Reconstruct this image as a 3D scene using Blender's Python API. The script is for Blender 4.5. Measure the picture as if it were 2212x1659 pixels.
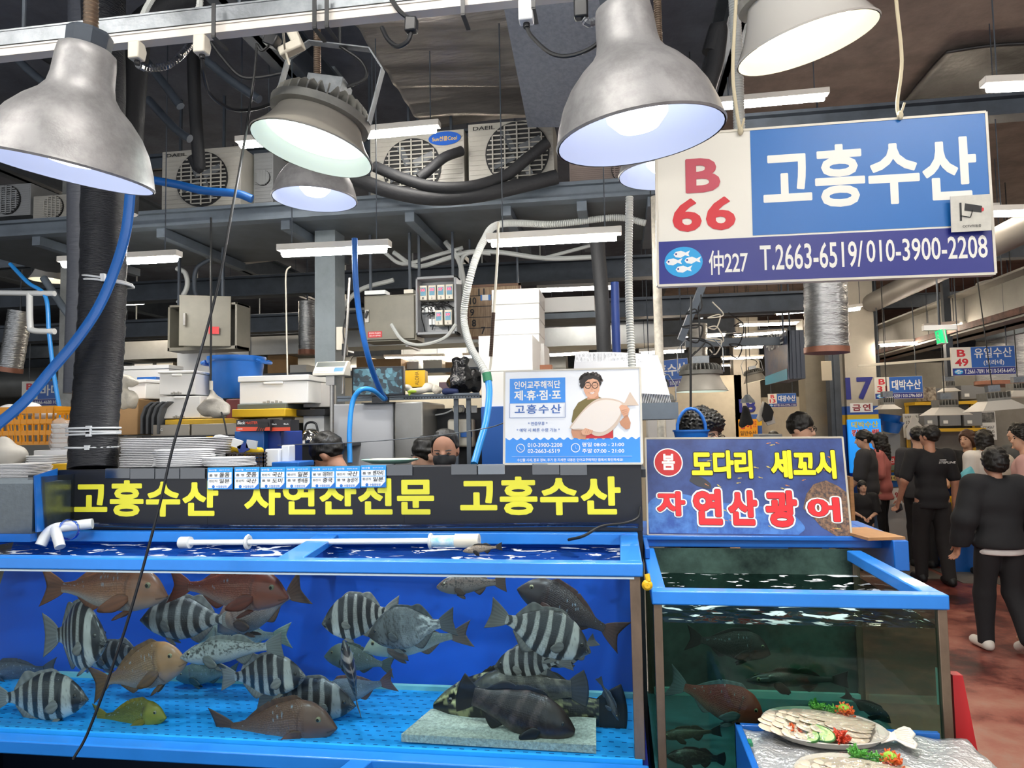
import bpy, math, random
import numpy as np
from mathutils import Vector, Matrix
random.seed(7)
for _o in list(bpy.data.objects):
    bpy.data.objects.remove(_o)
SC = bpy.context.scene
COL = SC.collection
R = math.radians

# ---------------------------------------------------------------- camera
FPX, IW, IH = 1534.0, 2212.0, 1659.0
CAM_POS = Vector((0, 0, 1.75))
CAM_ROT = Matrix.Rotation(R(8.5), 3, 'Z') @ Matrix.Rotation(R(93.6), 3, 'X') @ Matrix.Rotation(R(-1.03), 3, 'Z')
cam = bpy.data.objects.new('camera', bpy.data.cameras.new('camera'))
cam.data.sensor_width = 36.0
cam.data.lens = FPX / IW * 36.0
cam.data.clip_start, cam.data.clip_end = 0.05, 200
cam.matrix_world = Matrix.Translation(CAM_POS) @ CAM_ROT.to_4x4()
COL.objects.link(cam)
SC.camera = cam

# ---------------------------------------------------------------- view, world
SC.view_settings.view_transform = 'Standard'
SC.view_settings.look = 'None'
SC.view_settings.gamma = 1.0
SC.view_settings.use_curve_mapping = False
SC.view_settings.exposure = 0.74
SC.cycles.use_denoising = True
SC.cycles.max_bounces = 10
SC.cycles.diffuse_bounces = 3
SC.cycles.glossy_bounces = 3
SC.cycles.transmission_bounces = 6
SC.cycles.transparent_max_bounces = 14
SC.cycles.caustics_reflective = False
SC.cycles.caustics_refractive = False
SC.cycles.sample_clamp_indirect = 4.0
W = bpy.data.worlds.new('hall_fill')  # added fill light that enters by the side left open behind the camera
SC.world = W
W.use_nodes = True
W.node_tree.nodes['Background'].inputs[0].default_value = (0.92, 0.95, 1.0, 1)
W.node_tree.nodes['Background'].inputs[1].default_value = 0.8


# ---------------------------------------------------------------- helpers: pixels of the photograph to points of the hall
def ray(px, py):
    return CAM_ROT @ Vector(((px - IW / 2) / FPX, -(py - IH / 2) / FPX, -1))
def at(px, py, y):
    d = ray(px, py)
    return CAM_POS + d * (y / d.y)
def at_z(px, py, z):
    d = ray(px, py)
    return CAM_POS + d * ((z - CAM_POS.z) / d.z)
def span(x0, x1, y0, y1, y):
    """A pixel rectangle on the plane at depth y: x0, x1, z0, z1 in metres."""
    a, b = at(x0, y1, y), at(x1, y0, y)
    c, d = at(x1, y1, y), at(x0, y0, y)
    return (a.x + d.x) / 2, (b.x + c.x) / 2, (a.z + c.z) / 2, (b.z + d.z) / 2

# ---------------------------------------------------------------- materials
def lin(h):
    h = h.lstrip('#')
    v = [int(h[i:i + 2], 16) / 255 for i in (0, 2, 4)]
    return tuple(c / 12.92 if c <= .04045 else ((c + .055) / 1.055) ** 2.4 for c in v)
_mats = {}
def M(name, col, rough=.5, metal=0., var=0., scale=6., bump=0., bscale=40., spec=.5, alpha=1., col2=None, stretch=None, coat=0.):
    if name in _mats: return _mats[name]
    m = bpy.data.materials.new(name); m.use_nodes = True
    nt = m.node_tree; b = nt.nodes['Principled BSDF']; c = lin(col)
    b.inputs['Base Color'].default_value = (*c, 1)
    b.inputs['Roughness'].default_value = rough
    b.inputs['Metallic'].default_value = metal
    b.inputs['Specular IOR Level'].default_value = spec
    b.inputs['Coat Weight'].default_value = coat
    b.inputs['Alpha'].default_value = alpha
    L = nt.links.new
    if var or bump or col2:
        tc = nt.nodes.new('ShaderNodeTexCoord'); mp = nt.nodes.new('ShaderNodeMapping')
        L(tc.outputs['Object'], mp.inputs[0])
        if stretch: mp.inputs['Scale'].default_value = stretch
    if var or col2:
        n = nt.nodes.new('ShaderNodeTexNoise'); n.inputs['Scale'].default_value = scale; n.inputs['Detail'].default_value = 6
        n.inputs['Roughness'].default_value = .65
        L(mp.outputs[0], n.inputs['Vector'])
        r = nt.nodes.new('ShaderNodeValToRGB')
        c2 = lin(col2) if col2 else tuple(x * (1 - var) for x in c)
        r.color_ramp.elements[0].position, r.color_ramp.elements[1].position = .36, .62
        r.color_ramp.elements[0].color = (*c2, 1); r.color_ramp.elements[1].color = (*c, 1)
        L(n.outputs['Fac'], r.inputs[0]); L(r.outputs[0], b.inputs['Base Color'])
    if bump:
        n2 = nt.nodes.new('ShaderNodeTexNoise'); n2.inputs['Scale'].default_value = bscale; n2.inputs['Detail'].default_value = 3
        L(mp.outputs[0], n2.inputs['Vector'])
        bp = nt.nodes.new('ShaderNodeBump'); bp.inputs['Strength'].default_value = bump; bp.inputs['Distance'].default_value = .01
        L(n2.outputs['Fac'], bp.inputs['Height']); L(bp.outputs[0], b.inputs['Normal'])
    _mats[name] = m
    return m
def glow(name, col, strength, cast=True):
    if name in _mats: return _mats[name]
    m = bpy.data.materials.new(name); m.use_nodes = True
    b = m.node_tree.nodes['Principled BSDF']
    b.inputs['Base Color'].default_value = (*lin(col), 1)
    b.inputs['Emission Color'].default_value = (*lin(col), 1)
    b.inputs['Emission Strength'].default_value = strength
    if not cast: m.cycles.emission_sampling = 'NONE'
    _mats[name] = m
    return m
def clear(name, tint='#ffffff', gloss=.06, rough=.02, wave=0., wscale=9.):
    """Thin clear sheet: mostly see-through with a Fresnel reflection."""
    if name in _mats: return _mats[name]
    m = bpy.data.materials.new(name); m.use_nodes = True
    nt = m.node_tree; nt.nodes.remove(nt.nodes['Principled BSDF']); L = nt.links.new
    out = nt.nodes['Material Output']
    t = nt.nodes.new('ShaderNodeBsdfTransparent'); t.inputs[0].default_value = (*lin(tint), 1)
    g = nt.nodes.new('ShaderNodeBsdfGlossy'); g.inputs['Roughness'].default_value = rough
    lw = nt.nodes.new('ShaderNodeLayerWeight'); lw.inputs[0].default_value = .25
    mth = nt.nodes.new('ShaderNodeMath'); mth.operation = 'MULTIPLY_ADD'
    mth.inputs[1].default_value = .3; mth.inputs[2].default_value = gloss * .5
    L(lw.outputs['Fresnel'], mth.inputs[0])
    mx = nt.nodes.new('ShaderNodeMixShader'); L(mth.outputs[0], mx.inputs[0]); L(t.outputs[0], mx.inputs[1]); L(g.outputs[0], mx.inputs[2])
    if wave:
        tc = nt.nodes.new('ShaderNodeTexCoord')
        n = nt.nodes.new('ShaderNodeTexNoise'); n.inputs['Scale'].default_value = wscale; n.inputs['Detail'].default_value = 2
        L(tc.outputs['Object'], n.inputs['Vector'])
        bp = nt.nodes.new('ShaderNodeBump'); bp.inputs['Strength'].default_value = wave; bp.inputs['Distance'].default_value = .03
        L(n.outputs['Fac'], bp.inputs['Height']); L(bp.outputs[0], g.inputs['Normal']); L(bp.outputs[0], lw.inputs['Normal'])
    L(mx.outputs[0], out.inputs[0])
    _mats[name] = m
    return m
def attr_mat(name, rough=.45, spec=.5, scale_bump=0., bscale=120., bump=0., coat=0.):
    """Colour read from the mesh's own colour attribute (the animal's or print's own colouring)."""
    if name in _mats: return _mats[name]
    m = bpy.data.materials.new(name); m.use_nodes = True
    nt = m.node_tree; b = nt.nodes['Principled BSDF']; L = nt.links.new
    a = nt.nodes.new('ShaderNodeVertexColor'); a.layer_name = 'hue'
    b.inputs['Roughness'].default_value = rough; b.inputs['Specular IOR Level'].default_value = spec; b.inputs['Coat Weight'].default_value = coat
    if scale_bump:
        uv = nt.nodes.new('ShaderNodeUVMap'); mp = nt.nodes.new('ShaderNodeMapping'); mp.inputs['Scale'].default_value = (70, 60, 1)
        v = nt.nodes.new('ShaderNodeTexVoronoi'); v.inputs['Randomness'].default_value = .35
        v.inputs['Scale'].default_value = 1
        L(uv.outputs[0], mp.inputs[0]); L(mp.outputs[0], v.inputs['Vector'])
        mr = nt.nodes.new('ShaderNodeMapRange'); mr.inputs[1].default_value = 0; mr.inputs[2].default_value = .8
        mr.inputs[3].default_value = 1.12; mr.inputs[4].default_value = .62
        L(v.outputs['Distance'], mr.inputs[0])
        mx = nt.nodes.new('ShaderNodeVectorMath'); mx.operation = 'SCALE'
        sx = nt.nodes.new('ShaderNodeSeparateXYZ'); L(uv.outputs[0], sx.inputs[0])
        hm = nt.nodes.new('ShaderNodeMapRange'); hm.inputs[1].default_value = .24; hm.inputs[2].default_value = .33; L(sx.outputs[0], hm.inputs[0])
        lp = nt.nodes.new('ShaderNodeMix'); lp.inputs[2].default_value = 1.0; L(hm.outputs[0], lp.inputs[0]); L(mr.outputs[0], lp.inputs[3])
        bm = nt.nodes.new('ShaderNodeMath'); bm.operation = 'MULTIPLY'; bm.inputs[1].default_value = scale_bump; L(hm.outputs[0], bm.inputs[0])
        L(a.outputs[0], mx.inputs[0]); L(lp.outputs[0], mx.inputs['Scale']); L(mx.outputs[0], b.inputs['Base Color'])
        bp = nt.nodes.new('ShaderNodeBump'); L(bm.outputs[0], bp.inputs['Strength']); bp.inputs['Distance'].default_value = .003
        L(v.outputs['Distance'], bp.inputs['Height']); L(bp.outputs[0], b.inputs['Normal'])
    else:
        L(a.outputs[0], b.inputs['Base Color'])
        if bump:
            tc = nt.nodes.new('ShaderNodeTexCoord'); n = nt.nodes.new('ShaderNodeTexNoise'); n.inputs['Scale'].default_value = bscale
            L(tc.outputs['Object'], n.inputs['Vector'])
            bp = nt.nodes.new('ShaderNodeBump'); bp.inputs['Strength'].default_value = bump; bp.inputs['Distance'].default_value = .01
            L(n.outputs['Fac'], bp.inputs['Height']); L(bp.outputs[0], b.inputs['Normal'])
    _mats[name] = m
    return m

# ---------------------------------------------------------------- mesh builder
def frame_of(d):
    d = Vector(d).normalized()
    u = Vector((0, 0, 1)) if abs(d.z) < .9 else Vector((1, 0, 0))
    a = d.cross(u).normalized()
    return a, a.cross(d).normalized(), d
def smooth_path(pts, n=8):
    """Catmull-Rom through the points."""
    p = [Vector(q) for q in pts]
    if len(p) < 3: return p
    e = [p[0] * 2 - p[1]] + p + [p[-1] * 2 - p[-2]]
    out = []
    for i in range(1, len(e) - 2):
        a, b, c, d = e[i - 1:i + 3]
        for k in range(n):
            t = k / n
            out.append(.5 * ((2 * b) + (c - a) * t + (2 * a - 5 * b + 4 * c - d) * t * t + (3 * b - a - 3 * c + d) * t ** 3))
    return out + [p[-1]]
class MB:
    def __init__(s): s.v, s.f, s.mi, s.cur = [], [], [], 0
    def add(s, vs, fs):
        o = len(s.v); s.v += [tuple(v) for v in vs]
        s.f += [tuple(i + o for i in f) for f in fs]; s.mi += [s.cur] * len(fs)
        return s
    def box(s, x0, x1, y0, y1, z0, z1):
        if x0 > x1: x0, x1 = x1, x0
        if y0 > y1: y0, y1 = y1, y0
        if z0 > z1: z0, z1 = z1, z0
        return s.add([(x0, y0, z0), (x1, y0, z0), (x1, y1, z0), (x0, y1, z0), (x0, y0, z1), (x1, y0, z1), (x1, y1, z1), (x0, y1, z1)],
                     [(3, 2, 1, 0), (4, 5, 6, 7), (0, 1, 5, 4), (1, 2, 6, 5), (2, 3, 7, 6), (3, 0, 4, 7)])
    def obox(s, c, size, rot=None, ends=None):
        hx, hy, hz = size[0] / 2, size[1] / 2, size[2] / 2
        m = rot if rot is not None else Matrix.Identity(3)
        vs = [Vector(c) + m @ Vector((a * hx, b * hy, d * hz)) for d in (-1, 1) for a, b in ((-1, -1), (1, -1), (1, 1), (-1, 1))]
        return s.add(vs, [(3, 2, 1, 0), (4, 5, 6, 7), (0, 1, 5, 4), (1, 2, 6, 5), (2, 3, 7, 6), (3, 0, 4, 7)])
    def bar(s, a, b, w, h):
        """A rectangular bar from a to b, w across and h high."""
        a, b = Vector(a), Vector(b); x, u, d = frame_of(b - a)
        vs = [p + x * (i * w / 2) + u * (j * h / 2) for p in (a, b) for i, j in ((-1, -1), (1, -1), (1, 1), (-1, 1))]
        return s.add(vs, [(3, 2, 1, 0), (4, 5, 6, 7), (0, 1, 5, 4), (1, 2, 6, 5), (2, 3, 7, 6), (3, 0, 4, 7)])
    def tube(s, pts, r, seg=8, smooth=0, caps=True, rib=0.):
        p = smooth_path(pts, smooth) if smooth else [Vector(q) for q in pts]
        if rib:                                        # corrugated hose: radius steps along the length
            q = [p[0]]
            for a, b in zip(p, p[1:]):
                n = max(1, int((b - a).length / (rib * .5)))
                q += [a.lerp(b, (k + 1) / n) for k in range(n)]
            p = q
        vs, prev = [], None
        for i, q in enumerate(p):
            d = (p[min(i + 1, len(p) - 1)] - p[max(i - 1, 0)])
            if d.length < 1e-9: d = Vector((0, 0, 1))
            d.normalize()
            if prev is None: x, u, _ = frame_of(d)
            else:
                x = prev - d * prev.dot(d)
                if x.length < 1e-6: x, _, _ = frame_of(d)
                x.normalize(); u = x.cross(d)
            prev = x
            rr = r[i * (len(r) - 1) // max(1, len(p) - 1)] if isinstance(r, (list, tuple)) else r
            if rib: rr *= 1.0 if i % 2 else .84
            vs += [q + x * (rr * math.cos(t)) + u * (rr * math.sin(t)) for t in [2 * math.pi * k / seg for k in range(seg)]]
        n = len(p)
        fs = [(i * seg + k, i * seg + (k + 1) % seg, (i + 1) * seg + (k + 1) % seg, (i + 1) * seg + k) for i in range(n - 1) for k in range(seg)]
        if caps: fs += [tuple(range(seg))[::-1], tuple((n - 1) * seg + k for k in range(seg))]
        return s.add(vs, fs)
    def lathe(s, prof, c=(0, 0, 0), seg=24, rot=None, close=False, sq=None):
        c = Vector(c); vs = []
        for r, z in prof:
            for k in range(seg):
                t = 2 * math.pi * k / seg
                v = Vector((r * math.cos(t), r * math.sin(t), z))
                if sq: v.x *= sq[0]; v.y *= sq[1]
                vs.append(c + (rot @ v if rot is not None else v))
        n = len(prof)
        fs = [(i * seg + k, i * seg + (k + 1) % seg, (i + 1) * seg + (k + 1) % seg, (i + 1) * seg + k) for i in range(n - 1) for k in range(seg)]
        if close: fs += [tuple(range(seg))[::-1], tuple((n - 1) * seg + k for k in range(seg))]
        return s.add(vs, fs)
    def prism(s, poly, o, ax, ay, az):
        """2-D outline on axes ax, ay from o, pushed along az (a vector with its length)."""
        o, ax, ay, az = Vector(o), Vector(ax), Vector(ay), Vector(az); n = len(poly)
        b = [o + ax * x + ay * y for x, y in poly]
        return s.add(b + [q + az for q in b], [tuple(range(n))[::-1], tuple(range(n, 2 * n))] + [(i, (i + 1) % n, n + (i + 1) % n, n + i) for i in range(n)])
    def flat(s, poly, o, ax, ay):
        o, ax, ay = Vector(o), Vector(ax), Vector(ay)
        return s.add([o + ax * x + ay * y for x, y in poly], [tuple(range(len(poly)))])
    def ball(s, c, r, seg=12, rings=8, rot=None):
        r = r if isinstance(r, (tuple, list)) else (r, r, r); c = Vector(c)
        vs, fs = [], []
        for i in range(rings + 1):
            p = math.pi * i / rings
            for k in range(seg):
                t = 2 * math.pi * k / seg
                v = Vector((r[0] * math.sin(p) * math.cos(t), r[1] * math.sin(p) * math.sin(t), r[2] * math.cos(p)))
                vs.append(c + (rot @ v if rot is not None else v))
        for i in range(rings):
            for k in range(seg):
                fs.append((i * seg + k, (i + 1) * seg + k, (i + 1) * seg + (k + 1) % seg, i * seg + (k + 1) % seg))
        return s.add(vs, fs)
    def grid(s, nx, ny, fn, thick=None):
        vs = [fn(i / nx, j / ny) for j in range(ny + 1) for i in range(nx + 1)]
        return s.add(vs, [(j * (nx + 1) + i, j * (nx + 1) + i + 1, (j + 1) * (nx + 1) + i + 1, (j + 1) * (nx + 1) + i) for j in range(ny) for i in range(nx)])
    def build(s, name, mat, parent=None, bevel=0., smooth=35, solid=0., world=True, hue=None, seg=1, sub=0):
        """ONE mesh object. With a parent the vertices are in world space (world=True) or in the parent's own space."""
        mats = mat if isinstance(mat, (list, tuple)) else [mat]
        v = s.v
        if parent is not None:
            loc = Vector((0, 0, 0))
            if world:
                inv = wm(parent).inverted(); v = [inv @ Vector(q) for q in v]
        else:
            a = np.array([tuple(q) for q in v]); lo, hi = a.min(0), a.max(0)
            loc = Vector(((lo[0] + hi[0]) / 2, (lo[1] + hi[1]) / 2, lo[2]))
            v = [Vector(q) - loc for q in v]
        me = bpy.data.meshes.new(name)
        me.from_pydata([tuple(q) for q in v], [], s.f)
        for m in mats: me.materials.append(m)
        if len(mats) > 1: me.polygons.foreach_set('material_index', s.mi)
        me.validate()
        if smooth:
            me.polygons.foreach_set('use_smooth', [True] * len(me.polygons))
            me.set_sharp_from_angle(angle=R(smooth))
        if hue is not None:
            ca = me.color_attributes.new('hue', 'FLOAT_COLOR', 'POINT')
            ca.data.foreach_set('color', np.asarray(hue, dtype=np.float32).ravel())
        o = bpy.data.objects.new(name, me); COL.objects.link(o)
        o.location = loc
        if parent is not None: o.parent = parent
        if bevel:
            b = o.modifiers.new('bevel', 'BEVEL'); b.width = bevel; b.segments = seg + 1; b.limit_method = 'ANGLE'
        if solid:
            m = o.modifiers.new('solid', 'SOLIDIFY'); m.thickness = solid; m.offset = 0
        if sub:
            m = o.modifiers.new('sub', 'SUBSURF'); m.levels = m.render_levels = sub
        return o
def wm(o):
    m = o.matrix_basis.copy()
    while o.parent is not None:
        o = o.parent; m = o.matrix_basis @ m
    return m
def tag(o, label=None, cat=None, group=None, kind=None):
    if label: o['label'] = label
    if cat: o['category'] = cat
    if group: o['group'] = group
    if kind: o['kind'] = kind
    return o
def thing(name, label, cat, loc, rotz=0, group=None, rot=None):
    o = bpy.data.objects.new(name, None); COL.objects.link(o)
    o.empty_display_size = .05
    o.location = loc; o.rotation_euler = rot.to_euler() if rot is not None else (0, 0, rotz)
    return tag(o, label, cat, group)
def struct(mb, name, mat, **k):
    return tag(mb.build(name, mat, **k), kind='structure')
def dup(root, loc=None, rotz=None, label=None, group=None, scale=None):
    def cp(o, par):
        c = o.copy(); COL.objects.link(c)
        if par is not None: c.parent = par
        for ch in [q for q in KIDS.get(o.name, [])]: KIDS.setdefault(c.name, []).append(cp(ch, c))
        return c
    KIDS.clear()
    for q in bpy.data.objects:
        if q.parent is not None: KIDS.setdefault(q.parent.name, []).append(q)
    r = cp(root, None)
    if loc is not None: r.location = loc
    if rotz is not None: r.rotation_euler[2] = rotz
    if scale is not None: r.scale = (scale,) * 3 if not isinstance(scale, tuple) else scale
    return tag(r, label, None, group)
KIDS = {}

# ---------------------------------------------------------------- lettering
def glyphs(body, off, spacing=1.0):
    c = bpy.data.curves.new('t', 'FONT'); c.body = body; c.offset = off; c.resolution_u = 3; c.space_character = spacing
    o = bpy.data.objects.new('t', c)
    me = o.to_mesh()
    vs = [(v.co.x, v.co.y) for v in me.vertices]; fs = [tuple(p.vertices) for p in me.polygons]
    o.to_mesh_clear(); bpy.data.objects.remove(o); bpy.data.curves.remove(c)
    return vs, fs
def letter(parent, body, fr, x0, y0, w, h, layers, name='lettering', spacing=1.0, slant=0.):
    """Flat vinyl lettering fitted to the rectangle x0, y0, w, h of the face fr = (origin, across, up); layers = [(boldness, material, lift)]."""
    o, ax, ay = Vector(fr[0]), Vector(fr[1]).normalized(), Vector(fr[2]).normalized(); n = ax.cross(ay)
    base = None
    for off, mat, lift in layers:
        vs, fs = glyphs(body, min(off, .012), spacing)
        if off > .02:                                  # bold: the outline widened evenly all round
            v0, f0, rr = [(x, y, 0) for x, y in vs], fs, off - .012; vs, fs = list(v0), list(f0)
            for q in range(16):
                dx, dy = rr * math.cos(q * .3927), rr * math.sin(q * .3927); n0 = len(vs)
                vs += [(x + dx, y + dy, -4e-5 * (q + 1)) for x, y, _ in v0]; fs += [tuple(i + n0 for i in f) for f in f0]
        if len(vs[0]) == 2: vs = [(x, y, 0) for x, y in vs]
        if base is None:
            a = np.array(vs); lo, hi = a.min(0), a.max(0)
            sx = w / (hi[0] - lo[0]); sy = h / (hi[1] - lo[1]) if h else sx
            base = (lo, sx, sy)
        lo, sx, sy = base
        mb = MB()
        mb.add([o + ax * (x0 + (x - lo[0]) * sx + slant * (y - lo[1]) * sy) + ay * (y0 + (y - lo[1]) * sy) + n * (lift + z) for x, y, z in vs], fs)
        mb.build(name, mat, parent, smooth=0)

# ---------------------------------------------------------------- blended solids (bodies, hair, bags, food)
def cap(a, b, ra, rb=None): return ('c', np.array(a, float), np.array(b, float), ra, ra if rb is None else rb)
def ell(c, r, rot=None): return ('e', np.array(c, float), np.array(r, float), None if rot is None else np.array(rot))
def _d(p, P):
    if p[0] == 'c':
        a, b, ra, rb = p[1:]; ab = b - a; t = np.clip(((P - a) @ ab) / max(ab @ ab, 1e-12), 0, 1)
        return np.linalg.norm(P - (a + t[:, None] * ab), axis=1) - (ra + (rb - ra) * t)
    c, r, rot = p[1:]; q = P - c
    if rot is not None: q = q @ rot
    k0 = np.linalg.norm(q / r, axis=1); k1 = np.linalg.norm(q / (r * r), axis=1)
    return k0 * (k0 - 1) / np.maximum(k1, 1e-9)
def _ext(p):
    if p[0] == 'c': m = max(p[3], p[4]); return np.minimum(p[1], p[2]) - m, np.maximum(p[1], p[2]) + m
    m = p[2].max() if p[3] is not None else p[2]; return p[1] - m, p[1] + m
def blob(prims, h, k=.02, cuts=(), disp=None, infl=0., holes=()):
    """Surface of the smoothly joined prims on a grid of h; cuts = [(point, normal)] keep the side the normal points away from. Returns verts, faces."""
    E = [_ext(p) for p in prims]
    lo = np.min([e[0] for e in E], 0) - 3 * h - k - infl; hi = np.max([e[1] for e in E], 0) + 3 * h + k + infl
    n = np.ceil((hi - lo) / h).astype(int) + 1
    ax = [lo[i] + h * np.arange(n[i]) for i in range(3)]
    D = np.full(tuple(n), 1.0)
    for p, (el, eh) in zip(prims, E):
        pad = k * 2 + 3 * h + infl
        i0 = np.maximum(((el - pad - lo) / h).astype(int), 0); i1 = np.minimum(((eh + pad - lo) / h).astype(int) + 2, n)
        sl = tuple(slice(a, b) for a, b in zip(i0, i1))
        G = np.stack(np.meshgrid(*[ax[i][sl[i]] for i in range(3)], indexing='ij'), -1).reshape(-1, 3)
        d = _d(p, G).reshape(D[sl].shape); o = D[sl]
        hh = np.clip(.5 + .5 * (o - d) / k, 0, 1)
        D[sl] = o * (1 - hh) + d * hh - k * hh * (1 - hh)
    D -= infl
    if cuts or disp or holes:
        G = np.stack(np.meshgrid(*ax, indexing='ij'), -1)
        if disp: D = D + disp(G)
        for p in holes: D = np.maximum(D, -_d(p, G.reshape(-1, 3)).reshape(D.shape))
        for c, nn in cuts: D = np.maximum(D, (G - np.array(c, float)) @ np.array(nn, float))
    S = D < 0
    S[0], S[-1], S[:, 0], S[:, -1], S[:, :, 0], S[:, :, -1] = [False] * 6
    cs = sum(S[a:n[0] - 1 + a, b:n[1] - 1 + b, c:n[2] - 1 + c].astype(np.int8) for a in (0, 1) for b in (0, 1) for c in (0, 1))
    act = (cs > 0) & (cs < 8)
    idx = np.full(act.shape, -1); cells = np.argwhere(act); idx[act] = np.arange(len(cells))
    acc = np.zeros((len(cells), 3)); cnt = np.zeros(len(cells))
    ci, cj, ck = cells.T
    for axn in range(3):
        o1, o2 = [q for q in range(3) if q != axn]
        for a in (0, 1):
            for b in (0, 1):
                off = np.zeros(3, int); off[o1], off[o2] = a, b
                off2 = off.copy(); off2[axn] = 1
                d0 = D[ci + off[0], cj + off[1], ck + off[2]]; d1 = D[ci + off2[0], cj + off2[1], ck + off2[2]]
                m = (d0 < 0) != (d1 < 0)
                t = np.where(m, d0 / np.where(m, d0 - d1, 1), 0)
                pos = np.tile(off.astype(float), (len(cells), 1)); pos[:, axn] += t
                acc[m] += pos[m]; cnt[m] += 1
    V = lo + (cells + acc / np.maximum(cnt, 1)[:, None]) * h
    F = []
    for axn in range(3):
        o1, o2 = [(1, 2), (2, 0), (0, 1)][axn]
        sl0 = [slice(1, -1)] * 3; sl0[axn] = slice(0, -1); s1 = [slice(1, -1)] * 3; s1[axn] = slice(1, None)
        A, B = S[tuple(sl0)], S[tuple(s1)]
        e = np.argwhere(A != B)
        if not len(e): continue
        ins = A[tuple(e.T)]
        b = e.copy(); b[:, o1] += 1; b[:, o2] += 1
        def g(da, db):
            q = b.copy(); q[:, o1] -= da; q[:, o2] -= db
            return idx[q[:, 0], q[:, 1], q[:, 2]]
        quad = np.stack([g(1, 1), g(0, 1), g(0, 0), g(1, 0)], 1)
        quad[~ins] = quad[~ins][:, ::-1]
        F.append(quad[(quad >= 0).all(1)])
    return V, np.concatenate(F)
def blob_obj(name, prims, mat, parent=None, h=.01, k=.02, cuts=(), disp=None, infl=0., world=False, relax=1, extra=(), hue=None, holes=()):
    mb = MB(); hues = []
    for pr, hh, kk, ct, dp, inf in [(prims, h, k, cuts, disp, infl)] + list(extra):
        V, Fq = blob(pr, hh, kk, ct, dp, inf, holes)
        for _ in range(relax):
            s = np.zeros_like(V); c = np.zeros(len(V))
            for a, b in ((0, 1), (1, 2), (2, 3), (3, 0)):
                np.add.at(s, Fq[:, a], V[Fq[:, b]]); np.add.at(c, Fq[:, a], 1)
            V = V * .5 + .5 * s / np.maximum(c, 1)[:, None]
        mb.add([tuple(q) for q in V], [tuple(int(i) for i in f) for f in Fq])
        if hue: hues.append(hue(V))
    return mb.build(name, mat, parent, smooth=60, world=world, hue=np.concatenate(hues) if hue else None)
def lumps(amp, freq, seed=0):
    r = np.random.RandomState(seed); K = r.normal(size=(7, 3)) * freq; ph = r.uniform(0, 6.28, 7)
    def f(G):
        o = np.zeros(G.shape[:-1])
        for kk, p in zip(K, ph): o += np.sin(G @ kk + p)
        return o * (amp / 3)
    return f

# ---------------------------------------------------------------- common materials
m_galv = M('galvanised_steel', '#8d9297', .42, .75, var=.3, scale=14, bump=.1, bscale=60)
m_steelgrey = M('grey_painted_steel', '#66707a', .5, .1, var=.22, scale=5)
m_steeldark = M('dark_painted_steel', '#444c56', .55, .1, var=.3, scale=6)
m_black = M('black_rubber', '#16181b', .5)
m_blackp = M('black_plastic', '#1c1e22', .35)
m_white = M('white_plastic', '#e4e6e6', .35)
m_cream = M('cream_plastic', '#d8d2c2', .4)
m_foam = M('styrofoam', '#efeeea', .75, bump=.08, bscale=220)
m_bluep = M('blue_plastic', '#1a66bc', .32, var=.12, scale=5)
m_bluerim = M('blue_lacquer', '#2a85e2', .3, var=.1, scale=4, coat=.2)
m_pvc = M('white_pvc', '#dcdedd', .3)
m_conduit = M('grey_conduit', '#b6b9b6', .5)
m_foil = M('crumpled_foil', '#b9bbbc', .34, .85, var=.15, scale=9, bump=.9, bscale=22, stretch=(1, 1, 4))
m_duct = M('sheet_metal_duct', '#c2c4c2', .4, .55, var=.15, scale=3)
m_rubber_blue = M('blue_hose', '#1a62b2', .4, bump=.2, bscale=300)
m_hose_cyan = M('light_blue_hose', '#2b8fe0', .3)
m_alu = M('dull_aluminium', '#a4a3a3', .46, .35, var=.18, scale=14, bump=.05, bscale=200, col2='#8b8a8a')
m_steel = M('brushed_steel', '#a9a6a0', .3, .9, var=.1, scale=3, stretch=(1, 1, 20))
m_concrete = M('grey_concrete', '#8b8d8b', .8, var=.25, scale=7, bump=.2, bscale=60)
m_yellow = M('yellow_paint', '#e0b21c', .4)
m_wood = M('plywood', '#a87a4c', .6, var=.3, scale=5, stretch=(1, 1, 9))
m_card = M('cardboard', '#b08d62', .8, var=.1)
m_redpaint = M('red_paint', '#c2272b', .45)
m_navy = M('navy_vinyl', '#222a80', .35)
m_signblue = M('sky_blue_vinyl', '#1a69b3', .35)
m_signwhite = M('cream_white_vinyl', '#e6e2d6', .4)
m_signred = M('red_vinyl', '#cf2a35', .4)
m_ink = M('black_ink', '#121214', .5)
m_label = M('paper_white', '#eeefec', .6)

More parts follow.
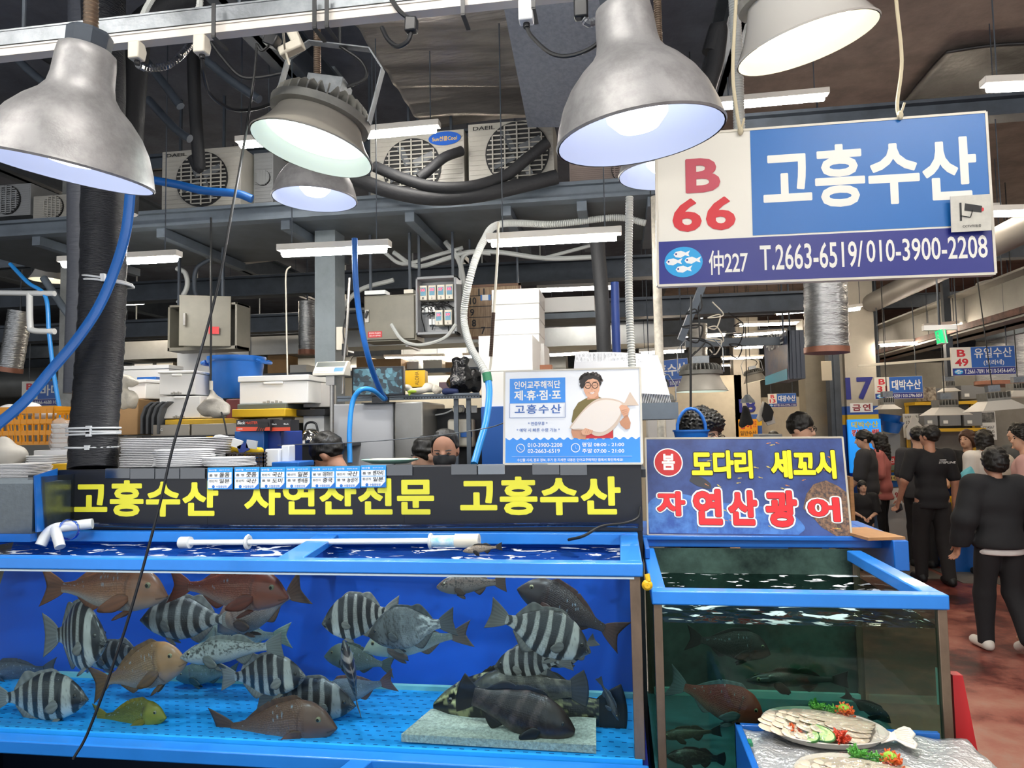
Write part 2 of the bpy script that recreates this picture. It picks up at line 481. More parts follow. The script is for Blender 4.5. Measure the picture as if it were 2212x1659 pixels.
# ---------------------------------------------------------------- room shell
XL, XR, YB, YF, ZC = -22.0, 13.0, 27.0, -3.5, 4.7
m_floor = M('red_floor_paint', '#9a5a4a', .38, var=.5, scale=1.6, bump=.25, bscale=14, col2='#6d3a33')
m_fgrey = M('worn_concrete_path', '#8f857b', .6, var=.3, scale=3, bump=.2, bscale=20)
def _floor_mat():
    nt = m_floor.node_tree; b = nt.nodes['Principled BSDF']; L = nt.links.new
    tc = nt.nodes.new('ShaderNodeTexCoord')
    n = nt.nodes.new('ShaderNodeTexNoise'); n.inputs['Scale'].default_value = .9; n.inputs['Detail'].default_value = 8; n.inputs['Roughness'].default_value = .72
    L(tc.outputs['Object'], n.inputs['Vector'])
    r = nt.nodes.new('ShaderNodeValToRGB'); e = r.color_ramp.elements
    e[0].position, e[0].color = .38, (*lin('#2f1614'), 1)
    e[1].position, e[1].color = .70, (*lin('#a08374'), 1)
    for p, c in ((.45, '#642d26'), (.53, '#97584a'), (.61, '#a3705f')):
        q = e.new(p); q.color = (*lin(c), 1)
    L(n.outputs['Fac'], r.inputs[0]); L(r.outputs[0], b.inputs['Base Color'])
    r2 = nt.nodes.new('ShaderNodeMapRange'); r2.inputs[3].default_value = .16; r2.inputs[4].default_value = .7
    L(n.outputs['Fac'], r2.inputs[0]); L(r2.outputs[0], b.inputs['Roughness'])
_floor_mat()
struct(MB().box(XL, 1.2, YF, YB, -.1, 0), 'floor', M('wet_grey_floor', '#7d7a76', .35, var=.35, scale=2))
struct(MB().box(1.2, XR, YF, YB, -.1, 0), 'floor', m_floor)
struct(MB().box(XL, 1.0, YF - 3, YB, ZC, ZC + .2), 'ceiling', M('blue_grey_concrete', '#5d6270', .9, var=.35, scale=2.5, bump=.3, bscale=30))
struct(MB().box(1.0, XR, YF - 3, YB, ZC, ZC + .2), 'ceiling', M('grey_brown_concrete', '#8f8078', .9, var=.35, scale=2.5, bump=.3, bscale=30))
m_wall = M('pale_wall', '#a9a69c', .7, var=.2, scale=2)
struct(MB().box(XL, XR, YB, YB + .2, 0, ZC), 'wall_back', m_wall)
struct(MB().box(XL - .2, XL, YF, YB, 0, ZC), 'wall_left', m_wall)
struct(MB().box(XR, XR + .2, YF, YB, 0, ZC), 'wall_right', m_wall)
# worn grey walkway and drain covers let into the aisle floor
struct(MB().box(2.62, 3.5, 9.4, 12.6, 0, .004), 'path', m_fgrey)
for i, (x, y, w, d) in enumerate(((3.0, 8.6, .55, .75), (3.62, 8.4, .5, .8), (3.95, 7.6, .55, .8), (4.3, 6.8, .5, .8))):
    mb = MB().box(x, x + w, y, y + d, 0, .006)
    o = struct(mb, 'floor_panel', M('dimpled_steel_cover', '#7f7a72', .55, .3, var=.25, scale=5, bump=.5, bscale=70))

# ---------------------------------------------------------------- beams, ceiling steel
def beam(name, a, b, w, h, mat=None, flange=True):
    mb = MB(); a, b = Vector(a), Vector(b)
    if flange:
        mb.bar(a, b, w * .25, h)
        for s in (-1, 1): mb.bar(a + Vector((0, 0, s * (h / 2 - .012))), b + Vector((0, 0, s * (h / 2 - .012))), w, .024)
    else: mb.bar(a, b, w, h)
    return struct(mb, name, mat or m_steelgrey)
def xbeam(name, py0, py1, y, x0px, x1px, w=.12, mat=None, flange=True, ref=1000):
    """A beam along the stalls: its front face spans rows py0..py1 at column ref of the photograph."""
    z0, z1 = at(ref, py1, y).z, at(ref, py0, y).z
    xa, xb = at(x0px, (py0 + py1) / 2, y).x, at(x1px, (py0 + py1) / 2, y).x
    return beam(name, (xa, y + w / 2, (z0 + z1) / 2), (xb, y + w / 2, (z0 + z1) / 2), w, z1 - z0, mat, flange)
# the steel shelf that carries the outdoor units
xbeam('beam', 408, 446, 4.9, -150, 1420, .10)
xbeam('beam', 476, 520, 6.1, -150, 1430, .12)
zs = at(1000, 440, 4.9).z
mb = MB().box(at(-150, 440, 4.9).x, at(1420, 440, 4.9).x, 4.98, 6.15, zs - .01, zs + .02)
struct(mb, 'slab', M('shelf_deck_steel', '#5b6268', .5, .2, var=.25, scale=4))
for px in (60, 330, 600, 870, 1080, 1245, 1400):
    x = at(px, 440, 4.9).x
    struct(MB().box(x, x + .07, 4.95, 6.15, zs - .09, zs - .02), 'lintel', m_steelgrey)
# long ceiling joists and services
for y, z, h in ((7.2, 3.35, .22), (7.6, 3.0, .2), (9.5, 3.3, .3), (12.5, 3.45, .28), (16, 3.6, .3), (20, 3.6, .3)):
    beam('beam', (-15, y, z), (2.0, y, z), .18, h, m_steeldark)
for y, z, h in ((5.6, 4.05, .16), (9.8, 3.9, .2), (13.5, 3.9, .25), (17.5, 3.9, .25), (22, 3.9, .25)):
    beam('beam', (1.0, y, z), (12.5, y, z), .16, h, m_steeldark)
xbeam('beam', 278, 312, 5.6, 260, 1200, .1, m_steeldark)
for x, z, h, w in ((-9, 4.3, .4, .2), (-5.5, 4.35, .35, .2), (-2.2, 4.4, .3, .18), (.8, 4.35, .35, .18)):
    beam('beam', (x, 2.5, z), (x, 26, z), w, h, m_steeldark)
# the big girder over the aisle on the right and the bar below it
m_girder = M('beige_girder', '#9c9a92', .55, var=.15, scale=3)
beam('beam', (4.35, 1.5, 3.05), (4.35, 17, 3.05), .5, .5, m_girder)
beam('beam', (4.1, 1.5, 2.86), (4.1, 17, 2.86), .06, .07, M('rusty_angle_iron', '#6b4437', .7, var=.4, scale=9, col2='#3d2620'), False)
beam('beam', (5.6, 3.0, 2.86), (4.9, 10.5, 2.86), .09, .08, m_steelgrey, False)
for y in (7.0, 9.5, 12):
    struct(MB().box(4.05, 4.13, y, y + .08, 2.3, ZC), 'post', m_steeldark)
def pipe(name, pts, r, mat, label, cat='pipe', seg=12, smooth=0, group=None, rib=0., collar=None):
    mb = MB().tube(pts, r, seg, smooth, rib=rib)
    if collar:
        for p, q in collar: mb.tube([p, q], r * 1.06, seg)
    o = mb.build(name, mat); return tag(o, label, cat, group)
pipe('drain_pipe', [(3.55, 3, 3.42), (3.55, 10.5, 3.42)], .13, M('grey_drain_pipe', '#8a8680', .5), 'thick grey drain pipe running beside the beige girder over the aisle', collar=[((3.55, 7.5, 3.42), (3.55, 7.75, 3.42))])
# pillars
struct(MB().box(at(680, 700, 5.3).x, at(724, 700, 5.3).x, 5.3, 5.5, 0, ZC), 'pillar', M('grey_painted_column', '#7c858a', .55, var=.18, scale=6, bump=.1))
struct(MB().box(at(126, 800, 5.6).x, at(163, 800, 5.6).x, 5.6, 5.9, 0, ZC), 'pillar', m_concrete)
def band_pillar(name, x0, x1, y, d, m0='#b7b1a4'):
    """Pillar painted pale, with blue and yellow bands, as one structure with three colours."""
    mb = MB()
    mb.box(x0, x1, y, y + d, 1.98, ZC)
    mb.cur = 1; mb.box(x0, x1, y, y + d, 0, 1.72); mb.box(x0, x1, y, y + d, 1.86, 1.98)
    mb.cur = 2; mb.box(x0, x1, y, y + d, 1.72, 1.86)
    return struct(mb, name, [M('pale_pillar_paint', m0, .6, var=.12, scale=3), M('pillar_blue', '#2b58a6', .5), m_yellow], smooth=0)
YP = 10.6
x0, x1, _, _ = span(1824, 1888, 740, 800, YP)
band_pillar('pillar', x0, x1 + .02, YP, .5)
x0, x1, _, _ = span(1795, 1812, 740, 800, YP + .3)
band_pillar('pillar', x0 - .02, x1, YP + .1, .5)
x0, x1, _, _ = span(1598, 1640, 740, 800, 17)
band_pillar('pillar', x0 - .15, x1, 17, .5)
# roller shutter track between the pillars, and the beige door casing with its call box
x0, x1, _, _ = span(1790, 1813, 740, 800, YP - .1)
struct(MB().box(x0, x1, YP - .1, YP + .1, 0, 3.1).box(x0 + .05, x1 - .05, YP - .13, YP - .1, 0, 3.1), 'trim_track', m_steeldark)
x0, x1, _, _ = span(1752, 1796, 740, 800, YP + .5)
struct(MB().box(x0 - .1, x1, YP + .5, YP + .9, 0, 3.3), 'jamb', M('beige_steel_casing', '#8d8473', .5, var=.12))

# insulated ceiling, ducts
def foil_slab(x0, x1, y0, y1, z, amp, name, mat, label, cat='insulation'):
    rs = np.random.RandomState(int(abs(x0 * 10 + y0 * 7)))
    ks = rs.normal(size=(8, 2)) * 5; ph = rs.uniform(0, 6, 8)
    def f(u, v):
        x, y = x0 + u * (x1 - x0), y0 + v * (y1 - y0)
        return (x, y, z + amp * sum(math.sin(k[0] * x * .6 + k[1] * y * 1.6 + p) for k, p in zip(ks, ph)) / 4)
    return tag(MB().grid(36, 36, f).build(name, mat, solid=.02), label, cat)
m_foildark = M('dark_crumpled_foil', '#b3ada8', .36, .6, var=.3, scale=5, bump=1.0, bscale=9, stretch=(.6, 2.4, 1))
a, b = at(815, 180, 4.4), at(1125, 100, 4.4)
foil_slab(at(800, 150, 4.4).x, at(1120, 150, 4.4).x, 4.0, 5.7, 4.3, .04, 'foil_blanket', m_foildark, 'crumpled silver foil insulation blanket on the ceiling above the outdoor units')
foil_slab(2.6, 4.9, 5.8, 6.9, 4.62, .012, 'foil_blanket', M('dull_grey_foil', '#4d4c4c', .4, .6, var=.25, scale=5, bump=.9, bscale=10), 'dull grey foil blanket on the ceiling over the hanging shop sign')
a = at(1105, 40, 3.2)
mb = MB(); p = [at(1085, 0, 3.6), at(1390, 0, 3.6), at(1340, 275, 4.6), at(1140, 275, 4.6)]
mb.add(list(p) + [q + Vector((0, .25, .25)) for q in p], [(0, 1, 2, 3), (7, 6, 5, 4), (0, 4, 5, 1), (1, 5, 6, 2), (2, 6, 7, 3), (3, 7, 4, 0)])
tag(mb.build('air_duct', M('mottled_galvanised_sheet', '#858b98', .45, .35, var=.22, scale=40)), 'mottled grey sheet metal duct slanting down from the ceiling', 'duct')
pipe('air_duct', [(-16, 14.2, 2.98), (-1.0, 14.2, 2.98)], .34, m_duct, 'long pale round duct crossing the hall far behind the counter', 'duct', 20, collar=[((-x, 14.2, 2.98), (-x + .06, 14.2, 2.98)) for x in (3, 5.5, 8, 10.5)])
def boxduct(px0, px1, py0, py1, y, d, label):
    x0, x1, z0, z1 = span(px0, px1, py0, py1, y)
    mb = MB().box(x0, x1, y, y + d, z0, z1)
    n = max(1, int((x1 - x0) / .9))
    for i in range(n + 1):
        x = x0 + (x1 - x0) * i / n
        mb.box(x - .02, x + .02, y - .025, y + d, z0 - .025, z1 + .025).box(x - .008, x + .008, y + d / 2, y + d / 2 + .016, z1, ZC - .004)
    return tag(mb.build('air_duct', m_duct), label, 'duct')
boxduct(262, 680, 700, 770, 10.5, .7, 'square sheet metal duct behind the open grey switch cabinet')
boxduct(730, 1035, 660, 745, 8.6, .5, 'square white sheet metal duct below the temperature controllers')
boxduct(1165, 1420, 690, 745, 9.6, .6, 'square white duct behind the stacked foam boxes')
boxduct(870, 1010, 752, 800, 12.0, .6, 'small square duct hanging over the black bin bag')
def tube_duct(px, py0, py1, wpx, y, label, tilt=0):
    r = wpx / 2 / FPX * y
    a, b = at(px + tilt, py0, y), at(px, py1, y)
    t = thing('flexible_duct', label, 'duct', tuple(b))
    mb = MB(); n = 46
    pts = [a.lerp(b, i / n) for i in range(n + 1)]
    mb.tube(pts, [r * (1 + .012 * math.sin(i * 2.1) + .012 * math.sin(i * 5.3)) for i in range(n + 1)], 24)
    mb.build('foil_sleeve', m_foil, t, smooth=80)
    MB().tube([a, (a.x, a.y, ZC)], .008, 6).build('hanger', m_steeldark, t)
    d = (a - b).normalized()
    MB().tube([b - d * .02, b + d * .03], r * 1.05, 24).build('rim', M('copper_tape', '#a5705a', .45, .3, var=.2), t)
    return t
tube_duct(1786, 590, 758, 84, 6.6, 'silver foil flexible duct hanging open over the fish sign stall', -4)
tube_duct(2178, 610, 830, 110, 10.6, 'silver foil flexible duct at the far end behind the second hanging sign')
tube_duct(22, 672, 800, 52, 6.5, 'silver foil flexible duct slanting down at the far left', 22)
tube_duct(1507, 700, 800, 40, 12, 'pale foil flexible duct behind the row of tube lights')
tube_duct(664, 652, 762, 40, 7.2, 'crinkled foil duct beside the grey steel column')

# ---------------------------------------------------------------- lamps
m_tube = glow('cool_tube', '#fffaf2', 50)
m_tubefar = glow('far_tube', '#ffeed6', 55)
m_led = glow('led_disc', '#eefff4', 2.6)
m_ledw = glow('warm_led_disc', '#ffeccb', 4)
m_bulb = glow('led_bulb', '#eef3ff', 2.7)
m_tubehouse = M('white_lamp_housing', '#d9d4cb', .45)
def tube_light(px0, px1, py0, py1, y, label, group='tube lights under the roof', far=False, fat=1.0, on=True, ends=True):
    a, b = at(px0, py0, y), at(px1, py1, y)
    d = (b - a); L = d.length; d.normalize()
    t = thing('tube_light', label, 'ceiling light', tuple((a + b) / 2), group=group)
    w = .075 * fat
    mb = MB().bar(a + Vector((0, 0, w * .38)), b + Vector((0, 0, w * .38)), w, w * .55)
    mb.build('housing', m_tubehouse, t, bevel=.004)
    if on:
        MB().tube([a + d * .03, b - d * .03], w * .42, 10).build('diffuser', m_tubefar if far else m_tube, t)
    top = (a + b) / 2
    for q in (.12, .88):
        p = a.lerp(b, q)
        MB().tube([p + Vector((0, 0, w * .6)), (p.x, p.y, ZC)], .004, 5).build('hanger', m_steeldark, t)
    return t
for args in [
    (785, 950, 291, 276, 4.5, 'lit tube light in front of the outdoor unit with a blue badge'),
    (512, 590, 312, 306, 4.6, 'lit tube light half hidden behind the grey high bay lamp'),
    (602, 843, 546, 535, 4.3, 'lit tube light left of the blue hose under the unit shelf'),
    (1052, 1343, 524, 508, 4.2, 'long lit tube light above the wooden number board'),
    (130, 388, 570, 556, 4.5, 'lit tube light crossing behind the black wrapped pipe'),
    (1545, 1790, 229, 207, 5.0, 'lit tube light above the hanging shop sign'),
    (2122, 2400, 188, 176, 4.2, 'lit tube light at the top beyond the hanging shop sign'),
    (2140, 2330, 460, 455, 5.6, 'lit tube light just past the edge of the hanging shop sign'),
    (1160, 1330, 626, 619, 8.2, 'lit tube light behind the foam box stack'),
    (830, 960, 773, 771, 11, 'small lit tube light above the security monitor'),
    (1000, 1075, 770, 768, 11, 'small lit tube light behind the grey corrugated hose'),
]: tube_light(*args)
for i, args in enumerate([
    (1508, 1634, 683, 674, 9.5, 'lit tube light in the front row left of the foil duct'),
    (1672, 1765, 676, 668, 9.5, 'lit tube light in the front row touching the foil duct'),
    (1825, 1862, 669, 664, 9.5, 'lit tube light peeping out right of the foil duct'),
    (1478, 1569, 729, 722, 12.5, 'lit tube light in the second row above the grey lamp'),
    (1583, 1700, 724, 716, 12.5, 'lit tube light in the second row before the hanging banner box'),
    (1583, 1650, 751, 748, 14.5, 'short lit tube light in the third row by the banner box'),
    (1557, 1650, 774, 771, 16, 'lit tube light in the fourth row beside the pale duct'),
    (1557, 1632, 789, 787, 18, 'lit tube light in the last row beside the pale duct'),
    (1380, 1482, 762, 756, 9.5, 'lit tube light above the fan of white trays'),
    (1184, 1272, 766, 761, 11, 'lit tube light below the white duct behind the foam boxes'),
    (1994, 2070, 708, 702, 9.5, 'lit tube light behind the green exit sign'),
    (2076, 2160, 704, 698, 9.5, 'lit tube light over the second hanging sign'),
    (1898, 2022, 745, 737, 10.5, 'thin lit tube light right of the number pillar'),
    (2116, 2166, 735, 731, 11.5, 'short lit tube light just above the second hanging sign'),
    (272, 296, 722, 722, 12, 'small lit tube light left of the open switch cabinet'),
]): tube_light(*args, group='rows of tube lights far back in the hall', far=True)
tube_light(488, 604, 576, 562, 6.6, 'unlit tube light behind the thin black cord', on=False)
# unseen tube lights added overhead and behind the camera to light the front
for x, y in ((-2.6, .7), (-.6, .9), (1.6, .6), (3.6, 1.6), (-1.6, -1.2), (1.0, -1.4), (3.4, -1.0), (-3.6, -1.0)):
    a = Vector((x - .6, y, 3.75))
    t = thing('tube_light', 'unseen lit tube light added above the camera for brightness', 'ceiling light', (x, y, 3.75), group='unseen tube lights added above the camera')
    MB().bar((x - .6, y, 3.79), (x + .6, y, 3.79), .09, .05).build('housing', m_tubehouse, t)
    MB().tube([(x - .58, y, 3.75), (x + .58, y, 3.75)], .035, 10).build('diffuser', m_tube, t)
    for q in (-.45, .45): MB().tube([(x + q, y, 3.8), (x + q, y, ZC)], .004, 5).build('hanger', m_steeldark, t)
# unseen rows added deeper in the hall to brighten the background
for x, y in ((-4.5, 8.5), (-7.5, 9.5), (-2.5, 11.5), (-6, 13), (3.0, 7.2), (6.5, 8.0), (6.5, 13), (3.0, 14.5), (-10, 12), (8.5, 10.5)):
    t = thing('tube_light', 'unseen lit tube light added deep in the hall to brighten it', 'ceiling light', (x, y, 3.72), group='unseen tube lights added deep in the hall')
    MB().bar((x - .6, y, 3.76), (x + .6, y, 3.76), .09, .05).build('housing', m_tubehouse, t)
    MB().tube([(x - .58, y, 3.72), (x + .58, y, 3.72)], .035, 10).build('diffuser', m_tubefar, t)
    for q in (-.45, .45): MB().tube([(x + q, y, 3.77), (x + q, y, ZC)], .004, 5).build('hanger', m_steeldark, t)

def lamp_light(par, loc, power, col=(.93, .96, 1)):
    l = bpy.data.lights.new('lamp_light', 'SPOT'); l.energy, l.color, l.spot_size, l.spot_blend, l.shadow_soft_size = power, col, R(112), .4, .05
    o = bpy.data.objects.new('lamp_light', l); COL.objects.link(o); o.parent = par; o.location = loc
m_shadein = M('white_enamel_inside', '#c6ccdc', .5)
def tilt(ax, ay): return Matrix.Rotation(R(ax), 3, 'X') @ Matrix.Rotation(R(ay), 3, 'Y')
def bell_lamp(c, r, label, tx=0, ty=0, stem=True, group='bell shaped work lamps', power=42):
    """Spun aluminium bell with an LED bulb inside; c is the centre of its mouth."""
    rot = tilt(tx, ty); c = Vector(c)
    t = thing('bell_lamp', label, 'lamp', tuple(c), rot=rot, group=group)
    k = r / .225
    out = [(.225, 0), (.2285, .006), (.2245, .014), (.216, .05), (.198, .10), (.172, .145), (.138, .185), (.105, .215), (.088, .24), (.082, .27), (.078, .33), (.074, .355), (.06, .365)]
    mb = MB(); mb.lathe([(a * k, b * k) for a, b in out], seg=48); mb.build('shade', m_alu, t, world=False, smooth=50)
    mb = MB(); mb.lathe([(a * k - .004, b * k + .001) for a, b in out[:1] + out[2:-1]] + [(.001, .35 * k)], seg=40)
    mb.build('reflector', m_shadein, t, world=False, smooth=60)
    MB().lathe([(a * k, b * k) for a, b in ((.001, .022), (.055, .03), (.082, .06), (.088, .11), (.08, .16), (.055, .21), (.035, .27), (.001, .272))], seg=24).build('bulb', m_bulb, t, world=False, smooth=60)
    lamp_light(t, (0, 0, .012 * k), power)
    MB().lathe([(a * k, b * k) for a, b in ((.001, .362), (.058, .362), (.060, .405), (.052, .415), (.001, .415))], seg=8).build('collar', m_steeldark, t, world=False, smooth=20)
    if stem:
        p = rot @ Vector((0, 0, .41 * k))
        top = rot.inverted() @ Vector((0, 0, ZC - c.z))
        mb = MB(); a = Vector((0, 0, .41 * k)); b = a + (rot.inverted() @ Vector((0, 0, 1))) * (stem if isinstance(stem, float) else 1.2)
        mb.tube([a, b], .021 * k, 14, rib=.012)
        mb.build('conduit_stem', M('rusty_flex_conduit', '#8c7a68', .4, .7, var=.3, scale=20), t, world=False, smooth=50)
    return t
bell_lamp(at(148, 375, 1.78), .222, 'speckled grey bell lamp with bright bulb hanging by the black wrapped pipe', 4, 12, 1.0)
bell_lamp(at(1383, 300, 1.88), .222, 'smooth grey bell lamp with bright bulb beside the hanging shop sign', 4, -6, 1.0)
bell_lamp(at(680, 432, 3.55), .222, 'smaller grey bell lamp seen under the grey high bay lamp', 0, 2, .9)
bell_lamp(at(1432, 380, 3.6), .222, 'bell lamp mostly hidden behind the hanging shop sign', 0, 0, .9)
m_bay = M('grey_bay_housing', '#8b8a84', .5, .3, var=.2, scale=12)
def high_bay(c, r, label, tx=0, ty=0, led=None, shade=None, bracket=True, plain=False, lit=True, group='high bay lamps', hang=True, flare=1.0, power=0, lcol=(1, 1, 1)):
    rot = tilt(tx, ty); c = Vector(c); k = r / .22
    t = thing('high_bay_lamp', label, 'lamp', tuple(c), rot=rot, group=group)
    sm = shade or M('beige_bay_shade', '#aaa59a', .4, .1, var=.12, scale=5)
    out = [(.22, 0), (.223, .004), (.21, .02), (.19, .05), (.172, .085), (.158, .12), (.152, .14)]
    mb = MB(); mb.lathe([(a * k, b * k * flare) for a, b in out], seg=48)
    mb.build('shade', sm, t, world=False, smooth=50)
    mb = MB(); mb.lathe([(a * k - .004, b * k * flare) for a, b in out[:1] + out[2:]], seg=40); mb.build('reflector', M('white_bay_inside', '#eef2ea', .45), t, world=False, smooth=60)
    MB().lathe([(.001, .05 * k * flare), (.14 * k, .055 * k * flare), (.172 * k, .066 * k * flare), (.001, .075 * k * flare)], seg=32).build('led_disc', (led or m_led) if lit else m_white, t, world=False, smooth=20)
    if lit and power: lamp_light(t, (0, 0, .035 * k * flare), power, lcol)
    top = .14 * k * flare
    mb = MB().lathe([(.150 * k, top), (.178 * k, top + .003), (.182 * k, top + .03), (.15 * k, top + .036), (.001, top + .036)], seg=40)
    mb.build('housing', m_bay, t, world=False, smooth=30)
    if plain: return t
    mb = MB()
    for i in range(30):
        a = 2 * math.pi * i / 30; m = Matrix.Rotation(a, 3, 'Z')
        ps = [(.05, 0), (.172, 0), (.168, .03), (.14, .055), (.05, .06)]
        mb.prism([(x * k, y * k) for x, y in ps], m @ Vector((0, -.003, 0)) + Vector((0, 0, top + .034)), m @ Vector((1, 0, 0)), (0, 0, 1), m @ Vector((0, .006, 0)))
    mb.build('cooling_fins', m_bay, t, world=False, smooth=0)
    MB().box(-.07 * k, .07 * k, -.045 * k, .045 * k, top + .09 * k, top + .16 * k).build('driver_box', m_galv, t, world=False, bevel=.003)
    if bracket:
        mb = MB(); z0, z1 = top + .02, top + .30 * k
        pts = [(-.188 * k, z0), (-.188 * k, z1 - .07), (-.12 * k, z1), (.12 * k, z1), (.188 * k, z1 - .07), (.188 * k, z0)]
        for a, b in zip(pts, pts[1:]): mb.bar((a[0], 0, a[1]), (b[0], 0, b[1]), .03, .005) if abs(a[0] - b[0]) < .001 else mb.bar((a[0], 0, a[1]), (b[0], 0, b[1]), .03, .005)
        mb.build('bracket', m_galv, t, world=False, smooth=0)
        MB().tube([(.06 * k, 0, top + .14 * k), (.12 * k, .02, top + .2 * k), (.09 * k, .02, top + .26 * k), (0, 0, z1)], .006, 8, 8).build('power_cord', m_black, t, world=False)
        if hang:
            up = rot.inverted() @ Vector((0, 0, 1))
            MB().tube([(0, 0, z1), Vector((0, 0, z1)) + up * (ZC - c.z - z1 + .05)], .005, 6).build('hanger', m_black, t, world=False)
    return t
high_bay(at(674, 325, 2.4), .222, 'grey finned high bay lamp on a metal bracket, tilted, with a wide lit mouth', -5, 13, power=40, flare=.8)
high_bay(at(1742, 98, 2.85), .266, 'glossy white finned high bay lamp above the hanging shop sign', 8, -12, m_ledw, M('glossy_white_shade', '#d5d2cb', .15, coat=.5), bracket=False, flare=1.15, power=85, lcol=(1, .95, .85))
high_bay(at(105, 606, 6.2), .17, 'small white high bay lamp behind the black wrapped pipe', 0, 2, m_ledw, m_tubehouse)
high_bay(at(1515, 846, 5.6), .2, 'beige dusty high bay lamp hanging over the man with glasses', 0, 0, m_led, power=30)
high_bay(at(1632, 824, 11.5), .18, 'dim high bay lamp far behind the man in the white shirt', 0, -12, m_ledw, group='far high bay lamps')
high_bay(at(1420, 905, 4.6), .14, 'dark high bay lamp low behind the fan of trays', 0, 0, lit=False)
m_shadew = M('white_square_shade', '#c9c6bf', .5)
def square_bay(c, w, label, ty=0, group='square shaded lamps of the far stalls'):
    c = Vector(c); t = thing('square_bay_lamp', label, 'lamp', tuple(c), rot=tilt(0, ty), group=group)
    mb = MB(); a, b, h = w / 2, w * .25, w * .22
    for s0, s1, z0, z1 in ((a, b, 0, h),):
        v = [(-s0, -s0, z0), (s0, -s0, z0), (s0, s0, z0), (-s0, s0, z0), (-s1, -s1, z1), (s1, -s1, z1), (s1, s1, z1), (-s1, s1, z1)]
        mb.add(v, [(0, 1, 5, 4), (1, 2, 6, 5), (2, 3, 7, 6), (3, 0, 4, 7)])
    mb.build('shade', m_shadew, t, world=False, smooth=0, solid=.004)
    MB().box(-b, b, -b, b, h * .75, h * .95).build('led_disc', m_ledw, t, world=False)
    mb = MB().box(-b, b, -b, b, h, h + .03)
    for i in range(7): mb.box(-b + i * b / 3 - .004, -b + i * b / 3 + .004, -b, b, h + .03, h + .09)
    mb.build('cooling_fins', m_bay, t, world=False)
    MB().box(-.06, .06, -.04, .04, h + .1, h + .17).build('driver_box', m_galv, t, world=False)
    MB().tube([(0, 0, h + .16), (0, 0, ZC - c.z)], .006, 6).build('hanger', m_black, t, world=False)
    return t
square_bay(at(2042, 897, 9.2), .42, 'square white lamp over the woman with striped sleeves, flared shade')
square_bay(at(2150, 886, 8.4), .46, 'large square white lamp over the far right customers', -4)
square_bay(at(2050, 846, 10.5), .22, 'small square lamp between the two shop signs')
square_bay(at(1917, 884, 9.6), .25, 'square lamp under the second small shop sign beside the pillar')
square_bay(at(2200, 858, 9.5), .36, 'square lamp at the far edge below the foil duct')
t = thing('clamp_lamp', 'small round lamp with a warm bulb hanging before the orange sign', 'lamp', tuple(at(1615, 870, 9.5)))
c = at(1615, 870, 9.5)
MB().lathe([(.09, 0), (.085, .03), (.05, .07), (.03, .1), (.001, .11)], c, 20).build('shade', m_steelgrey, t)
MB().lathe([(.001, .012), (.075, .012), (.001, .02)], c, 20).build('bulb', m_ledw, t)
MB().tube([c + Vector((0, 0, .1)), at(1612, 800, 9.5), at(1610, 700, 9.5)], .006, 6).build('power_cord', m_black, t)

# ---------------------------------------------------------------- fish tanks
def water_mat(name, tint, foam, seed, wave=.35):
    m = clear(name, tint, .06, .03, wave, 7.)
    nt = m.node_tree; L = nt.links.new; out = nt.nodes['Material Output']; mx = out.inputs[0].links[0].from_node
    tc = nt.nodes.new('ShaderNodeTexCoord'); mp = nt.nodes.new('ShaderNodeMapping'); mp.inputs['Location'].default_value = (seed, seed * 1.7, 0)
    mp.inputs['Scale'].default_value = (1, 1.5, 0)
    n = nt.nodes.new('ShaderNodeTexNoise'); n.inputs['Scale'].default_value = 8; n.inputs['Detail'].default_value = 4; n.inputs['Distortion'].default_value = .9
    r = nt.nodes.new('ShaderNodeValToRGB'); e = r.color_ramp.elements; e[0].position, e[1].position = foam, foam + .035
    L(tc.outputs['Object'], mp.inputs[0]); L(mp.outputs[0], n.inputs['Vector']); L(n.outputs['Fac'], r.inputs[0])
    d = nt.nodes.new('ShaderNodeBsdfDiffuse'); d.inputs[0].default_value = (.78, .84, .88, 1)
    m2 = nt.nodes.new('ShaderNodeMixShader'); mu = nt.nodes.new('ShaderNodeMath'); mu.operation = 'MULTIPLY'; mu.inputs[1].default_value = .85
    L(r.outputs[0], mu.inputs[0]); L(mu.outputs[0], m2.inputs[0]); L(mx.outputs[0], m2.inputs[1]); L(d.outputs[0], m2.inputs[2]); L(m2.outputs[0], out.inputs[0])
    return m
def perforated(name, col, hole):
    m = M(name, col, .4, var=.15, scale=3, spec=.15); nt = m.node_tree; L = nt.links.new; b = nt.nodes['Principled BSDF']
    old = b.inputs['Base Color'].links[0].from_socket
    tc = nt.nodes.new('ShaderNodeTexCoord'); br = nt.nodes.new('ShaderNodeTexBrick')
    br.inputs['Scale'].default_value = 1; br.inputs['Brick Width'].default_value = .044; br.inputs['Row Height'].default_value = .032
    br.inputs['Mortar Size'].default_value = .0136; br.inputs['Mortar Smooth'].default_value = 0
    br.inputs['Color1'].default_value = br.inputs['Color2'].default_value = (*lin(hole), 1)
    L(tc.outputs['Object'], br.inputs['Vector']); L(old, br.inputs['Mortar']); L(br.outputs['Color'], b.inputs['Base Color'])
    return m
m_glass = clear('tank_glass', '#f6fbfb', .01, .01)
m_tankblue = M('tank_blue_panel', '#0b50b8', .45, var=.1, scale=2, spec=.12)
m_post = M('brown_stained_steel', '#8a7663', .35, .6, var=.35, scale=6, stretch=(1, 1, .5))
m_seal = M('pale_sealant', '#b9cbd4', .5)
T_X0, T_X1, T_Y0, T_Y1, T_ZB, T_ZT = -2.95, .066, 2.43, 3.12, .655, 1.295
t = thing('fish_tank', 'long blue rimmed glass tank full of striped fish under the black banner', 'fish tank', ((T_X0 + T_X1) / 2, 2.75, T_ZB))
rim = MB()
rim.box(T_X0, T_X1, T_Y0, T_Y0 + .055, T_ZT - .045, T_ZT)
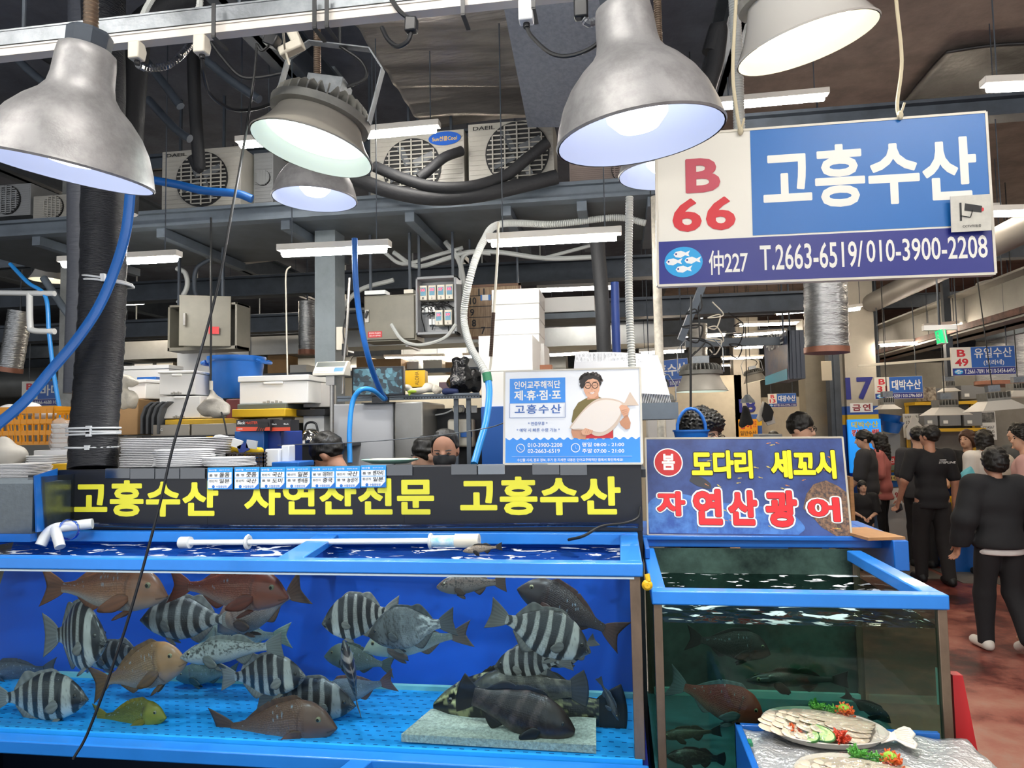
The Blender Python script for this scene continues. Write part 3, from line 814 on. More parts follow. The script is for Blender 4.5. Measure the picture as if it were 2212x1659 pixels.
rim.box(T_X0, T_X1, T_Y1 - .05, T_Y1, T_ZT - .045, T_ZT + .005)
rim.box(T_X1 - .075, T_X1 - .001, T_Y0 + .055, T_Y1 - .05, T_ZT - .044, T_ZT - .001)
rim.box(T_X0, T_X0 + .075, T_Y0 + .055, T_Y1 - .05, T_ZT - .044, T_ZT - .001)
rim.build('rim', m_bluerim, t, bevel=.005)
a, b = at_z(620, 1205, T_ZT), at_z(706, 1149, T_ZT)
MB().bar((a.x, T_Y0 + .05, T_ZT - .02), (b.x + .02, T_Y1 - .045, T_ZT - .02), .1, .03).build('cross_bar', m_bluerim, t, bevel=.004)
MB().box(T_X0 + .01, T_X1 - .045, T_Y0 + .012, T_Y0 + .022, T_ZB, T_ZT - .045).build('glass_pane', m_glass, t)
MB().box(T_X0, T_X1 - .03, T_Y0 + .004, T_Y0 + .026, T_ZT - .053, T_ZT - .046).build('sealant', m_seal, t)
mb = MB(); mb.prism([(2.90, T_ZB), (3.12, T_ZT - .05), (3.13, T_ZT - .05), (3.13, T_ZB)], (T_X0, 0, 0), (0, 1, 0), (0, 0, 1), (T_X1 - T_X0 - .03, 0, 0))
mb.build('back_panel', m_tankblue, t)
mb = MB(); mb.prism([(2.43, T_ZB - .03), (2.43, T_ZB + .004), (2.92, T_ZB + .035), (2.92, T_ZB - .03)], (T_X0, 0, 0), (0, 1, 0), (0, 0, 1), (T_X1 - T_X0 - .02, 0, 0))
mb.build('floor_panel', perforated('perforated_cyan_floor', '#2ca6f4', '#0b3f86'), t)
MB().box(T_X0, T_X1 - .03, 2.885, 2.91, T_ZB + .03, T_ZB + .05).build('floor_trim', M('pale_green_trim', '#8fd4cf', .4), t)
MB().box(T_X1 - .03, T_X1 - .024, T_Y0 + .02, T_Y1 - .02, T_ZB, T_ZT - .045).build('glass_pane', m_glass, t)
MB().box(T_X1 - .045, T_X1 - .01, T_Y0 + .008, T_Y0 + .04, T_ZB, T_ZT - .045).build('corner_post', m_post, t, bevel=.002)
MB().box(T_X1 - .04, T_X1 - .01, T_Y1 - .05, T_Y1 - .01, T_ZB, T_ZT - .045).build('corner_post', m_post, t, bevel=.002)
def water(x0, x1, y0, y1, z0, z1, mats, par):
    mb = MB().add([(x0, y0, z0), (x1, y0, z0), (x1, y0, z1), (x0, y0, z1)], [(0, 1, 2, 3)])
    mb.cur = 1; mb.add([(x0, y0, z1), (x1, y0, z1), (x1, y1, z1), (x0, y1, z1)], [(0, 1, 2, 3)])
    mb.build('water', mats, par, smooth=0)
def still(name, tint):
    m = bpy.data.materials.new(name); m.use_nodes = True; nt = m.node_tree; nt.nodes.remove(nt.nodes['Principled BSDF'])
    t_ = nt.nodes.new('ShaderNodeBsdfTransparent'); t_.inputs[0].default_value = (*lin(tint), 1)
    nt.links.new(t_.outputs[0], nt.nodes['Material Output'].inputs[0]); return m
water(T_X0, T_X1 - .031, T_Y0 + .025, 3.105, T_ZB + .006, 1.237, [still('clear_water', '#eef5f8'), water_mat('tank_water', '#eef5fa', .585, 3.1)], t)
# lower tank whose open rim sticks out under the upper one
t = thing('fish_tank', 'lower dark tank with a blue divided rim below the long fish tank', 'fish tank', (-1.4, 2.4, 0))
mb = MB()
mb.box(T_X0, T_X1, 2.36, 2.425, .60, .648).box(T_X0, T_X1, 1.78, 1.84, .60, .648).box(T_X1 - .07, T_X1, 1.84, 2.36, .60, .648).box(T_X0, T_X0 + .07, 1.84, 2.36, .60, .648)
mb.build('rim', m_bluerim, t, bevel=.005)
a = at_z(775, 1648, .648)
MB().bar((a.x, 2.37, .63), (a.x - .12, 1.82, .63), .075, .03).build('cross_bar', m_bluerim, t, bevel=.004)
MB().box(T_X0 + .01, T_X1 - .01, 1.79, 1.8, .08, .6).build('glass_pane', m_glass, t)
mb = MB().box(T_X0, T_X1, 3.08, 3.1, 0, .62).box(T_X0, T_X1, 1.79, 3.1, 0, .05).box(T_X0, T_X0 + .01, 1.79, 3.1, 0, .6).box(T_X1 - .012, T_X1, 1.79, 3.1, 0, .6)
mb.build('back_panel', M('dark_navy_panel', '#12233c', .5), t)
mb = MB().box(T_X0 + .02, T_X1 - .02, 1.81, 2.42, .5, .505)
mb.build('water', water_mat('dark_water', '#7590a0', .80, 1.0), t, smooth=0)
MB().box(T_X0, T_X1, 2.43, 3.1, .58, .622).build('deck', m_navy, t)

# right tank
RX0, RX1, RY0, RY1, RZB, RZT = .092, 1.018, 2.46, 3.34, .42, 1.2
t = thing('fish_tank', 'square dark water tank with blue rim under the fish sign', 'fish tank', (.55, 2.9, RZB))
mb = MB()
mb.box(RX0, RX1, RY0, RY0 + .055, RZT - .047, RZT)
mb.box(RX0, RX0 + .05, RY0 + .055, RY1, RZT - .046, RZT - .001).box(RX1 - .06, RX1, RY0 + .055, RY1 - .05, RZT - .046, RZT - .001)
mb.build('rim', m_bluerim, t, bevel=.005)
for x in (RX0 + .006, RX1 - .034):
    MB().box(x, x + .028, RY0 + .008, RY0 + .036, RZB, RZT - .047).build('corner_post', m_post, t, bevel=.002)
for x in (RX0 + .006, RX1 - .034):
    MB().box(x, x + .028, RY1 - .04, RY1 - .012, RZB, RZT - .047).build('corner_post', m_post, t, bevel=.002)
m_gl2 = clear('green_tank_glass', '#e0eee9', .02, .01)
MB().box(RX0 + .03, RX1 - .03, RY0 + .014, RY0 + .022, RZB, RZT - .047).build('glass_pane', m_gl2, t)
MB().box(RX1 - .018, RX1 - .012, RY0 + .03, RY1 - .03, RZB, RZT - .047).build('glass_pane', m_gl2, t)
MB().box(RX0 + .008, RX0 + .014, RY0 + .03, RY1 - .03, RZB, RZT - .047).build('glass_pane', m_gl2, t)
MB().box(RX0 + .03, RX1 - .03, RY1 - .03, RY1 - .022, RZB, RZT).build('back_panel', M('murky_green_panel', '#4a6259', .5, spec=.1, scale=3, col2='#161f1e'), t)
MB().box(RX0, RX1, RY0 + .01, RY1 - .01, RZB - .02, RZB + .14).build('floor_panel', M('dark_teal_floor', '#3f7880', .5, var=.45, scale=4), t)
MB().box(RX0 + .03, RX1 - .03, RY1 - .05, RY1 - .03, RZB + .14, RZB + .17).build('floor_trim', M('pale_green_trim', '#8fd4cf', .4), t)
water(RX0 + .016, RX1 - .02, RY0 + .025, RY1 - .03, RZB, 1.09, [still('green_water', '#d6e6e0'), water_mat('murky_water', '#a9c2bd', .575, 5.0, .5)], t)
mb = MB().box(RX0 + .01, RX1 - .01, RY0 + .02, RY1 - .02, .05, RZB - .02)
for x in (RX0, RX1 - .05):
    for y in (RY0 + .01, RY1 - .06): mb.box(x, x + .05, y, y + .05, 0, RZB)
mb.build('stand', m_bluep, t)
a = at(2018, 1440, RY0 + .04); b = at(2040, 1520, RY0 + .04)
MB().box(a.x, RX1 - .036, RY0 + .03, RY0 + .033, b.z, a.z).build('sticker', M('pale_sticker', '#b5cbca', .5), t)
# stepped blue ledge carrying the fish sign at the back of the right tank
mb = MB()
zs1 = 1.245
mb.box(RX0, RX1 + .16, RY1 - .02, RY1, zs1 - .012, zs1 + .008)
mb.box(RX0, RX0 + .02, RY1 - .3, RY1, 1.2, zs1).box(RX1 + .10, RX1 + .16, RY1 - .14, RY1 + .5, 1.13, zs1 + .01).box(RX0, RX1 + .16, RY1, RY1 + .5, 1.2, zs1 + .008)
tag(mb.build('blue_ledge', m_bluep, bevel=.004), 'stepped blue plastic ledge under the fish sign', 'ledge')
tag(MB().obox((RX1 + .05, RY1 + .02, zs1 + .016), (.16, .3, .012), Matrix.Rotation(.2, 3, 'Z')).build('wooden_offcut', m_wood), 'flat plywood offcut lying on the blue ledge beside the fish sign', 'board')
pk = thing('latch', 'round yellow plug between the two tanks', 'plug', (.075, 2.44, 1.2))
MB().lathe([(.001, 0), (.016, 0), (.018, .012), (.01, .02), (.001, .02)], (.078, 2.44, 1.225), 14, Matrix.Rotation(R(90), 3, 'X')).build('knob', m_yellow, pk)
MB().tube([(.078, 2.435, 1.26), (.082, 2.43, 1.24), (.078, 2.437, 1.22)], .009, 8).build('hook', m_yellow, pk)

# pipes and fittings in the long tank
t = thing('overflow_pipe', 'white plastic elbow pipe pouring into the left end of the long tank', 'pipe', tuple(at(130, 1140, 2.95)))
P_ = [at(200, 1131, 3.02), at(150, 1137, 2.98), at(118, 1142, 2.94), at(100, 1156, 2.92), at(88, 1178, 2.9)]
MB().tube(P_, .024, 16, 5).build('pipe', m_pvc, t)
MB().tube([at(118, 1142, 2.94), at(124, 1160, 2.88), at(130, 1182, 2.86)], .022, 16, 4).build('branch_pipe', m_pvc, t)
c = at(160, 1142, 2.97)
MB().tube([c + Vector((.05 * math.cos(q), -.03, .045 * math.sin(q))) for q in [i * .42 for i in range(31)]], .005, 6).build('air_hose', clear('clear_hose', '#bcd6ff', .2), t)
t = thing('tank_lamp', 'white tube lamp floating along the back of the long tank', 'lamp', tuple(at(700, 1172, 2.9)))
a, b = at(392, 1172, 2.95), at(1035, 1168, 2.86)
d = (b - a).normalized()
MB().tube([a, b], .012, 14).build('tube', M('white_tube', '#eef2f4', .3), t)
MB().tube([a - d * .004, a + d * .045], .026, 16).build('end_cap', m_pvc, t)
MB().tube([b - d * .10, b], .028, 16).build('end_cap', m_cream, t)
MB().tube([b - d * .21, b - d * .1], .024, 16).build('paper_sleeve', M('cyan_paper', '#8fd0ea', .5, col2='#e8f4f8', scale=30), t)
for q in (.24, .95): MB().lathe([(.03, -.006), (.034, 0), (.03, .006), (.018, .006), (.018, -.006), (.03, -.006)], a + (b - a) * (q if q < .5 else .85), 16, Matrix.Rotation(R(90), 3, 'Y')).build('collar', m_pvc, t)
tag(MB().tube([at(1228, 1166, 2.95), at(1260, 1158, 2.9), at(1300, 1137, 2.95), at(1350, 1130, 3.02), at(1378, 1118, 3.06), at(1384, 1095, 3.07)], .006, 8, 8).build('loose_wire', m_black), 'black cord rising from the long tank along the foot of the black banner', 'cord')
tag(MB().tube([at(195, 1133, 3.07), at(400, 1137, 3.07), at(700, 1139, 3.07), at(1000, 1136, 3.07), at(1250, 1133, 3.07), at(1380, 1136, 3.07)], .009, 10, 6).build('air_hose', clear('clear_hose', '#bcd6ff', .2)), 'clear air hose running along the foot of the black banner', 'hose')
tag(MB().tube([at(555, 95, 2.3), at(548, 170, 2.28), at(524, 330, 2.25), at(500, 460, 2.22), at(470, 620, 2.2), at(425, 790, 2.18), at(375, 960, 2.16), at(340, 1110, 2.14), at(270, 1360, 2.1), at(195, 1570, 2.08), at(158, 1640, 2.06)], .0045, 8, 8).build('loose_wire', m_black), 'thin black cord hanging down in front of the long fish tank', 'cord')
c = at(1085, 1582, 2.62)
x0, x1 = at(885, 1590, 2.56).x, at(1290, 1590, 2.56).x
v = [(x0, 2.46, .69), (x1, 2.455, .685), (x1 - .005, 2.62, .71), (x0 + .06, 2.64, .71)]
o = MB().add([Vector(q) - Vector((0, 0, .022)) for q in v] + [Vector(q) + Vector((0, 0, .004)) for q in v], [(3, 2, 1, 0), (4, 5, 6, 7), (0, 1, 5, 4), (1, 2, 6, 5), (2, 3, 7, 6), (3, 0, 4, 7)])
tag(o.build('stone_slab', M('speckled_stone', '#c6cfc0', .7, var=.45, scale=90, bump=.4, bscale=120)), 'speckled grey stone slab on the tank floor under the dark grouper', 'slab')

# black counter front with yellow lettering
BY = 3.12
x0, x1 = at(125, 1010, BY).x, at(1385, 1010, BY).x
BZ0, BZ1 = 1.302, 1.588
t = thing('banner_board', 'long black banner board with yellow lettering above the long fish tank', 'banner', ((x0 + x1) / 2, BY + .01, BZ0))
MB().box(x0, x1, BY, BY + .03, BZ0, BZ1).build('board', M('black_vinyl', '#17181c', .38), t, bevel=.002)
m_ylw = M('lemon_vinyl', '#e6e03c', .4)
FR = ((0, BY, 0), (1, 0, 0), (0, 0, 1))
def ban(s, p0, p1, q0, q1):
    xa, xb, za, zb = span(p0, p1, q0, q1, BY)
    letter(t, s, FR, xa, za, xb - xa, zb - za, [(.036, m_ylw, .002)], spacing=1.06)
ban('고흥수산', 161, 472, 1037, 1116); ban('자연산전문', 528, 938, 1034, 1113); ban('고흥수산', 994, 1341, 1029, 1113)
for px in (448, 872): 
    x = at(px, 1070, BY).x; MB().box(x, x + .002, BY - .001, BY + .002, BZ0, BZ1).build('seam', m_ink, t)
# counter behind the banner that carries the trays
tag(MB().box(x0 - .2, x1 + .02, BY + .04, BY + .62, BZ1 - .06, BZ1 - .025).box(x0 - .2, x1, BY + .06, BY + .1, 0, BZ1 - .06).box(x0 - .2, x1, BY + .55, BY + .6, 0, BZ1 - .06).build('counter', M('dark_counter', '#23262b', .5)), 'dark service counter behind the black banner', 'counter')
# empty clear price holders and filled price cards clipped on the top edge
m_hold = clear('clear_card_sleeve', '#d8dce0', .25, .15)
m_speck = M('speckled_black_laminate', '#2c2f35', .35, var=.5, scale=150, col2='#14161a')
def holder(p0, p1, q0, q1, label, card=None):
    xa, xb, za, zb = span(p0, p1, q0, q1, BY - .006)
    o = thing('card_holder', label, 'card holder', ((xa + xb) / 2, BY - .008, za), group='empty price card holders on the banner')
    MB().box(xa, xb, BY - .005, BY - .002, za, zb).build('back_card', card or m_speck, o)
    MB().box(xa, xb, BY - .009, BY - .007, za - .002, zb).build('sleeve', m_hold, o)
for args in ((228, 281, 1012, 1032, 'leftmost empty clear card holder on the black banner'), (282, 334, 1012, 1033, 'empty card holder second from the left on the banner'),
             (336, 388, 1012, 1033, 'empty card holder third from the left on the banner'), (390, 443, 1011, 1033, 'empty card holder just left of the price cards'),
             (836, 891, 1004, 1026, 'empty card holder just right of the price cards'), (975, 1030, 1003, 1024, 'empty card holder left of the bright white one'),
             (1033, 1090, 1003, 1024, 'bright white empty card holder under the poster edge', m_label), (1150, 1208, 1001, 1024, 'dark empty card holder under the middle of the poster'),
             (1210, 1268, 1000, 1025, 'last empty card holder under the poster with a sagging sleeve')): holder(*args)
m_card1 = M('price_card_blue', '#2e9ae6', .35)
def price_card(p0, p1, q0, q1, l1, l2, hand1, hand2, label):
    y = BY - .012; xa, xb, za, zb = span(p0, p1, q0, q1, y); w, h = xb - xa, zb - za
    o = thing('price_card', label, 'price card', ((xa + xb) / 2, y, za), group='filled blue price cards')
    MB().box(xa, xb, y, y + .004, za, zb).build('card', m_card1, o, bevel=.001)
    MB().box(xa + .004, xb - .004, y - .0008, y, za + .006, zb - h * .22).build('writing_panel', m_label, o)
    MB().box(xa + .004, xb - .004, y - .0012, y - .0006, za + h * .50, za + h * .52).build('rule', m_card1, o)
    MB().flat([(xb - .03, za), (xb, za), (xb, za + .03)], (0, y - .0014, 0), (1, 0, 0), (0, 0, 1)).build('corner', M('deep_blue_ink', '#1f6fc4', .4), o)
    fr = ((0, y, 0), (1, 0, 0), (0, 0, 1))
    letter(o, 'SH수협', fr, xa + .008, zb - h * .16, w * .3, h * .09, [(.015, m_label, .0016)])
    letter(o, '원산지 표시판', fr, xa + w * .48, zb - h * .14, w * .42, h * .05, [(.01, m_label, .0016)])
    letter(o, l1, fr, xa + w * .08, za + h * .59, w * .32, h * .11, [(.01, m_ink, .0018)])
    letter(o, l2, fr, xa + w * .08, za + h * .33, w * .32, h * .11, [(.01, m_ink, .0018)])
    letter(o, hand1, fr, xa + w * .48, za + h * .55, w * .40, h * .22, [(.02, m_ink, .002)], slant=.15)
    letter(o, hand2, fr, xa + w * .48, za + h * .28, w * .40, h * .20, [(.02, m_ink, .002)], slant=.15)
    letter(o, '수협중앙회', fr, xa + w * .36, za + h * .07, w * .42, h * .11, [(.02, M('deep_blue_ink', '#1f6fc4', .4), .0018)])
    MB().lathe([(.001, .0), (h * .07, .0)], (xa + w * .25, y - .0018, za + h * .125), 14, Matrix.Rotation(R(90), 3, 'X')).build('logo', M('deep_blue_ink', '#1f6fc4', .4), o)
pc = [(448, 502, 1010, 1057, '품 명', '원산지', '돌돔', '일본', 'leftmost blue price card on the banner, thick handwriting'), (506, 560, 1009, 1057, '품 명', '원산지', '줏돔', '국산', 'blue price card second from the left on the banner'),
      (562, 616, 1009, 1056, '원산지', '품 명', '국산', '도미', 'blue price card third from the left on the banner'), (617, 671, 1008, 1056, '원산지', '품 명', '일본', '벵에돔', 'blue price card fourth from the left, middle of the seven'),
      (672, 724, 1008, 1055, '품 명', '원산지', '대왕자바리', '중국', 'blue price card third from the right on the banner'), (724, 778, 1007, 1055, '원산지', '품 명', '국산', '농성어', 'blue price card second from the right on the banner'),
      (779, 834, 1005, 1053, '품 명', '원산지', '벤자리', '일본', 'rightmost blue price card on the banner')]
for a in pc: price_card(*a)
# blue end panel and the frosted glass beside the banner's left end
a, b = at(125, 1080, BY), at(78, 1080, 2.92)
v0 = at(125, 1012, BY); v1 = at(76, 1028, 2.85); v2 = at(80, 1150, 2.85); v3 = at(125, 1140, BY)
mb = MB(); q = [v1, v2, v3, v0]; mb.add(q + [p + Vector((-.012, .004, 0)) for p in q], [(0, 1, 2, 3), (7, 6, 5, 4), (0, 4, 5, 1), (1, 5, 6, 2), (2, 6, 7, 3), (3, 7, 4, 0)])
tag(mb.build('end_board', m_bluep), 'upright blue plastic panel at the left end of the black banner', 'panel')
t = thing('glass_box', 'frosted glass sided box of crushed ice at the far left beside the blue panel', 'box', tuple(at(20, 1150, 2.9)))
x0, x1, z0, z1 = span(-160, 74, 1032, 1152, 2.88)
MB().box(x0, x1, 2.87, 2.876, z0, z1).box(x1 - .006, x1, 2.876, 3.3, z0, z1).build('glass_pane', clear('frosted_glass', '#c9d2d6', .2, .25), t)
MB().box(x0, x1 - .02, 2.9, 3.3, z0 - .03, z1 - .03).build('ice', M('crushed_ice', '#a9adb0', .6, var=.3, scale=30, bump=1, bscale=60), t)
MB().box(x0, x1, 2.862, 2.9, z0 - .035, z0).build('base_trim', m_bluep, t)

# ---------------------------------------------------------------- fish
def vn(x, y, seed=0):
    """Smooth value noise in 0..1."""
    x = np.asarray(x, float); y = np.asarray(y, float)
    xi, yi = np.floor(x).astype(int), np.floor(y).astype(int); fx, fy = x - xi, y - yi
    fx, fy = fx * fx * (3 - 2 * fx), fy * fy * (3 - 2 * fy)
    def h(a, b):
        v = np.sin(a * 127.1 + b * 311.7 + seed * 74.7) * 43758.5453
        return v - np.floor(v)
    return (h(xi, yi) * (1 - fx) + h(xi + 1, yi) * fx) * (1 - fy) + (h(xi, yi + 1) * (1 - fx) + h(xi + 1, yi + 1) * fx) * fy
def fbm(x, y, seed=0): return (vn(x, y, seed) + .5 * vn(x * 2.1, y * 2.1, seed + 1) + .25 * vn(x * 4.3, y * 4.3, seed + 2)) / 1.75
def mixc(a, b, t): t = np.clip(t, 0, 1)[:, None]; return np.asarray(a) * (1 - t) + np.asarray(b) * t
def cv(h): return np.array(lin(h))
def sstep(a, b, x): t = np.clip((x - a) / (b - a), 0, 1); return t * t * (3 - 2 * t)
KINDS = {
    'beak': dict(top=[(0, .0), (.04, .045), (.12, .13), (.25, .215), (.42, .265), (.6, .235), (.78, .14), (.92, .062), (1, .05)],
                 bot=[(0, -.015), (.05, -.06), (.15, -.13), (.3, -.19), (.48, -.215), (.65, -.185), (.8, -.105), (.92, -.055), (1, -.048)],
                 wid=[(0, .012), (.1, .05), (.25, .082), (.45, .088), (.7, .055), (.9, .022), (1, .012)],
                 dors=(.30, .90, .035, .10, 1), anal=(.60, .88, .085), tail=(.23, .17, .14), pec=(.29, -.25, .15), eye=(.115, .30, .024)),
    'bream': dict(top=[(0, -.01), (.03, .04), (.1, .13), (.2, .195), (.35, .225), (.55, .19), (.75, .11), (.9, .055), (1, .042)],
                  bot=[(0, -.03), (.06, -.075), (.15, -.115), (.3, -.155), (.5, -.16), (.68, -.125), (.82, -.07), (.92, -.045), (1, -.04)],
                  wid=[(0, .015), (.1, .06), (.25, .088), (.45, .09), (.7, .058), (.9, .024), (1, .012)],
                  dors=(.28, .86, .055, .045, 2), anal=(.62, .84, .055), tail=(.24, .18, .30), pec=(.29, -.35, .26), eye=(.135, .38, .026)),
    'rock': dict(top=[(0, .0), (.05, .04), (.15, .095), (.3, .135), (.45, .14), (.65, .105), (.82, .06), (.94, .045), (1, .045)],
                 bot=[(0, -.03), (.07, -.075), (.2, -.115), (.38, -.135), (.55, -.12), (.72, -.08), (.88, -.05), (1, -.045)],
                 wid=[(0, .02), (.1, .07), (.25, .095), (.45, .09), (.7, .055), (.9, .025), (1, .014)],
                 dors=(.28, .86, .06, .075, 2), anal=(.62, .82, .09), tail=(.2, .15, .08), pec=(.3, -.4, .2), eye=(.13, .42, .025)),
    'grouper': dict(top=[(0, .0), (.06, .05), (.18, .115), (.33, .155), (.5, .155), (.7, .115), (.86, .075), (1, .062)],
                    bot=[(0, -.03), (.06, -.08), (.18, -.13), (.35, -.155), (.55, -.145), (.74, -.1), (.9, -.065), (1, -.06)],
                    wid=[(0, .025), (.12, .085), (.28, .11), (.5, .1), (.75, .06), (.92, .03), (1, .02)],
                    dors=(.27, .90, .055, .08, 3), anal=(.66, .86, .09), tail=(.18, .14, -.25), pec=(.3, -.45, .2), eye=(.12, .45, .02)),
}
def prof(pts, s):
    x, y = zip(*pts); d = np.linspace(0, 1, 241); v = np.interp(d, x, y)
    k = np.hanning(25); k /= k.sum(); pad = np.concatenate([2 * v[0] - v[12:0:-1], v, 2 * v[-1] - v[-2:-14:-1]])
    v = np.convolve(pad, k, 'valid'); return np.interp(s, d, v)
def colours(kind, s, t, pal, seed):
    """Colour of the skin at s (snout 0, tail 1) and height t (-1 belly, 1 back)."""
    n = fbm(s * 14 + seed, t * 4, seed); fine = vn(s * 90, t * 26, seed + 5)
    if kind in ('beak', 'oldbeak'):
        base = mixc(cv(pal[0]), cv(pal[1]), sstep(.1, -.75, t) + .0 * s)
        base = mixc(base, cv(pal[3]), sstep(.3, 1.0, t) * .5)
        sb = s - .035 * t * t + .012 * (n - .5)
        d = np.full_like(s, 9.)
        for c, wd in ((.10, .045), (.285, .040), (.43, .041), (.575, .041), (.71, .036), (.835, .028), (.94, .02)):
            d = np.minimum(d, np.abs(sb - c) / (wd * (1 + .25 * t)))
        band = sstep(1.12, .9, d)
        if kind == 'oldbeak': band = band * .25
        out = mixc(base, cv(pal[2]), band * .96)
        face = sstep(.2, .08, s + .06 * np.abs(t) + .05 * (n - .5))
        out = mixc(out, cv('#1d1d20'), face * (.72 + .28 * (fine > .5)))
        if kind == 'oldbeak':
            sp = (fine + .6 * n > 1.0)
            out = mixc(out, cv('#3a3836'), sstep(.55, .3, s) * .55 + sp * .45); out = mixc(out, cv('#d5d8d6'), sstep(.6, .8, s) * sstep(.45, .6, n))
        out = mixc(out, cv('#2a2b2e'), (fine > .83) * .35)
        g = np.exp(-((s - .245 - .045 * (1 - t * t)) / .007) ** 2) * (np.abs(t + .1) < .72)
        return mixc(out, cv('#141416'), g * .8)
    if kind == 'bream':
        out = mixc(cv(pal[1]), cv(pal[0]), sstep(-.35, .65, t + .15 * (n - .5)))
        out = mixc(out, cv(pal[2]), sstep(-.05, -.8, t))
        head = sstep(.31, .26, s + .03 * t)
        out = mixc(out, cv(pal[3]), head * .65)
        spark = (vn(s * 60, t * 18, seed + 3) > .9) * (t > 0) * (s > .3)
        out = mixc(out, cv('#b7d2e4'), spark * .6)
        g = np.exp(-((s - .27 - .05 * (1 - t * t)) / .010) ** 2) * (np.abs(t + .1) < .78)
        out = mixc(out, cv('#4a2a22'), g * .55)
        m = np.exp(-((t + .45 + .8 * s) / .09) ** 2) * (s < .075)
        out = mixc(out, cv('#2b1a16'), m * .7)
        ll = np.exp(-((t - .38 + .25 * s) / .03) ** 2) * (s > .3)
        return mixc(out, cv(pal[2]), ll * .25) * (.85 + .3 * n)[:, None]
    if kind == 'rock':
        out = mixc(cv(pal[1]), cv(pal[0]), sstep(-.5, .7, t))
        sp = sstep(.52, .66, fbm(s * 46, t * 11, seed)) * sstep(-.5, .1, t)
        out = mixc(out, cv('#141516'), sp * .9)
        return mixc(out, cv('#2c2d2c'), np.exp(-((s - .29 - .04 * (1 - t * t)) / .008) ** 2) * .5)
    if kind == 'grouper':
        out = mixc(cv(pal[1]), cv(pal[0]), sstep(-.6, .4, t))
        b = np.sin((s + .05 * t) * 2 * math.pi * 5.6 + .5) * .5 + .5
        out = mixc(out, cv(pal[2]), sstep(.5, .9, b) * sstep(.22, .35, s) * (.15 + .6 * n))
        return mixc(out, cv('#15110f'), sstep(.5, .75, fbm(s * 40, t * 12, seed + 2)) * .5) * (.75 + .5 * n)[:, None]
    if kind == 'patch':
        p = sstep(.53, .58, fbm(s * 22 + seed, t * 6 + seed, seed + 8))
        out = mixc(cv('#0d0e0d'), cv(pal[0]), p)
        out = mixc(out, cv(pal[1]), sstep(.60, .66, fbm(s * 20, t * 7, seed + 3)) * p)
        return mixc(out, cv('#0b0b0b'), sstep(.75, .85, fine) * .7)
m_skin = attr_mat('fish_skin', .3, .6, scale_bump=.25)
m_scales = attr_mat('scaled_fish_skin', .34, .55, scale_bump=.8)
m_fin = attr_mat('fish_fin', .45)
m_iris = M('fish_iris', '#8f8a6a', .2, spec=.7)
m_irisd = M('dark_fish_iris', '#3c3a36', .2, spec=.7)
m_pupil = M('fish_pupil', '#050506', .08, spec=.8)
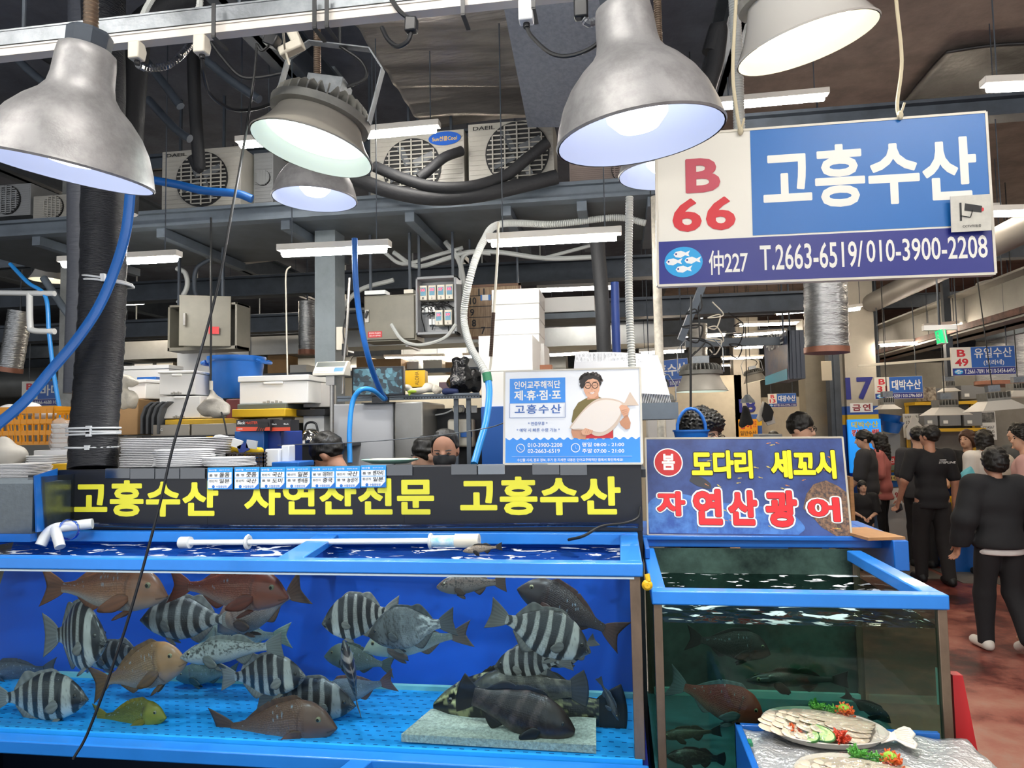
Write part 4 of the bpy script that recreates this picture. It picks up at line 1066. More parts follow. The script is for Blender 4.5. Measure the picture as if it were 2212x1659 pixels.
def fish(kind, snout, tail, label, pal, y0, y1=None, hmul=1., roll=0., bend=0., seed=1, group=None, name='fish', shape=None, eye=True, fincol=None, twist=None):
    """A fish from the pixel of its snout at depth y0 to the pixel of its tail tip at depth y1."""
    K = KINDS[shape or kind]
    A, B = at(*snout, y0), at(*tail, y1 if y1 is not None else y0)
    X = A - B; Lt = X.length; X.normalize()
    up = twist if twist is not None else Vector((0, 0, 1))
    Z = (up - X * up.dot(X)).normalized(); Yv = Z.cross(X)
    if roll: Z, Yv = Z * math.cos(R(roll)) + Yv * math.sin(R(roll)), Yv * math.cos(R(roll)) - Z * math.sin(R(roll))
    rot = Matrix((X, Yv, Z)).transposed()
    Lb = Lt / (1 + K['tail'][0]); Lf = Lt - Lb
    t = thing(name, label, 'fish', tuple((A + B) / 2), rot=rot, group=group)
    hs = Lb * hmul
    def place(s, y, z):                               # body coordinates: s along the body, offsets in metres
        x = Lt / 2 - np.asarray(s) * Lb
        yy = np.asarray(y) + bend * Lb * np.sin((np.asarray(s) - .2) * 2.6) * np.clip(np.asarray(s), 0, 2) ** 1.3
        return x, yy, np.asarray(z)
    ns, nt = 110, 48
    S = np.concatenate([np.linspace(0, 1, ns) ** 1.12]); th = np.linspace(0, 2 * math.pi, nt, endpoint=False)
    top, bot, wid = prof(K['top'], S) * hs, prof(K['bot'], S) * hs, prof(K['wid'], S) * Lb
    gill = 1 + .05 * sstep(.29, .25, S); wid = wid * gill
    mid, half = (top + bot) / 2, (top - bot) / 2
    c, sn = np.cos(th), np.sin(th)
    yy = wid[:, None] * np.sign(sn) * np.abs(sn) ** 1.15; zz = mid[:, None] + half[:, None] * c[None, :]
    SS = np.repeat(S[:, None], nt, 1)
    x, y, z = place(SS, yy, zz)
    V = np.stack([x, y, z], -1).reshape(-1, 3)
    F = [(i * nt + k, i * nt + (k + 1) % nt, (i + 1) * nt + (k + 1) % nt, (i + 1) * nt + k) for i in range(ns - 1) for k in range(nt)]
    F += [tuple(range(nt))[::-1], tuple((ns - 1) * nt + k for k in range(nt))]
    T = np.repeat(c[None, :], ns, 0).ravel()
    H = np.ones((len(V), 4)); H[:, :3] = np.clip(colours(kind, SS.ravel(), T, pal, seed), 0, 1)
    mb = MB(); mb.add([tuple(v) for v in V], F)
    o = mb.build('body', m_scales if kind == 'bream' else m_skin, t, world=False, smooth=75, hue=H)
    uv = o.data.uv_layers.new(name='UVMap'); li = np.empty(len(o.data.loops), int); o.data.loops.foreach_get('vertex_index', li)
    U = np.stack([SS.ravel(), np.repeat(np.abs(np.linspace(-1, 1, nt, endpoint=False))[None, :] * .5, ns, 0).ravel()], -1)[li]
    uv.data.foreach_set('uv', U.astype(np.float32).ravel())
    fc = cv(fincol) if fincol else np.clip(colours(kind, np.full(2, .9), np.array([.6, .6]), pal, seed)[0] * .7, 0, 1)
    def sheet(nm, fn, nx, ny, cmul=1.):
        vs, hu = [], []
        for j in range(ny + 1):
            for i in range(nx + 1):
                u, v = i / nx, j / ny; vs.append(fn(u, v))
                ray_ = .75 + .35 * (math.sin(u * 48) * .5 + .5); hu.append(list(np.clip(fc * ray_ * cmul * (1 - .25 * v), 0, 1)) + [1])
        m = MB(); m.add(vs, [(j * (nx + 1) + i, j * (nx + 1) + i + 1, (j + 1) * (nx + 1) + i + 1, (j + 1) * (nx + 1) + i) for j in range(ny) for i in range(nx)])
        return m.build(nm, m_fin, t, world=False, smooth=60, hue=hu, solid=.0022)
    tp = lambda s: float(prof(K['top'], np.array([s]))[0] * hs)
    bt = lambda s: float(prof(K['bot'], np.array([s]))[0] * hs)
    s0, s1, h0, h1, sp = K['dors']
    def dfin(u, v):
        s = s0 + (s1 - s0) * u
        if u < .55: h = h0 * min(1, u / .1) * (1 - .35 * ((u * 26) % 1 if sp > 1 else 0))
        else:
            q = (u - .55) / .45; h = h0 + (h1 - h0) * math.sin(min(1, q / .35) * math.pi / 2); h *= (1 - max(0, (q - .35) / .65) ** 1.3 * .85)
        h *= Lb
        x, y, z = place(s + v * h / Lb * .45, 0, tp(min(s, 1)) - .008 * Lb + v * h)
        return (float(x), float(y), float(z))
    sheet('dorsal_fin', dfin, 54, 4)
    a0, a1, ah = K['anal']
    def afin(u, v):
        s = a0 + (a1 - a0) * u; h = ah * Lb * math.sin(min(1, u / .3) * math.pi / 2) * (1 - max(0, (u - .3) / .7) ** 1.4 * .8)
        x, y, z = place(s + v * h / Lb * .55, 0, bt(s) + .008 * Lb - v * h)
        return (float(x), float(y), float(z))
    sheet('anal_fin', afin, 20, 3)
    tl, th_, fork = K['tail']
    def tfin(u, v):                                   # u across the fan, v outwards
        q = u * 2 - 1
        L_ = tl * (1 - fork * (1 - abs(q) ** 1.3)) if fork > 0 else tl * (1 + fork * q * q * .8)
        z0_ = (tp(1) - bt(1)) / 2 * .95; zc = (tp(1) + bt(1)) / 2
        x, y, z = place(1 - .02 + v * L_ * 1.02, 0, zc + q * (z0_ + (th_ * hs * .95 - z0_) * v ** .8) * (1 if fork <= 0 else 1.0))
        return (float(x), float(y), float(z))
    sheet('tail_fin', tfin, 24, 8)
    ps, pt, pl = K['pec']
    for sd in (-1, 1):
        w0 = float(np.interp(ps, S, wid)) * .93
        zc = (tp(ps) + bt(ps)) / 2 + (tp(ps) - bt(ps)) / 2 * pt
        def pfin(u, v, sd=sd, w0=w0, zc=zc):
            q = u * 2 - 1; L_ = pl * (1 - .35 * q * q) * v
            x, y, z = place(ps + L_ * .9, sd * (w0 * (1 - .2 * v) + L_ * Lb * .30), zc + q * Lb * (.022 + .045 * math.sin(v * 2.4)) - L_ * Lb * .35)
            return (float(x), float(y), float(z))
        sheet('pectoral_fin', pfin, 10, 5, .9)
        def vfin(u, v, sd=sd):
            q = u * 2 - 1; L_ = .15 * (1 - .4 * q * q) * v
            x, y, z = place(ps + .05 + L_ * .85 + .02 * q, sd * (.02 * Lb + L_ * Lb * .2), bt(ps + .05) + .012 * Lb - L_ * Lb * .55 + q * .004)
            return (float(x), float(y), float(z))
        sheet('pelvic_fin', vfin, 8, 4)
        if eye:
            es, et, er = K['eye']
            ez = (tp(es) + bt(es)) / 2 + (tp(es) - bt(es)) / 2 * et
            ey = float(np.interp(es, S, wid)) * (1 - et * et) ** .575
            x, y, z = place(es, sd * ey, ez); r = er * Lb
            m = MB(); m.ball((float(x), float(y) - sd * r * .35, float(z)), (r, r * .8, r), 16, 10)
            e = m.build('eye', m_irisd if kind in ('beak', 'oldbeak', 'grouper', 'patch') else m_iris, t, world=False, smooth=80)
            MB().ball((float(x), float(y) + sd * r * .12, float(z)), (r * .58, r * .5, r * .58), 14, 8).build('pupil', m_pupil, e, world=False, smooth=80)
    return t
SB = ('#bdb8ae', '#e8e4da', '#28272a', '#8f8c86')          # striped
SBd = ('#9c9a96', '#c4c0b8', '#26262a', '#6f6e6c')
CB = ('#a0603f', '#c4845f', '#d8c3b2', '#a8765a')          # copper bream
RB = ('#8a3f2a', '#a35a42', '#bd9482', '#8a4632')          # red bream
GB = ('#86695a', '#94827a', '#b7a9a2', '#7b675c')          # grey pink bream
WB = ('#8fa09a', '#b9c6c0', '#d8e2de', '#a7b3a0')          # pale bream
G1, G2, G3 = 'striped black and grey fish', 'bream', 'groupers'
fish('bream', (361, 1283), (82, 1266), 'pink copper bream under the rim at the upper left, nose to the right', CB, 2.52, 2.56, 1.0, seed=2)
fish('bream', (623, 1287), (358, 1262), 'dark red scaled bream under the rim, touching the first bream with its tail', RB, 2.52, 2.56, 1.0, seed=3)
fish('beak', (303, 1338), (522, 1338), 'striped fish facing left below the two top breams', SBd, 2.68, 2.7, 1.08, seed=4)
fish('beak', (231, 1385), (74, 1376), 'striped fish at the upper left turned towards the front glass', SB, 2.50, 2.66, 1.42, seed=5, bend=.12)
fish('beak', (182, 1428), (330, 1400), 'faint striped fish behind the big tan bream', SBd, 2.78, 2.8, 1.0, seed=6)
fish('bream', (403, 1425), (192, 1480), 'big tan bream nose to nose with the speckled rockfish', ('#8f6a48', '#aa8865', '#c6b09f', '#ad7c52'), 2.50, 2.54, 1.18, seed=7)
fish('rock', (391, 1417), (614, 1392), 'grey rockfish peppered with black speckles, facing the tan bream', ('#8f938e', '#c4c8c6'), 2.49, 2.51, .98, seed=8)
fish('bream', (420, 1378), (634, 1372), 'pale green bream half hidden behind the speckled rockfish', WB, 2.82, 2.84, .9, seed=9, fincol='#9fb3a0')
fish('bream', (470, 1360), (664, 1266), 'grey bream swimming down with its tail raised by the rim', GB, 2.74, 2.66, 1.1, seed=10)
fish('beak', (661, 1461), (474, 1462), 'striped fish facing right under the speckled rockfish', SB, 2.56, 2.62, 1.05, seed=11)
fish('bream', (380, 1464), (520, 1450), 'dull green fish facing left behind the banded one', ('#5e7a78', '#7f9a96', '#8aa6a2', '#55706e'), 2.82, 2.84, 1.0, seed=12)
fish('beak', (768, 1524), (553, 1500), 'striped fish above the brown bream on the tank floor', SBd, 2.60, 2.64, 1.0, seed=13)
fish('bream', (727, 1568), (449, 1574), 'brown bream resting on the tank floor with white flecks', ('#74523f', '#8f6c5a', '#a88a7c', '#684b3d'), 2.49, 2.52, 1.05, seed=14)
fish('bream', (359, 1548), (198, 1548), 'small olive yellow fish near the tank floor', ('#6a6a22', '#8f8a2a', '#a39c36', '#948f2a'), 2.52, 2.54, 1.08, seed=15, name='yellow_fish', fincol='#8c7c18')
fish('beak', (190, 1510), (-24, 1506), 'striped fish low at the left edge of the tank', SB, 2.50, 2.53, 1.05, seed=16)
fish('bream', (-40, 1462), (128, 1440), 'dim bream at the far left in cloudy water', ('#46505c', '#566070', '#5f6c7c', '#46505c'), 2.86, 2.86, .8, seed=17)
fish('beak', (695, 1346), (868, 1322), 'striped fish in mid tank facing left with flicked tail', SB, 2.54, 2.66, 1.5, seed=18, bend=-.15)
fish('oldbeak', (795, 1372), (987, 1342), 'grey fish with faded bands and broad whitish tail in mid tank', ('#7c8184', '#aab0b2', '#3a3c40', '#5c6064'), 2.50, 2.53, 1.22, seed=19, shape='beak', fincol='#5d6266')
fish('bream', (785, 1402), (1024, 1368), 'pale white bream under the faded grey fish', WB, 2.60, 2.62, .85, seed=20, fincol='#7c6f68')
fish('beak', (742, 1383), (776, 1540), 'dark striped fish seen edge on, standing nose up', SBd, 2.47, 2.55, 1.0, seed=21, roll=58, twist=Vector((1, 0, 0)))
fish('bream', (701, 1415), (856, 1440), 'grey green fish behind the nose up fish', ('#5c6c66', '#78877f', '#8a988f', '#5a6a63'), 2.78, 2.8, 1.15, seed=22)
fish('bream', (690, 1510), (857, 1468), 'bluish bream with a reddish tail behind the nose up fish', ('#6a7684', '#8c98a4', '#a9b2ba', '#6f7c88'), 2.67, 2.64, .95, seed=23, fincol='#7a5a52')
fish('rock', (943, 1266), (1096, 1256), 'brown fish with its nose under the rim at the top of the tank', ('#6f5a4e', '#9a8c82'), 2.56, 2.62, 1.25, seed=24)
fish('bream', (1119, 1268), (1352, 1380), 'dark brown bream diving behind the big striped fish', ('#3f3634', '#4a4040', '#5b5252', '#3b3332'), 2.66, 2.66, 1.05, seed=25, fincol='#5a4038')
fish('beak', (1277, 1408), (1052, 1322), 'largest striped fish, black faced, at the right of the tank', SB, 2.49, 2.52, 1.14, seed=26)
fish('beak', (1067, 1440), (1239, 1424), 'striped fish facing left beneath the largest striped one', SB, 2.60, 2.63, 1.08, seed=27)
fish('beak', (1190, 1440), (1290, 1380), 'dark tailed fish showing behind the largest striped fish', SBd, 2.7, 2.68, .9, seed=31)
fish('patch', (938, 1516), (1362, 1545), 'black fish with pale yellow blotches lying behind the groupers', ('#8f8c62', '#d8d59c'), 2.66, 2.64, 1.3, seed=28, shape='grouper', fincol='#1a1a18')
fish('grouper', (1010, 1490), (1276, 1488), 'mottled grey grouper behind the dark one', ('#55534c', '#74716a', '#979282'), 2.62, 2.62, 1.3, seed=29, group=G3, fincol='#4e5054')
fish('grouper', (1243, 1576), (984, 1492), 'dark brown barred grouper lying over the stone slab', ('#352a26', '#453833', '#75605a'), 2.50, 2.53, 1.42, seed=30, group=G3, fincol='#221e1d')
fish('rock', (1338, 1556), (1292, 1462), 'small dark fish nosing down at the right end of the tank', ('#3a4048', '#4d545c'), 2.60, 2.64, .8, seed=32, fincol='#4b5664')
# the one that breaks the surface
fish('rock', (1000, 1190), (1086, 1180), 'speckled fish with its back out of the water under the tank lamp', ('#7c6f5e', '#a09482'), 2.66, 2.7, .9, seed=33, eye=False)
# right tank
fish('bream', (1652, 1556), (1438, 1468), 'big dark red bream at the front of the square tank', ('#a83a30', '#b85548', '#b88074', '#a44a3c'), 2.53, 2.58, 1.28, seed=40, fincol='#7f8690')
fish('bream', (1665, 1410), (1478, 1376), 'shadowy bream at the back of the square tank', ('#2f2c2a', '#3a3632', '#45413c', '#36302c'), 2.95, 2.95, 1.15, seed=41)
fish('rock', (1612, 1468), (1836, 1468), 'dark flatfish lying in the middle of the square tank', ('#23231f', '#2e2e2a'), 2.82, 2.84, .7, seed=42, name='flatfish', shape='rock', fincol='#1f1f1c')
fish('rock', (1425, 1590), (1560, 1578), 'olive flatfish low at the left of the square tank', ('#4a4838', '#6a6654'), 2.6, 2.62, .8, seed=43, name='flatfish', shape='rock', fincol='#4b4a3c')
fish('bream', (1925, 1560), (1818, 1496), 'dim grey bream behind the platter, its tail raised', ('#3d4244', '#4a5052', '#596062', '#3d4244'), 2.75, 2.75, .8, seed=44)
fish('patch', (1440, 1632), (1570, 1640), 'black speckled fish at the bottom of the square tank', ('#3c3f38', '#5a5c52'), 2.56, 2.6, 1.0, seed=45, shape='grouper', fincol='#1a1a18')

# ---------------------------------------------------------------- signs
def sign_frame(c4):
    """A flat board through four pixel/depth corners (TL, TR, BR, BL): origin bottom left, across, up, width, height."""
    TL, TR, BR, BL = [at(*q) for q in c4]
    ax = ((TR - TL) + (BR - BL)) / 2; ay = ((TL - BL) + (TR - BR)) / 2
    c = (TL + TR + BR + BL) / 4
    w, h = ax.length, ay.length; ax.normalize(); ay = (ay - ax * ay.dot(ax)).normalized()
    return c - ax * w / 2 - ay * h / 2, ax, ay, w, h
class Board:
    """A thin signboard: an Empty with its plate; coloured fields, lettering and shapes are laid on the front in 0..1 units."""
    def __init__(s, name, label, cat, c4, mat, thick=.02, edge=None, group=None):
        s.o, s.ax, s.ay, s.w, s.h = sign_frame(c4); s.n = s.ax.cross(s.ay)
        if s.n.y > 0: s.n = -s.n
        rot = Matrix((s.ax, -s.n, s.ay)).transposed()
        s.t = thing(name, label, cat, tuple(s.o + s.ax * s.w / 2), rot=rot, group=group)
        mb = MB(); p = [s.o, s.o + s.ax * s.w, s.o + s.ax * s.w + s.ay * s.h, s.o + s.ay * s.h]
        mb.add([q - s.n * thick for q in p] + p, [(0, 1, 2, 3), (7, 6, 5, 4), (0, 4, 5, 1), (1, 5, 6, 2), (2, 6, 7, 3), (3, 7, 4, 0)])
        mb.build('board', mat, s.t)
        if edge:
            mb = MB(); e = [q + s.n * .001 - s.n * thick * .5 for q in p]
            for a, b in zip(e, e[1:] + e[:1]): mb.bar(a, b, thick * 1.15, .008)
            mb.build('frame', edge, s.t)
    def p(s, u, v, lift=.002): return s.o + s.ax * (u * s.w) + s.ay * (v * s.h) + s.n * lift
    def field(s, u0, v0, u1, v1, mat, lift=.0012, name='panel'):
        return s.poly([(u0, v0), (u1, v0), (u1, v1), (u0, v1)], mat, lift, name)
    def poly(s, pts, mat, lift=.002, name='picture'):
        return MB().add([s.p(u, v, lift) for u, v in pts], [tuple(range(len(pts)))]).build(name, mat, s.t, smooth=0)
    def disc(s, u, v, ru, mat, lift=.002, name='disc', rv=None, n=36):
        k = s.w / s.h; rv = rv or ru * k
        return s.poly([(u + ru * math.cos(q), v + rv * math.sin(q)) for q in [6.2832 * i / n for i in range(n)]], mat, lift, name)
    def ring(s, u, v, ru, th, mat, lift=.002, name='ring', a0=0, a1=6.2832):
        k = s.w / s.h; n = 40; vs = []
        for i in range(n + 1):
            q = a0 + (a1 - a0) * i / n
            vs += [s.p(u + (ru - th) * math.cos(q), v + (ru - th) * k * math.sin(q), lift), s.p(u + ru * math.cos(q), v + ru * k * math.sin(q), lift)]
        return MB().add(vs, [(2 * i, 2 * i + 1, 2 * i + 3, 2 * i + 2) for i in range(n)]).build(name, mat, s.t, smooth=0)
    def line(s, pts, th, mat, lift=.002, name='line'):
        mb = MB()
        for a, b in zip(pts, pts[1:]): mb.bar(s.p(*a, lift), s.p(*b, lift), th, .0008)
        return mb.build(name, mat, s.t, smooth=0)
    def text(s, body, u0, v0, u1, v1, mat, bold=.02, lift=.0024, layers=None, spacing=1., name='lettering', slant=0.):
        ly = layers or [(bold, mat, 0)]
        letter(s.t, body, (s.p(0, 0, lift), s.ax, s.ay), u0 * s.w, v0 * s.h, (u1 - u0) * s.w, (v1 - v0) * s.h, ly, name, spacing, slant)
def fish_logo(B, u, v, ru, rv, fishes=True):
    """Pale blue oval with four white fish."""
    B.disc(u, v, ru, M('logo_cyan', '#1fa0dc', .4), .0026, 'logo', rv)
    k = ru
    for j, (du, dv) in enumerate(((-.12, .50), (-.52, .02), (.45, .08), (-.02, -.48))):
        cu, cv_ = u + du * ru, v + dv * rv
        pts = [(-.42, 0), (-.30, .16), (0, .22), (.25, .10), (.5, .22), (.40, .02), (.46, -.14), (.22, -.06), (-.02, -.20), (-.3, -.16)]
        B.poly([(cu + a * ru * .95, cv_ + b * rv * 1.1) for a, b in pts], m_label, .0032, 'logo_fish')
        B.disc(cu - .26 * ru, cv_ + .03 * rv, ru * .05, m_navy, .0038, 'logo_eye')

# the big hanging shop sign
B = Board('shop_sign', 'large hanging blue and white shop sign reading B 66, tilted, strung from the roof', 'sign',
          [(1415, 291, 2.5), (2132, 246, 2.46), (2147, 586, 2.44), (1423, 621, 2.48)], m_signwhite, .028, m_cream)
BIG = B
B.field(.302, .30, .997, .992, m_signblue); B.field(.004, .006, .997, .288, m_navy)
B.text('B', .094, .600, .205, .83, M('faded_red_vinyl', '#c04a5a', .4), .035); B.text('66', .05, .345, .25, .565, m_signred, .03, spacing=1.1)
mw = M('ivory_vinyl', '#e9e7de', .4)
B.text('고흥수산', .338, .455, .965, .86, mw, .028, spacing=1.02)
fish_logo(B, .083, .147, .061, .10)
B.text('仲227', .163, .055, .285, .215, mw, .018, spacing=.95); B.text('T.2663-6519/', .322, .07, .630, .235, mw, .02); B.text('010-3900-2208', .640, .095, .982, .235, mw, .02)
t2 = Board('camera_notice', 'small square notice with a camera drawing stuck on the hanging shop sign', 'notice', [(2053, 424, 2.43), (2140, 419, 2.42), (2142, 497, 2.42), (2055, 502, 2.43)], M('scuffed_white_sticker', '#cfccc0', .5, var=.12, scale=30), .003)
t2.poly([(.22, .30), (.27, .30), (.27, .80), (.22, .80)], m_ink, .0016); t2.poly([(.34, .58), (.76, .50), (.78, .68), (.36, .78)], m_ink, .0016); t2.poly([(.76, .52), (.82, .55), (.82, .62), (.77, .64)], m_signred, .0018)
t2.line([(.24, .44), (.48, .38), (.54, .58)], .006, m_ink); t2.text('CCTV작동중', .28, .1, .74, .18, m_ink, .01)
for (a, b), nm in ((((1945, 257, 2.46), [(1938, 225), (1948, 130), (1936, 0), (1935, -60)]), 'cream rope holding up the blue half of the hanging shop sign'), (((1600, 290, 2.48), [(1590, 230), (1583, 150), (1590, 0), (1592, -60)]), 'cream rope knotted at the top of the hanging shop sign above the letter')):
    mb = MB().tube([at(*a)] + [at(u, v, 2.48) for u, v in b], .006, 8, 6)
    c = at(*a)
    mb.ball(c + Vector((0, 0, .012)), (.01, .012, .016), 8, 6).tube([c + Vector((0, 0, .01)), c + Vector((.012, -.01, .05))], .004, 6)
    tag(mb.build('rope', M('cream_rope', '#cfc3a4', .8)), nm, 'rope')
# pale pole that the sign's left edge leans on
pipe('sign_pole', [at(1415, 425, 4.45), at(1422, 700, 4.45), at(1432, 1010, 4.45)], .027, M('old_white_pole', '#c9c2b2', .6, var=.3, scale=30), 'old pale pole standing behind the left edge of the hanging shop sign', 'pole')

# poster of the fish market app
B = Board('poster_board', 'white and blue poster board with a man holding a pale flatfish', 'poster', [(1088, 802, 3.16), (1384, 794, 3.14), (1386, 1001, 3.1), (1090, 1002, 3.12)], M('poster_white', '#e9edf2', .35), .02, M('old_white_edge', '#d3cfc2', .5))
pb = M('poster_blue', '#3a8fe6', .35); pd = M('poster_deep_blue', '#2d62b0', .4)
B.field(.042, .645, .457, .915, pb); 
for a in ((.042, .49, .042, .645), (.457, .49, .457, .645)): B.line([(a[0], a[1]), (a[2], a[3])], .003, pd)
B.line([(.042, .49), (.457, .49)], .003, pd)
B.text('인어교주해적단', .075, .80, .42, .885, m_label, .022); B.text('제·휴·점·포', .075, .675, .425, .785, m_label, .025); B.text('고흥수산', .08, .53, .425, .63, pd, .012, spacing=1.15)
B.text('* 연중무휴 *', .18, .405, .325, .445, pd, .008); B.text('* 예약 시 빠른 수령 가능 *', .095, .335, .415, .375, pd, .005)
wav = [(.012, .01), (.988, .01)] + [(.988 - .976 * i / 96, .262 + .013 * math.cos(i / 96 * 17 * 6.2832)) for i in range(97)]
B.poly(wav, pb, .0012, 'wave_band')
B.ring(.125, .165, .032, .005, m_label, .0026); B.ring(.528, .165, .033, .005, m_label, .0026)
B.line([(.112, .182), (.116, .168), (.127, .15), (.14, .142)], .007, m_label, .0026, 'phone_mark'); B.line([(.528, .192), (.528, .163), (.54, .148)], .005, m_label, .0026, 'clock_hands')
B.text('010-3900-2208', .178, .175, .432, .218, m_label, .014); B.text('02-2663-6519', .178, .112, .414, .155, m_label, .014)
B.text('평일 08:00 - 21:00', .575, .175, .875, .220, m_label, .014); B.text('주말 07:00 - 21:00', .575, .108, .875, .155, m_label, .014)
B.line([(.06, .075), (.93, .075)], .002, m_label); B.text('수산물 시세, 점포 정보, 후기 등 자세한 내용은 인어교주해적단 앱에서 확인하세요!', .1, .022, .865, .055, m_label, .01)
sk, sk2 = M('printed_skin', '#c58e6e', .4), M('printed_skin_light', '#dca889', .4)
B.poly([(.505, .40), (.498, .33), (.51, .27), (.60, .25), (.655, .33), (.66, .40), (.60, .345)], sk, .0022, 'picture_arm')
B.poly([(.50, .44), (.515, .56), (.55, .64), (.60, .68), (.645, .705), (.70, .70), (.76, .66), (.80, .56), (.80, .262), (.58, .262)], M('printed_olive', '#75693a', .5), .0021, 'picture_shirt')
B.poly([(.60, .262), (.80, .262), (.795, .37), (.62, .34)], M('printed_red', '#c52b33', .5), .0024, 'picture_apron')
B.poly([(.615, .67), (.70, .68), (.695, .77), (.625, .75)], sk, .0024, 'picture_neck')
B.poly([(.588, .83), (.592, .765), (.61, .71), (.64, .685), (.665, .685), (.69, .71), (.705, .77), (.71, .83), (.695, .88), (.65, .90), (.60, .88)], sk2, .0026, 'picture_face')
rs = np.random.RandomState(4)
hp = [(.575, .79), (.562, .82), (.57, .86), (.575, .90), (.60, .935), (.64, .955), (.68, .945), (.705, .915), (.722, .88), (.722, .84), (.708, .805), (.704, .85), (.69, .88), (.66, .895), (.625, .885), (.605, .86), (.592, .80)]
B.poly(hp, M('printed_hair', '#2a2524', .5), .0028, 'picture_hair')
for q in range(26):
    a = q / 25 * 2.9 + .1; B.disc(.645 + .078 * math.cos(a) + rs.normal() * .004, .86 + .09 * math.sin(a) + rs.normal() * .006, .011, M('printed_hair_grey', '#6d6460', .5) if q % 3 == 0 and q < 14 else M('printed_hair', '#2a2524', .5), .003, 'picture_curl')
for u in (.622, .674):
    B.ring(u, .822, .024, .0045, m_ink, .0032, 'picture_glasses'); B.line([(u - .012, .823), (u + .012, .824)], .0016, m_ink, .0034); B.line([(u - .016, .857), (u + .016, .86)], .002, m_ink, .0034)
B.line([(.643, .825), (.652, .825)], .0015, m_ink, .0032); B.poly([(.63, .745), (.672, .755), (.665, .735), (.648, .728)], M('printed_teeth', '#f0e4dd', .4), .0032, 'picture_mouth'); B.line([(.628, .747), (.648, .738), (.674, .757)], .0014, M('printed_lip', '#a25a4a', .4), .0034); B.line([(.648, .80), (.655, .775), (.645, .772)], .001, sk, .0034)
fw = M('printed_fish_white', '#e6ded6', .4); fe = M('printed_fish_edge', '#d2bfae', .4)
def arc(pts, n=6): return [(q.x, q.y) for q in smooth_path([(a, b, 0) for a, b in pts], n)]
B.poly(arc([(.487, .375), (.50, .41), (.55, .50), (.62, .61), (.70, .68), (.80, .675), (.865, .64), (.885, .60), (.86, .50), (.83, .40), (.76, .31), (.68, .285), (.60, .345), (.515, .355)]), fe, .0036, 'picture_fish')
B.poly(arc([(.497, .375), (.52, .42), (.58, .53), (.66, .63), (.74, .665), (.82, .65), (.865, .615), (.855, .52), (.80, .40), (.72, .325), (.64, .345), (.56, .365), (.51, .36)]), fw, .0042, 'picture_fish')
B.poly([(.85, .625), (.885, .63), (.925, .745), (.985, .60), (.90, .60), (.865, .56)], fe, .0040, 'picture_fish')
B.poly([(.845, .585), (.86, .61), (.90, .60), (.92, .56), (.905, .50), (.88, .475), (.862, .52)], sk2, .0048, 'picture_hand')
B.poly([(.88, .48), (.905, .50), (.925, .42), (.918, .36), (.89, .35), (.855, .395), (.845, .43)], sk, .0034, 'picture_arm')
for i in range(4): B.line([(.858 + i * .008, .545 - i * .018), (.90 + i * .004, .565 - i * .018)], .002, sk, .0052)
B.poly([(.57, .335), (.60, .37), (.655, .345), (.65, .315), (.62, .295), (.58, .30)], sk2, .0048, 'picture_hand')
for i in range(4): B.line([(.60 + i * .014, .315), (.612 + i * .013, .36 - i * .004)], .0022, sk, .0054)

# spring flounder sign
B = Board('fish_sign', 'blue undersea fish sign with yellow and red lettering behind the square tank', 'sign', [(1395, 945, 3.42), (1821, 945, 3.42), (1838, 1160, 3.34), (1399, 1156, 3.34)],
          M('undersea_print', '#35508f', .3, col2='#1b2c66', scale=5, stretch=(1, 1, 1), coat=.2), .025, M('worn_white_edge', '#b9b3a5', .5))
cor = M('coral_print', '#8d6a4e', .45, col2='#2b2a33', scale=60)
B.poly([(.78, .28), (.80, .42), (.84, .52), (.90, .56), (.96, .50), (.995, .44), (.995, .01), (.93, .01), (.86, .10), (.82, .20)], cor, .0014, 'coral_picture')
lb = M('light_blue_print', '#4a7ec4', .4, col2='#27509c', scale=14)
B.poly(arc([(.01, .02), (.01, .33), (.15, .42), (.35, .34), (.55, .30), (.70, .25), (.78, .1), (.75, .02)]), lb, .0012, 'water_picture')
B.poly(arc([(.24, .62), (.30, .57), (.33, .51), (.32, .47), (.26, .50), (.22, .55)]), M('diver_print', '#37393f', .5), .0016, 'diver_picture')
rs = np.random.RandomState(9); ym = M('little_fish_print', '#c9b55c', .45); om = M('little_orange_print', '#c07a48', .45)
for i in range(40):
    u, v, s = rs.uniform(.3, .97), rs.uniform(.05, .97), rs.uniform(.008, .016); a = rs.uniform(-.7, .3)
    pts = [(-1, 0), (-.2, .42), (.6, .08), (1, .4), (1, -.4), (.6, -.08), (-.2, -.42)]
    B.poly([(u + s * (x * math.cos(a) - y * math.sin(a) * .6), v + 2 * s * (x * math.sin(a) + y * math.cos(a) * .6)) for x, y in pts], ym if i % 2 else om, .0017 + .00002 * i, 'little_fish')
B.disc(.115, .74, .076, m_label, .002); B.disc(.115, .74, .07, m_redpaint, .0026); B.text('봄', .082, .66, .15, .83, m_label, .035, .0032)
yl = M('bright_yellow_print', '#f5e71a', .35)
for s_, u0, u1 in (('도다리', .235, .545), ('세꼬시', .635, .955)):
    B.text(s_, u0, .575, u1, .865, yl, layers=[(.048, yl, .0018), (.08, m_ink, .0006)], spacing=.98)
rd = M('bright_red_print', '#e0222a', .35)
for s_, u0, v0, u1, v1 in (('자', .05, .19, .195, .44), ('연', .235, .105, .38, .465), ('산', .41, .105, .555, .455), ('광', .595, .09, .75, .455), ('어', .80, .15, .955, .39)):
    B.text(s_, u0, v0, u1, v1, rd, layers=[(.05, rd, .0036), (.062, m_ink, .0026), (.11, m_label, .0014)])
B.line([(.25, .03), (.255, .10)], .004, m_wood, .006, 'peg')

